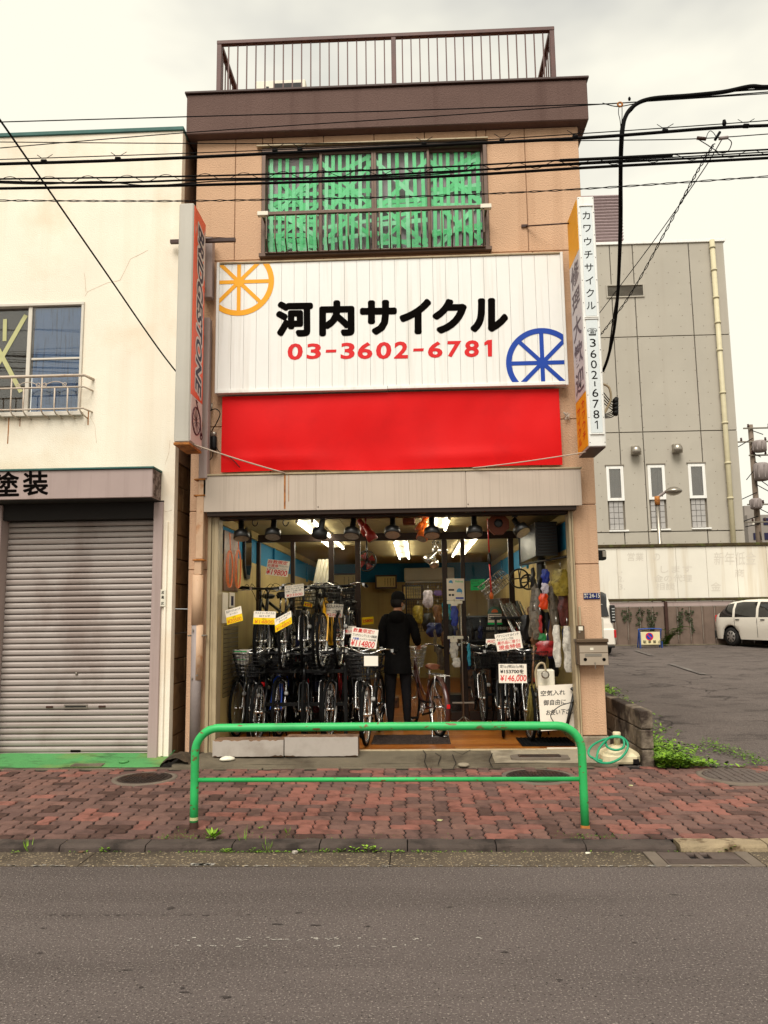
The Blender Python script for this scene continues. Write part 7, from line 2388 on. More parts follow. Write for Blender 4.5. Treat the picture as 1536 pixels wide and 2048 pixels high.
# ---- back wall furnishings
m_gold = mat('certificate_paper', rgb(206, 184, 120, 1.0), .8, .06, 4); m_pic = mat('picture_frame', rgb(58, 34, 20, 1.0), .4, .1, 6)
def framed(px0, py0, px1, py1, Y, label, lines, head=None):
    A, B = P(px0, py0, Y), P(px1, py1, Y)
    f = thing('picture_frame', label, 'picture', ((A.x + B.x) / 2, Y, B.z), 'framed papers on the back wall')
    w_ = .035
    for a, b, c_, d in ((A.x, B.x, A.z - w_, A.z), (A.x, B.x, B.z, B.z + w_), (A.x, A.x + w_, B.z + w_, A.z - w_), (B.x - w_, B.x, B.z + w_, A.z - w_)): bx('frame', m_pic, f, a, b, Y, Y + .03, c_, d, .003)
    bx('paper', m_gold, f, A.x + w_, B.x - w_, Y + .018, Y + .028, B.z + w_, A.z - w_, 0)
    mb = MB()
    W_, H_ = B.x - A.x - 2 * w_, A.z - B.z - 2 * w_
    for i in range(lines):
        x = A.x + w_ + W_ * (.92 - i * .6 / lines)
        for j in range(6):
            z = A.z - w_ - H_ * (.15 + .12 * j)
            letter(mb, random.choice('賞優良店自転車組合会長殿'), (x - .022, Y + .0165, z), (x, Y + .0165, z), (x - .022, Y + .0165, z - .03), .01, lift=0, cell=True)
    flatmesh(mb, 'print', m_pic, f)
framed(750, 1150, 794, 1177, 8.6, 'framed certificate with rows of characters below the blue band', 4)
framed(804, 1170, 846, 1200, 8.3, 'framed yellow certificate below the air conditioner', 5)
framed(663, 1147, 714, 1178, 8.6, 'wide framed picture seen through the left panes', 3)
A, B = P(808, 1136, 8.8), P(909, 1165, 8.8)
ac = thing('wall_air_conditioner', 'white wall-mounted air conditioner on the back wall', 'air conditioner', ((A.x + B.x) / 2, 8.8, B.z))
bx('casing', m_wpl, ac, A.x, B.x, 8.8, 9.09, B.z + .05, A.z, .02); bx('flap', m_wpl, ac, A.x + .03, B.x - .03, 8.83, 8.9, B.z, B.z + .045, .008); bx('vent', m_lmp, ac, A.x + .05, B.x - .05, 8.902, 8.95, B.z + .012, B.z + .048, 0)
o = bx('dark_doorway', m_lmp, None, P(655, 1180, 7.5).x, P(718, 1180, 7.5).x, 7.5, 7.6, FZ, P(690, 1178, 7.5).z, .01, loc=(-1.6, 7.5, FZ)); tag(o, 'dark tall cupboard with white lettering behind the left panes', 'cupboard')
mb = MB()
for i, ch in enumerate('修理大歓迎'):
    a = P(652 + i * 10.5, 1188.5, 7.49); letter(mb, ch, a, a + V(.068, 0, 0), a - V(0, 0, .068), .012, lift=.002, cell=True)
flatmesh(mb, 'lettering', m_wpl, o)
bx('note', m_wpl, o, P(698, 1202, 7.49).x, P(713, 1202, 7.49).x, 7.485, 7.498, P(705, 1209, 7.49).z, P(705, 1201, 7.49).z, 0)
# wire grid with helmets in bags
gY = 6.0
A, B = P(812, 1166, gY), P(893, 1262, gY)
gd_ = thing('wire_grid', 'black wire grid display panel beside the back wall', 'display panel', ((A.x + B.x) / 2, gY, B.z))
s = MB()
n = 16
for i in range(n + 1): x = A.x + (B.x - A.x) * i / n; s.cyl((x, gY, B.z), (x, gY, A.z), .004, 4)
for i in range(17): z = B.z + (A.z - B.z) * i / 16; s.cyl((A.x, gY + .006, z), (B.x, gY + .006, z), .004, 4)
o = s.build('wires', m_lmp, gd_); o['kind'] = 'stuff'
for xx in (A.x, B.x): bx('leg', m_lmp, gd_, xx - .012, xx + .012, gY + .01, gY + .03, FZ, A.z, .002)
def pouch(px, py, w, h, Y, m, label, d=.05, header=None, cat='package', group='packaged goods on display', tilt=0):
    """a soft packet hanging by its top"""
    c = P(px, py, Y)
    mb = MB(); n1, n2 = 8, 10
    k = len(mb.v)
    for sd in (-1, 1):
        for j in range(n2 + 1):
            for i in range(n1 + 1):
                u, v = -1 + 2 * i / n1, j / n2
                e = (1 - u * u) ** .5 * math.sin(math.pi * min(1, .08 + v * .92)) ** .5
                rnd = (1 - .35 * abs(2 * v - 1) ** 5) * (1 + .07 * math.sin(v * 9 + px) + .04 * math.sin(v * 23 + py))
                mb.v.append((c.x + u * w / 2 * .92 * rnd + tilt * (v - .5) * h + .006 * math.sin(v * 14 + px), Y + sd * d / 2 * e * (1 + .25 * math.sin(u * 5 + v * 7)), c.z + h * (.5 - v)))
        kk = k if sd < 0 else k + (n1 + 1) * (n2 + 1)
        for j in range(n2):
            for i in range(n1):
                a = kk + j * (n1 + 1) + i; mb.face((a, a + 1, a + n1 + 2, a + n1 + 1), True)
    o = mb.build('hanging_package', m, None, (c.x, Y, c.z + h / 2)); tag(o, label, cat, group)
    if header: bx('header_card', header, o, c.x - w * .42 - tilt * h / 2, c.x + w * .42 - tilt * h / 2, Y - .008, Y + .008, c.z + h * .5 + .0005, c.z + h * .5 + .045, .001)
    MB().tube([(c.x - tilt * h / 2, Y, c.z + h / 2 + (.045 if header else 0)), (c.x - tilt * h / 2, Y, c.z + h / 2 + .09)], .003, 4).build('hang_loop', m_ssil, o)
    return o
def pm_(n, r, g, b, rough=.35): return mat('pack_' + n, rgb(r, g, b, 1.0), rough, .25, 18, spec=.5, col2=rgb(max(0, r - 70), max(0, g - 70), max(0, b - 70), 1.0), amt=.7, scale2=22, bump=.3, bscale=30)
pk = {n: pm_(n, *c) for n, c in dict(clear=(104, 94, 80), silver=(120, 112, 102), lilac=(196, 188, 200), gold=(140, 122, 46), navy=(28, 40, 92), blue=(32, 52, 140), orange=(210, 66, 22), red=(140, 30, 30), green=(34, 110, 54), white=(196, 190, 178), black=(22, 20, 20), purple=(84, 60, 110), brown=(110, 74, 46), teal=(40, 130, 150)).items()}
pouch(856, 1198, .20, .32, 5.9, pk['lilac'], 'lilac helmet in a clear bag on the wire grid', .14)
pouch(836, 1230, .20, .34, 5.8, pk['gold'], 'yellow-green helmet in a clear bag behind the customer', .14)
pouch(876, 1186, .16, .10, 5.92, pk['purple'], 'small violet card pinned on the wire grid', .01)
pouch(893, 1222, .16, .36, 4.6, pk['teal'], 'blue-green packet hanging on the rack near the right mullion', .06)
pouch(875, 1232, .16, .36, 4.5, pk['brown'], 'tan chequered packet hanging left of the blue-green one', .05)
pouch(857, 1245, .22, .30, 4.4, pk['black'], 'black helmet-shaped packet hanging behind the customer', .12)
pouch(869, 1260, .26, .22, 3.6, pk['navy'], 'navy bag with a pale tag right of the customer', .12)
# accessory stand in the doorway
asx, asY = P(924, 1300, 1.9).x, 1.75
asx = P(926, 1380, asY).x
ast = thing('accessory_stand', 'thin steel accessory stand with cross feet right of the doorway', 'stand', (asx, asY, FZ))
zt3 = P(905, 1200, asY).z
MB().cyl((asx, asY, FZ), (asx, asY, zt3), .011, 8).build('pole', m_steel, ast)
for a in range(4):
    MB().tube([(asx, asY, FZ + .11), (asx + .16 * math.cos(a * math.pi / 2 + .5), asY + .16 * math.sin(a * math.pi / 2 + .5), FZ + .008)], .007, 6).build('foot', m_steel, ast)
bx('arm', m_wpl, ast, P(894, 1206, asY).x, asx + .02, asY - .02, asY + .02, zt3 - .05, zt3 - .012, .003); bx('arm', m_wpl, ast, P(895, 1273, asY).x, asx + .02, asY - .014, asY + .014, P(905, 1278, asY).z, P(905, 1272, asY).z, .003)
bx('arm', m_steel, ast, asx - .14, asx + .14, asY - .008, asY + .008, P(925, 1407, asY).z, P(925, 1404, asY).z, .002)
pouch(909, 1232, .10, .26, 1.70, pk['blue'], 'blue printed card packet on the accessory stand', .02, m_wpl); pouch(908, 1300, .11, .20, 1.70, pk['white'], 'white printed packet with dark pictures on the lower arm of the stand', .02, m_wpl); pouch(913, 1325, .11, .12, 1.68, pk['white'], 'small white packet at the bottom of the accessory stand', .02)
pouch(938, 1309, .045, .28, 1.5, pk['teal'], 'slim light-blue packet hanging right of the stand', .02)
# helmet leaflet, green sheet, sticker on the panes
gY2 = 2.16
def sheet_card(name, label, cat, tl, tr, bl, m, Y, group=None, lines=(), thick=.003, stripe=None, depth_tilt=0):
    """printed card; corners in photo pixels on plane Y; lines: (text, fx0, fy0, fx1, fy1, material, bold)"""
    a, b, c = P(*tl, Y), P(*tr, Y), P(*bl, Y)
    u, v = b - a, c - a
    n = Vector((0, -1, 0))
    q = MB(); q.prism([a, b, b + v, c], (0, thick, 0))
    o = q.build(name, m, None, a + u / 2); tag(o, label, cat, group)
    if stripe:
        m2, f0, f1 = stripe
        q = MB(); q.prism([a + v * f0 - V(0, .0008, 0), b + v * f0 - V(0, .0008, 0), b + v * f1 - V(0, .0008, 0), a + v * f1 - V(0, .0008, 0)], (0, .0006, 0)); q.build('coloured_band', m2, o)
    byM = {}
    for tx, x0, y0, x1, y1, mm, bd in lines:
        mb = byM.setdefault(mm.name, (MB(), mm))[0]
        A_ = a + u * x0 + v * y0; B_ = a + u * x1 + v * y0; C_ = a + u * x0 + v * y1
        if bd >= .05:
            for k in range(5):
                e = bd * .28 * (v.length * (y1 - y0))
                dd = u.normalized() * e * math.cos(k * 1.256) + v.normalized() * e * math.sin(k * 1.256)
                letter(mb, tx, A_ + dd, B_ + dd, C_ + dd, 0, (0, -1, 0), .0012 + .0002 * k, shear=.03)
        else:
            letter(mb, tx, A_, B_, C_, bd, (0, -1, 0), .0016, shear=.0)
    for mb, mm in byM.values(): flatmesh(mb, 'lettering', mm, o)
    return o
m_card = mat('card_white', rgb(236, 226, 210, 1.0), .7, .02, 6)
m_cyl = mat('card_yellow', rgb(252, 200, 10, 1.0), .7, .02, 6)
m_cgr = mat('card_green', rgb(20, 190, 96, 1.0), .7, .03, 6)
m_cred = mat('marker_red', rgb(214, 22, 28, 1.0), .6, .05, 9)
m_cblk = mat('marker_black', (.012, .010, .010), .6, .1, 9)
m_cblu = mat('marker_blue', rgb(40, 70, 170, 1.0), .6, .05, 9)
sky_b = mat('print_skyblue', rgb(70, 150, 200, 1.0), .6, .05, 9)
o = sheet_card('leaflet', 'pale leaflet with blue helmet drawings stuck on the right mullion', 'leaflet', (893, 1157), (928, 1157), (894, 1201), m_card, gY2, None, (('Helmet', .5, .08, .95, .18, m_cgr, .01), ('▬▬', .1, .48, .42, .56, m_cblk, .01), ('●●', .1, .70, .42, .80, m_cblk, .01), ('▬▬▬', .5, .85, .95, .93, m_cblu, .01)))
for fx, fy, r in ((.24, .2, .14), (.72, .62, .2)):
    a, b, c = P(893, 1157, gY2), P(928, 1157, gY2), P(894, 1201, gY2)
    cc = a + (b - a) * fx + (c - a) * fy
    q = MB(); q.poly([(cc.x + r * .2 * math.cos(math.pi * i / 12), gY2 - .002, cc.z + r * .26 * math.sin(math.pi * i / 12)) for i in range(13)]); q.poly([(cc.x + r * .1, gY2 - .0025, cc.z), (cc.x + r * .12, gY2 - .0025, cc.z - r * .12), (cc.x + r * .15, gY2 - .0025, cc.z - r * .12), (cc.x + r * .15, gY2 - .0025, cc.z)])
    q.build('helmet_print', sky_b, o)
sheet_card('notice', 'green notice sheet behind the right panes', 'notice', (941, 1159), (970, 1158), (941, 1181), m_cgr, 2.3, None, (('自転車保険', .05, .08, .6, .22, m_cblk, .01), ('加入して安心です', .05, .28, .95, .42, m_cblk, .01), ('──────', .2, .62, .8, .68, m_cblk, 0)))
o = sheet_card('sticker', 'half-round green sticker with printed lines on the right pane', 'sticker', (976, 1228), (1003, 1228), (976, 1245), m_card, gY2, None, (('▬▬▬▬▬', .05, .1, .95, .2, m_cblk, 0), ('▬▬▬▬▬', .05, .35, .95, .45, m_cblk, 0), ('▬▬▬▬▬', .05, .6, .9, .7, m_cblk, 0)))
a, b = P(975, 1228, gY2), P(1004, 1228, gY2)
q = MB(); q.poly([((a.x + b.x) / 2 + (b.x - a.x) / 2 * math.cos(math.pi * i / 16), gY2 - .001, a.z + .001 + .10 * math.sin(math.pi * i / 16)) for i in range(17)]); q.build('arch', m_fgrn, o)
q = MB(); q.poly([((a.x + b.x) / 2 + .045 * math.cos(math.pi * i / 10), gY2 - .002, a.z + .02 + .045 * math.sin(math.pi * i / 10)) for i in range(11)]); q.build('emblem', m_orl, o)
bx('lower_band', m_cgr, o, a.x, b.x, gY2, gY2 + .003, P(990, 1249, gY2).z, P(990, 1245.6, gY2).z, 0)
q = MB(); a, b, c = P(973, 1254, gY2), P(1032, 1253, gY2), P(973, 1260, gY2); letter(q, '防犯登録取扱います', a, b, c, .0, lift=0)
off = P(1000, 1257, gY2); o = bpy.data.objects.new('window_lettering', None); COL.objects.link(o); o.location = off; tag(o, 'white lettering applied on the right glass pane', 'lettering'); flatmesh(q, 'characters', m_wpl, o)

# ---- price cards
G = 'handwritten price cards'
fam = 'ファミリーサイクル'
Yc = .22
def card(*a, **k): return sheet_card('price_card', *a, group=G, **k)
card('red and black price card reading 19800 held up on the left', 'price card', (536, 1118), (580, 1123), (531, 1149), m_card, .75, lines=(('台数限定', .04, .02, .9, .25, m_cred, .06), ('お買得', .04, .29, .5, .48, m_cred, .05), ('アクロスバイク', .52, .30, .97, .42, m_cblk, .01), ('前後カゴ付', .1, .50, .9, .58, m_cblk, 0), ('¥19800', .02, .60, .95, .96, m_cred, .06)))
l23 = (('オカモト　クロスバイク', .06, .06, .95, .2, m_cblk, .01), ('アルミフレームでこの', .04, .25, .95, .39, m_cblk, .01), ('価格！！お買い得！', .04, .44, .88, .57, m_cblk, .01), ('(税込)', .4, .61, .6, .69, m_cblk, .01), ('¥23500', .08, .73, .92, .94, m_cred, .05))
card('white price card reading 23500 above the upper handlebars', 'price card', (569, 1172), (607, 1167), (570, 1196), m_card, .62, lines=l23)
card('white price card reading 23500 tied to the mullion', 'price card', (653, 1207), (687, 1209), (650, 1233), m_card, .95, lines=l23)
ly = lambda a, b, pr: ((a, .06, .06, .94, .24, m_cblk, .015), (b, .25, .29, .75, .43, m_cblk, .015), ('(税込)', .4, .56, .6, .64, m_cblk, .01), (pr, .06, .68, .92, .95, m_orl, .05))
card('yellow-banded price card reading 20500 near the left jamb', 'price card', (450, 1221), (482, 1212), (454, 1250), m_card, .15, lines=ly('丸石サイクル 26インチ', 'オートライト', '¥20500'), stripe=(m_cyl, .5, 1.0))
card('yellow-banded price card reading 14800 hung straight', 'price card', (508, 1222), (552, 1223), (506, 1248), m_card, Yc, lines=ly(fam, '26インチ', '¥14800'), stripe=(m_cyl, .5, 1.0))
card('yellow-banded price card reading 14800 hung askew', 'price card', (549, 1239), (582, 1221), (551, 1265), m_card, Yc - .02, lines=ly(fam, '27インチ', '¥14800'), stripe=(m_cyl, .48, 1.0))
card('large price card reading 114800 on the foremost basket bicycle', 'price card', (705, 1254), (757, 1260), (700, 1292), m_card, .32, lines=(('数量限定!!', .05, .03, .85, .24, m_cred, .05), ('ブリヂストンアシスト自転車', .04, .30, .97, .46, m_cblk, .01), ('大容量', .06, .51, .3, .63, m_cblu, .02), ('バッテリーDX仕様', .32, .51, .95, .62, m_cblk, .01), ('¥114800', .02, .64, .92, .97, m_cred, .06)))
card('slanted price card with red cash offer right of the doorway', 'price card', (989, 1269), (1040, 1262), (995, 1303), m_card, .45, lines=(('パナソニック 20インチ', .05, .06, .93, .22, m_cblk, .01), ('ギュットアニーズDX', .05, .27, .7, .41, m_cblk, .01), ('展示品に限り!', .05, .45, .92, .64, m_cred, .05), ('現金特価', .08, .68, .92, .95, m_cred, .06)))
card('price card reading 153700 and 146,000 hung at the right', 'price card', (997, 1328), (1053, 1328), (998, 1366), m_card, .3, lines=(('定価(税込価格)', .04, .04, .9, .24, m_cblk, .01), ('¥153700を', .05, .28, .9, .50, m_cblk, .03), ('(税込)', .66, .54, .92, .64, m_cblk, .01), ('¥146,000', .05, .58, .98, .95, m_cred, .06)))
card('small yellow price card reading 25800 beside the customer', 'price card', (724, 1235), (747, 1233), (724, 1250), m_cyl, 2.6, lines=(('25800', .05, .3, .95, .7, m_cred, .03),))
card('small white notice card behind the large 114800 card', 'price card', (689, 1252), (712, 1252), (690, 1268), m_card, 1.0, lines=(('クロスバイク', .05, .1, .9, .28, m_cblk, .01), ('安い！', .05, .45, .6, .85, m_cred, .03)))
card('tilted yellow tag on the upper rack baskets', 'price card', (609, 1203), (626, 1207), (607, 1212), m_cyl, 1.0, lines=(('¥2350', .1, .2, .9, .8, m_cred, .03),))
card('small red lettered card left of the slanted price card', 'price card', (972, 1278), (992, 1278), (972, 1287), m_card, .6, lines=(('火に', .1, .15, .9, .85, m_cred, .03),))
# strings holding up the cards
s_ = MB()
# ---- left wall goods
pY = .5
xw = -2.195
def wallpanel(name, label, cat, y0, y1, pz0, pz1, m, extra=None):
    return tag(bx(name, m, None, xw, xw + .012, y0, y1, pz0, pz1, .002, loc=(xw, (y0 + y1) / 2, pz0)), label, cat)
zz2 = lambda py, Y: P(470, py, Y).z
ly0, ly1 = .35, 1.25
bd_ = wallpanel('display_board', 'clear-topped display board on the left wall behind the glowing coils', 'board', .3, 1.0, zz2(1182, .6), zz2(1065, .6), pk['brown'])
m_coil = mat('coil_orange', rgb(170, 66, 30, 1.0), .3, .3, 40, spec=.5, emit=(1, .25, .05), estr=.10, col2=rgb(120, 40, 14, 1.0), amt=.9, scale2=26)
for i, (px, yy, h) in enumerate(((449, .40, .42), (470, .82, .46))):
    c = P(px, 1138, yy); q = MB()
    for k in range(2):
        q.tube([V(xw + .05 + .012 * k, yy + (.14 - .02 * k) * math.cos(a), c.z + h / 2 * math.sin(a)) for a in [j * 2 * math.pi / 28 for j in range(28)]], .0055, 6, closed=True)
    q.tube([(xw + .06, yy, c.z + h / 2), (xw + .05, yy, c.z + h / 2 + .2)], .006, 5)
    o = q.build('glowing_coil', m_coil, None, (xw + .05, yy, c.z)); tag(o, ('orange glowing rope-light coil nearest the street' if i == 0 else 'orange glowing rope-light coil deeper on the left wall'), 'rope light', 'rope-light coils')
c = P(493, 1102, 1.5)
mr = thing('hexagonal_mirror', 'tall dark-framed hexagonal mirror on the left wall', 'mirror', (xw, 1.5, c.z))
hexp = lambda s_: [(xw + .03, 1.5 + dy * s_, c.z + dz * s_) for dy, dz in ((-.10, .36), (.10, .36), (.20, .2), (.20, -.2), (.10, -.36), (-.10, -.36), (-.20, -.2), (-.20, .2))]
MB().prism(hexp(1.0), (-.03, 0, 0)).build('frame', m_lmp, mr); MB().prism([(x + .004, y, z) for x, y, z in hexp(.86)], (-.003, 0, 0)).build('glass', mat('mirror_glass', (.7, .7, .68), .05, 0, metal=1.0), mr)
wallpanel('poster', 'white poster strip with red characters low on the left wall', 'poster', .28, .52, zz2(1246, .4), zz2(1185, .4), m_card)
q_ = wallpanel('poster', 'white poster with a blue penguin-shaped print on the left wall', 'poster', .60, .85, zz2(1215, .7), zz2(1185, .7), m_card)
bx('print', m_navy, q_, xw + .0125, xw + .0135, .66, .78, zz2(1211, .7), zz2(1192, .7), 0)
gw = thing('wall_grid', 'black wire grid on the lower left wall behind the basket', 'display panel', (xw, .6, .6))
q = MB()
for i in range(15): q.cyl((xw + .02, .3 + i * .05, zz2(1390, .6)), (xw + .02, .3 + i * .05, zz2(1252, .6)), .003, 4)
for i in range(17): q.cyl((xw + .024, .3, zz2(1390, .6) + i * .05), (xw + .024, 1.0, zz2(1390, .6) + i * .05), .003, 4)
o = q.build('wires', m_lmp, gw); o['kind'] = 'stuff'
# leaflet in the left basket and in the middle one
sheet_card('leaflet', 'white leaflet with green print clipped in the silver basket', 'leaflet', (462, 1299), (497, 1299), (462, 1327), m_card, l1[1] - .53 - .10 + .02, None, (('▬▬▬▬', .1, .1, .9, .18, m_cgr, 0), ('▬▬▬▬', .1, .3, .9, .36, m_cblu, 0), ('▬▬▬▬', .1, .5, .9, .56, m_cblu, 0), ('▬▬▬', .1, .7, .8, .76, m_cgr, 0)))
sheet_card('leaflet', 'white leaflet in the black basket beside the doormat', 'leaflet', (728, 1312), (756, 1312), (728, 1332), m_card, -.02, None, ())
# umbrellas/tubes in glass corner left: pale bundle behind pane
c = P(636, 1145, 3.2)
tb_ = thing('pale_tubes', 'bundle of pale tubes leaning behind the left panes', 'tubes', (c.x, 3.2, 1.6))
for i in range(4): MB().cyl((c.x - .12 + i * .05, 3.2, c.z - .5), (c.x + .02 + i * .06, 3.25, c.z + .2), .028, 8).build('tube', m_fix, tb_)
bx('shelf', m_rk, tb_, c.x - .3, c.x + .3, 3.1, 3.4, c.z - .54, c.z - .505, .004)

# ---- right corner: hanging goods
hz_ = lambda py, Y: P(1100, py, Y).z
rkk = thing('hanging_rail', 'dark rail and bracket carrying packaged goods along the right wall', 'rail', (1.5, .7, 2.3))
A = P(1040, 1130, 1.2); B = P(1135, 1113, .35)
MB().cyl((A.x, 1.2, A.z), (B.x, .35, B.z), .014, 8).build('rail', m_lmp, rkk); bx('louvre_panel', m_lmp, rkk, 1.40, 1.66, .62, 2.0, B.z + .03, 2.64, .004)
for xx, yy, zq in ((A.x, 1.2, A.z), (B.x, .35, B.z)): MB().cyl((xx, yy, zq), (xx, yy, 2.719), .009, 6).build('hanger', m_lmp, rkk)
for k in range(10): MB().box(1.42, 1.65, .600, .618, B.z + .06 + k * .035, B.z + .068 + k * .035).build('slat', m_dframe, rkk)
pouch(1091, 1153, .10, .17, .55, pk['blue'], 'blue coiled lock in a packet on the right rail', .05); pouch(1090, 1176, .09, .13, .55, pk['lilac'], 'small pale packet hanging below the blue lock', .02)
pouch(1087, 1203, .11, .18, .50, pk['orange'], 'bright orange coiled lock in a packet at the right', .05)
pouch(1066, 1220, .09, .62, .70, pk['clear'], 'long clear bag of grey rods hanging at the right', .05, tilt=-.1); pouch(1074, 1225, .08, .56, .62, pk['silver'], 'long silvery packet beside the clear bag of rods', .04, tilt=-.05)
pouch(1108, 1215, .10, .50, .60, pk['clear'], 'long greyish packet right of the orange lock', .04); pouch(1122, 1165, .22, .30, .42, pk['gold'], 'large yellow bag hung high by the right jamb', .05)
pouch(1128, 1215, .14, .42, .48, pk['red'], 'dark red packet behind the yellow bag', .05).data.materials[0] = pm_('maroon', 84, 40, 36)
pouch(1081, 1248, .04, .20, .48, pk['red'], 'slim red packet below the orange lock', .02); pouch(1085, 1278, .09, .13, .50, pk['green'], 'green card packet low at the right', .02)
pouch(1094, 1297, .26, .17, .42, pk['red'], 'oval red bag above the white board', .06)
pouch(1114, 1292, .09, .46, .28, pk['white'], 'narrow white plastic bag with a blue mark by the right jamb', .05); pouch(1136, 1298, .11, .50, .24, pk['white'], 'wide white plastic bag nearest the right jamb', .06)
pouch(1140, 1180, .10, .55, .60, pk['clear'], 'grey translucent bag against the right wall', .05)
pouch(1070, 1275, .10, .20, .7, pk['brown'], 'brown packet behind the slanted price card', .04); pouch(1052, 1255, .14, .30, .9, pk['black'], 'black bag below the bundle of stands', .08)
random.seed(50)
seen = set()
def crowd(n, xr, zr, yr, hr, cols, where, grp):
    k = 0
    while k < n:
        px, py, Y, h, c_ = random.uniform(*xr), random.uniform(*zr), random.uniform(*yr), random.uniform(*hr), random.choice(cols)
        third = ('left', 'middle', 'right')[min(2, int(3 * (px - xr[0]) / (xr[1] - xr[0])))]
        lev = ('high', 'halfway up', 'low')[min(2, int(3 * (py - zr[0]) / (zr[1] - zr[0])))]
        lab = '%s %s packet hung %s at the %s of the %s' % ('long' if h > sum(hr) / 2 else 'short', {'clear': 'grey'}.get(c_, c_), lev, third, where)
        if lab in seen: continue
        seen.add(lab); k += 1
        pouch(px, py, random.uniform(.05, .13), h, Y, pk[c_], lab, random.uniform(.02, .06), None, 'package', grp, random.uniform(-.12, .12))
crowd(22, (1062, 1146), (1150, 1330), (.55, 1.3), (.2, .6), ['black', 'black', 'brown', 'clear', 'navy'], 'right wall goods', 'dark packages crowding the right wall')
crowd(14, (860, 965), (1225, 1330), (2.4, 4.2), (.15, .4), ['black', 'black', 'brown', 'clear', 'navy', 'teal'], 'goods behind the stand', 'dark packets behind the accessory stand')
# dark shelving added behind the panes to darken both sides of the doorway
for x0, x1, y0, zt_s, lab in ((-2.15, -.85, 2.75, 1.45, 'dark stocked shelving added behind the left panes'), (.62, 1.62, 2.75, 1.55, 'dark stocked shelving added behind the right panes')):
    sh_ = thing('shelving', lab, 'shelving', ((x0 + x1) / 2, y0, FZ), 'stocked shelving added behind the glass')
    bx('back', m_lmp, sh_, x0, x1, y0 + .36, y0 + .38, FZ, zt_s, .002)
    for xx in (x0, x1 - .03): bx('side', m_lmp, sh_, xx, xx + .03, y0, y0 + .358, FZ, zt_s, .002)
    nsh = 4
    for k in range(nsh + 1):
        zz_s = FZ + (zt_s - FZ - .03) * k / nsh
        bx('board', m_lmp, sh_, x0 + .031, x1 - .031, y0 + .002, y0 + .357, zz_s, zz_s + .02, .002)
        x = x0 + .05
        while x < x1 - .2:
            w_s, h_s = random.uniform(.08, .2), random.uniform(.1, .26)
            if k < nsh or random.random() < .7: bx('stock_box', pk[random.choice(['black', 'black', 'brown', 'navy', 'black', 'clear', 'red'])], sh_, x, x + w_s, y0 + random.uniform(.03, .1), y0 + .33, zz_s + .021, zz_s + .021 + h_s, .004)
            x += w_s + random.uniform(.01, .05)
# small spoked wheels hung on a bracket
sw_ = thing('child_wheels', 'small black four-spoke training wheels hung in the right corner', 'wheels', P(1040, 1155, 1.2))
for px, py, r in ((1039, 1157, .115), (1056, 1164, .09)):
    c = P(px, py, 1.2); w_ = MB().torus(c, (0, 1, 0), r, .011, 26, 6)
    for k in range(4): a = k * math.pi / 2 + .1; w_.cyl(c, c + V(math.cos(a) * r, 0, math.sin(a) * r), .008, 5)
    w_.build('wheel', m_lmp, sw_)
MB().tube([P(1039, 1157, 1.21), P(1043, 1130, 1.2), P(1058, 1128, 1.2)], .008, 6).build('bracket', m_ssil, sw_)
# silver stands leaning, with a wire basket on top
bs = thing('stand_bundle', 'bundle of silvery bicycle stands leaning in the right corner', 'bicycle parts', P(1030, 1300, 1.6))
random.seed(31)
for i in range(16):
    x0, y0 = 1000 + i * 2.6, 1208 + random.uniform(-6, 6)
    a, b = P(x0, y0, 1.7), P(x0 + 36 + random.uniform(-6, 8), y0 + 75 + random.uniform(-8, 14), 1.3)
    MB().cyl(a, b, random.choice([.008, .011, .014]), 6).build('stand', random.choice([m_ssil, m_ssil, m_lmp, pk['brown']]), bs)
bk_ = thing('wire_basket', 'silver wire basket lying tilted on the right shelf', 'basket', P(1000, 1185, 1.5))
q = MB()
a0, a1 = P(978, 1198, 1.5), P(1024, 1162, 1.5)
d_ = (a1 - a0); nn = V(d_.z, 0, -d_.x).normalized() * -.20
for i in range(12):
    p_ = a0 + d_ * i / 11
    q.tube([p_, p_ + nn * (.8 + .2 * math.sin(i)), p_ + nn + V(0, .22, 0), p_ + V(0, .26, 0)], .003, 4, closed=True)
for f_ in (0, .33, .66, 1): q.tube([a0 + nn * f_, a1 + nn * f_], .0035, 4); q.tube([a0 + nn * f_ + V(0, .24, 0), a1 + nn * f_ + V(0, .24, 0)], .0035, 4)
q.build('wires', m_ssil, bk_)
o = bx('goods_shelf', m_lmp, None, P(985, 1230, 1.6).x, 1.6, 1.45, 1.9, hz_(1232, 1.6) - .03, hz_(1232, 1.6), .006, loc=(1.3, 1.6, FZ)); tag(o, 'dark shelf under the wire basket in the right corner', 'shelf')
for xx in (P(985, 1230, 1.6).x + .03, 1.56): bx('leg', m_lmp, o, xx - .015, xx + .015, 1.5, 1.53, FZ, hz_(1232, 1.6) - .031, .002)
# air-pump board
Yp = .20
pb = sheet_card('pump_notice', 'white board lettered in black inviting use of the air pump', 'notice board', (1076, 1372), (1148, 1368), (1082, 1462), m_card, Yp, None, (('空気入れ', .06, .11, .74, .23, m_cblk, .055), ('御自由に', .12, .32, .74, .44, m_cblk, .055), ('お使い下さい', .18, .54, .97, .66, m_cblk, .055)), thick=.02)
q = MB(); a, b = P(1074, 1340, .24), P(1109, 1340, .24); q.box(a.x, b.x, .24, .40, P(1090, 1380, .24).z, a.z, .01); q.build('compressor_top', m_wpl, pb)
q = MB(); q.tube(smooth_path([P(1074, 1375, .18), P(1071, 1345, .18), P(1078, 1328, .18), P(1088, 1328, .18), P(1092, 1345, .18)], 6), .012, 8); q.build('hose_hook', m_alu, pb)
c = P(1090, 1350, .18); MB().lathe([(.035, 0), (.045, .02), (.03, .035)], c, (0, -1, .2), 14).build('gauge', m_steel, pb)
ap = thing('air_pump', 'black floor pump with thin hose leaning before the white board', 'pump', P(1136, 1455, .14))
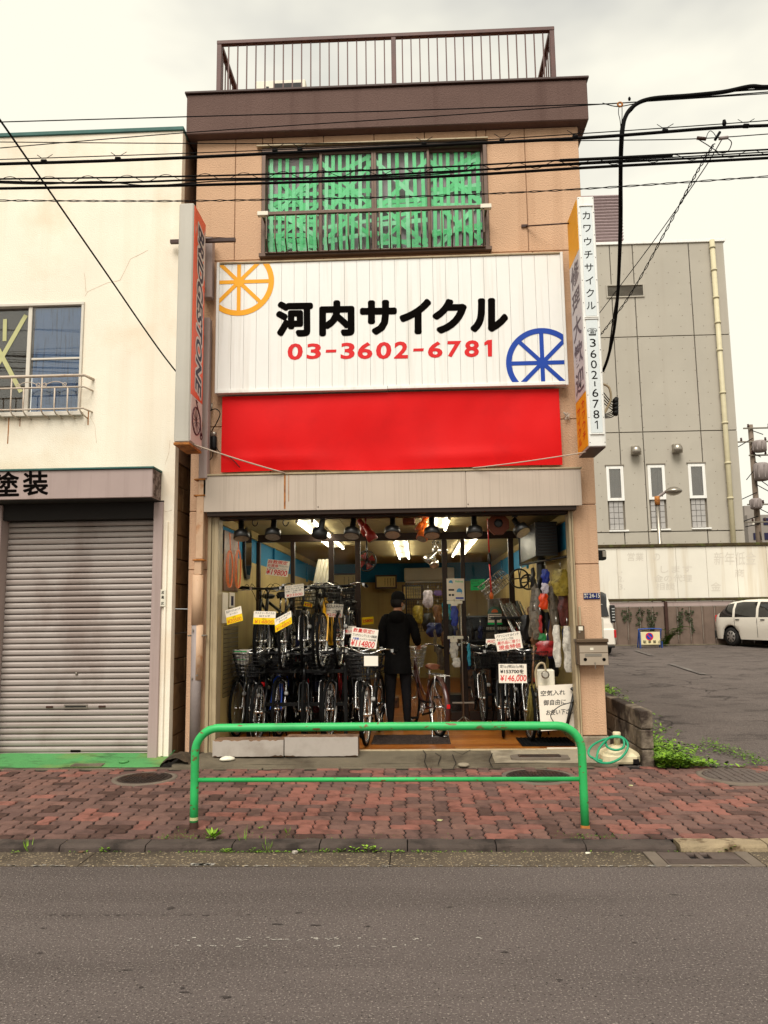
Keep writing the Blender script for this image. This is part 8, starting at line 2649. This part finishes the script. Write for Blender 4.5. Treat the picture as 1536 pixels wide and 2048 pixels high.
MB().cyl(P(1148, 1388, .15), P(1131, 1465, .13), .018, 8).build('barrel', m_lmp, ap); MB().cyl(P(1142, 1376, .16), P(1151, 1384, .16), .016, 8).build('handle', m_lmp, ap)
MB().tube(smooth_path([P(1149, 1386, .14), P(1147, 1402, .12), P(1120, 1412, .12), P(1102, 1428, .12), P(1106, 1442, .12), P(1119, 1456, .12)], 6), .005, 6).build('hose', m_lmp, ap)
# broom of straw
br = thing('straw_broom', 'olive straw broom standing beside the white board', 'broom', P(1062, 1455, .35))
q = MB(); random.seed(8)
for i in range(60):
    a = P(1064 + random.uniform(-5, 5), 1375 + random.uniform(-8, 5), .35 + random.uniform(-.03, .03)); b = P(1061 + random.gauss(0, 5), 1450 + random.uniform(-8, 6), .35 + random.uniform(-.05, .05))
    q.tube([a, a.lerp(b, .5) + V(random.uniform(-.02, .02), 0, 0), b], .004, 3)
o = q.build('bristles', mat('straw', rgb(120, 106, 50, 1.0), .8, .3, 30), br); o['kind'] = 'stuff'
MB().cyl(P(1064, 1380, .35), P(1068, 1290, .36), .012, 6).build('handle', pk['brown'], br)
# mats
m_mat = mat('doormat_brown', rgb(58, 46, 40, 1.0), .95, .15, 12, bump=1, bscale=70, col2=rgb(30, 22, 18, 1.0), amt=.6, scale2=30, lo=.45, hi=.55)
dm = MB()
x0, x1 = PZ(742, 1487, FZ + .01).x, PZ(902, 1487, FZ + .01).x; y0 = PZ(820, 1487, FZ + .01).y
dm.box(x0, x1, y0, y0 + .62, FZ + .001, FZ + .008, .002)
dm = dm.build('doormat', m_mat, None, ((x0 + x1) / 2, y0 + .3, FZ)); tag(dm, 'dark brown chevron-ribbed doormat in the entrance', 'doormat')
q = MB()
n = 22
for i in range(n):
    yy = y0 + .02 + i * .027
    for k in range(8):
        xa, xb = x0 + .02 + (x1 - x0 - .04) * k / 8, x0 + .02 + (x1 - x0 - .04) * (k + 1) / 8
        d0, d1 = (0, .02) if k % 2 else (.02, 0)
        q.prism([(xa, yy + d0, FZ + .0085), (xb, yy + d1, FZ + .0085), (xb, yy + d1 + .009, FZ + .0085), (xa, yy + d0 + .009, FZ + .0085)], (0, 0, .004))
o = q.build('ribs', m_mat, dm); o['kind'] = 'stuff'
x0, x1 = PZ(1042, 1490, FZ).x, PZ(1152, 1490, FZ).x; y0 = PZ(1090, 1493, FZ).y
gm = MB().box(x0, x1, y0, y0 + .55, FZ + .001, FZ + .006, .002).build('rubber_mat', m_rub, None, ((x0 + x1) / 2, y0 + .2, FZ)); tag(gm, 'black rubber grid mat on the floor before the pump board', 'mat')
q = MB()
for i in range(12): q.box(x0 + (x1 - x0) * i / 12, x0 + (x1 - x0) * i / 12 + .02, y0 + .01, y0 + .54, FZ + .0065, FZ + .014)
for i in range(10): q.box(x0 + .01, x1 - .01, y0 + .015 + i * .055, y0 + .03 + i * .055, FZ + .0062, FZ + .0125)
o = q.build('grid', m_rub, gm); o['kind'] = 'stuff'
o = bx('door_rail', m_wpl, None, PZ(1092, 1495, .172).x, PZ(1158, 1495, .172).x, -.005, .02, .1705, .180, .002, loc=(1.5, 0, .17)); tag(o, 'short white sill strip at the right end of the threshold', 'sill strip')
# cartons and dark goods low in the shop
for (a, b, c_, d, Y, m, lab) in ((925, 1340, 985, 1430, 2.6, pk['brown'], 'brown cardboard carton behind the accessory stand'), (760, 1395, 798, 1440, 3.6, pk['brown'], 'low brown carton behind the customer'), (893, 1390, 925, 1440, 2.9, pk['black'], 'dark bin right of the customer’s bicycle')):
    A, B = P(a, b, Y), P(c_, d, Y); o = bx('carton', m, None, A.x, B.x, Y, Y + .35, FZ, A.z, .008, loc=((A.x + B.x) / 2, Y, FZ)); tag(o, lab.replace('’s', ''), 'box')

# ---------------------------------------------------------------- the customer
m_skin = mat('skin', rgb(196, 140, 108, 1.0), .55, .05, 20, spec=.3)
m_cloth = mat('coat_black', (.006, .0055, .0055), .9, .2, 20, spec=.1)
m_trou = mat('trousers_black', (.011, .010, .011), .9, .2, 20, spec=.1)
m_hair = mat('hair_black', (.010, .008, .007), .6, .2, 40)
PY_ = 1.55
pxw = P(797, 1400, PY_).x
per = thing('person', 'person in black hooded coat and cap standing with back turned, holding a bicycle', 'person', (pxw, PY_, FZ))
hb_ = Vector((P(849, 1288, 1.62).x - pxw, .12, P(849, 1288, 1.62).z - FZ))
J = {}
ed = []
def jn(n, co, r, par=None):
    J[n] = (len(J), Vector(co), r)
    if par: ed.append((J[par][0], J[n][0]))
jn('pel', (0, 0, .93), (.155, .12)); jn('sp', (0, 0, 1.08), (.15, .115), 'pel'); jn('ch', (0, -.005, 1.26), (.175, .12), 'sp'); jn('nb', (0, -.01, 1.40), (.10, .085), 'ch'); jn('nk', (.005, .0, 1.465), (.056, .058), 'nb')
jn('hd', (.012, .005, 1.535), (.075, .085), 'nk'); jn('hm', (.018, .005, 1.60), (.078, .092), 'hd'); jn('ht', (.012, .0, 1.665), (.05, .06), 'hm')
for sd, nm in ((-1, 'l'), (1, 'r')):
    jn('sh' + nm, (sd * .175, -.005, 1.365), (.075, .07), 'ch')
    if sd > 0:
        el = Vector((.265, -.02, 1.15)); wr = hb_ + Vector((-.05, -.02, .015))
    else:
        el = Vector((-.225, -.02, 1.12)); wr = Vector((-.19, .10, .92))
    jn('el' + nm, el, (.058, .056), 'sh' + nm); jn('wr' + nm, wr, (.036, .034), 'el' + nm)
    dr = (wr - el).normalized()
    pa = wr + dr * .06; jn('pa' + nm, pa, (.036, .022), 'wr' + nm)
    side = dr.cross(Vector((0, 0, 1))).normalized()
    for k, (off_, L_) in enumerate(((-.026, .062), (-.009, .072), (.009, .068), (.025, .052))):
        f1 = pa + side * off_ + dr * L_ * .5; f2 = f1 + dr * L_ * .2 + Vector((0, 0, -L_ * .4))
        jn('f%d%s' % (k, nm), f1, (.009, .009), 'pa' + nm); jn('g%d%s' % (k, nm), f2, (.008, .008), 'f%d%s' % (k, nm))
    t1 = wr + dr * .025 - side * .035; jn('t1' + nm, t1, (.010, .010), 'wr' + nm); jn('t2' + nm, t1 + dr * .035 - side * .012 - Vector((0, 0, .01)), (.009, .009), 't1' + nm)
    jn('hp' + nm, (sd * .095, 0, .86), (.115, .12), 'pel'); jn('kn' + nm, (sd * .115, .015, .48), (.078, .082), 'hp' + nm); jn('cf' + nm, (sd * .12, -.012, .32), (.07, .072), 'kn' + nm); jn('an' + nm, (sd * .122, -.02, .09), (.055, .058), 'cf' + nm)
    jn('he' + nm, (sd * .122, -.035, .04), (.04, .038), 'an' + nm); jn('to' + nm, (sd * .135, .13, .035), (.042, .032), 'an' + nm)
me = bpy.data.meshes.new('body'); me.from_pydata([tuple(c) for _, c, _ in J.values()], ed, [])
ob = bpy.data.objects.new('body_cage', me); COL.objects.link(ob)
ob.modifiers.new('skin', 'SKIN')
if not me.skin_vertices: me.attributes.new('skin_vertex', 'FLOAT_VECTOR', 'POINT')
sk = me.skin_vertices[0].data
for (i, c, r) in J.values(): sk[i].radius = r
sk[0].use_root = True
sb = ob.modifiers.new('sub', 'SUBSURF'); sb.levels = 2; sb.render_levels = 2
bpy.context.view_layer.update()
bm_ = bpy.data.meshes.new_from_object(ob.evaluated_get(bpy.context.evaluated_depsgraph_get()))
bpy.data.objects.remove(ob)
bm_.name = 'body'
bm_.materials.clear()
for m in (m_trou, m_cloth, m_skin, m_rub): bm_.materials.append(m)
wl_, wr_ = J['wrl'][1], J['wrr'][1]
for p_ in bm_.polygons:
    c = p_.center
    p_.use_smooth = True
    near_hand = (c - J['pal'][1]).length < .105 and (c - J['wrl'][1]).length > .03 or (c - J['par'][1]).length < .105 and (c - J['wrr'][1]).length > .03
    p_.material_index = 2 if (c.z > 1.44 or near_hand) else 3 if c.z < .075 else 0 if c.z < .88 and abs(c.x) < .24 else 1
per.scale = (.87, 1, 1)
bo = bpy.data.objects.new('body', bm_); COL.objects.link(bo); bo.parent = per
def pw(x, y, z): return Vector((pxw + x, PY_ + y, FZ + z))
# long coat with hood
q = MB(); ks = []
for z, a, b, cy in ((.68, .20, .155, 0), (.72, .205, .16, 0), (.85, .19, .155, 0), (1.0, .175, .142, 0), (1.15, .18, .142, 0), (1.28, .20, .146, -.005), (1.36, .185, .135, -.008), (1.41, .12, .11, -.012), (1.44, .085, .085, -.012)):
    k = len(q.v); ks.append(k)
    for i in range(28):
        t_ = 2 * math.pi * i / 28
        fo = 1 + (.035 * math.sin(5 * t_ + z * 6) if z < 1.2 else 0)
        q.v.append(tuple(pw(a * fo * math.cos(t_), cy + b * fo * math.sin(t_), z)))
for a, b in zip(ks, ks[1:]):
    for j in range(28): q.face((a + j, a + (j + 1) % 28, b + (j + 1) % 28, b + j), True)
q.build('coat', m_cloth, per)
q = MB(); q.lathe([(.04, -.09), (.11, -.06), (.135, 0), (.12, .05), (.085, .075)], pw(-.005, -.075, 1.37), (0, .35, 1), 18, capb=False); q.build('hood', m_cloth, per)
for sd, nm in ((-1, 'l'), (1, 'r')):
    a, b, c = [pw(*J[n + nm][1]) for n in ('sh', 'el', 'wr')]
    MB().tube(smooth_path([a + V(-sd * .02, 0, .0), a.lerp(b, .5) + V(sd * .01, 0, 0), b, b.lerp(c, .6), c], 4), [.078] * 5 + [.068] * 5 + [.062] * 4 + [.05] * 3, 14).build('sleeve', m_cloth, per)
# cap, hair, glasses, face
hc = pw(.015, .003, 1.605)
fd = Vector((.86, .42, -.1)).normalized()      # looking to the right
q = MB(); q.lathe([(.101, -.005), (.103, .02), (.098, .06), (.078, .09), (.04, .107), (.004, .11)], hc + V(0, 0, .0), (0, 0, 1), 24, capa=False); q.build('cap', m_cloth, per)
q = MB(); sdv = fd.cross(V(0, 0, 1)).normalized(); pts = []
for i in range(13):
    a = -1.15 + 2.3 * i / 12; pts.append(hc + V(0, 0, .008) + fd * (.085 + .085 * math.cos(a)) + sdv * .085 * math.sin(a))
pts += [hc + fd * .07 + sdv * .075, hc + fd * .07 - sdv * .075]
q.prism(pts, (0, 0, .006)); q.build('cap_brim', m_cloth, per)
q = MB(); q.lathe([(.06, -.105), (.09, -.085), (.1, -.04), (.1005, .0)], hc - fd * .012, (0, 0, 1), 22, capa=False, capb=False)
q.f = [f for f in q.f]
keep = []
for f in q.f:
    c = sum((Vector(q.v[i]) for i in f), Vector()) / len(f)
    if (c - hc).dot(fd) < .03: keep.append(f)
q.f = keep; q.m = [0] * len(keep); q.sm = [True] * len(keep)
q.build('hair', m_hair, per)
q = MB(); nc = hc + fd * .088 + V(0, 0, -.055); q.lathe([(.013, -.02), (.016, -.008), (.010, .012), (.004, .026)], nc, (fd.x, fd.y, .35), 8); q.build('nose', m_skin, per)
q = MB(); q.lathe([(.018, -.008), (.024, 0), (.018, .008)], hc - V(0, 0, .05) + sdv * .083, sdv, 10); q.lathe([(.018, -.008), (.024, 0), (.018, .008)], hc - V(0, 0, .05) - sdv * .083, sdv, 10); q.build('ears', m_skin, per)
q = MB()
for s_ in (-1, 1):
    ec_ = hc + fd * .098 + sdv * s_ * .032 - V(0, 0, .035); q.torus(ec_, fd, .022, .0025, 16, 5); q.cyl(ec_ + sdv * s_ * .022, hc + sdv * s_ * .085 - V(0, 0, .032), .002, 4)
q.cyl(hc + fd * .1 - V(0, 0, .033) - sdv * .01, hc + fd * .1 - V(0, 0, .033) + sdv * .01, .002, 4); q.build('glasses', m_lmp, per)
q = MB()
for s_ in (-1, 1): q.lathe([(.001, .008), (.007, .004), (.009, 0)], hc + fd * .086 + sdv * s_ * .032 - V(0, 0, .035), fd, 8)
q.build('eyes', m_lmp, per)
q = MB(); q.lathe([(.02, 0), (.035, .008), (.04, -.004)], hc + fd * .083 - V(0, 0, .085), fd, 12); q.build('face_mask', m_wpl, per)
if 'lettering' in bpy.data.scenes:
    bpy.data.scenes.remove(bpy.data.scenes['lettering'])
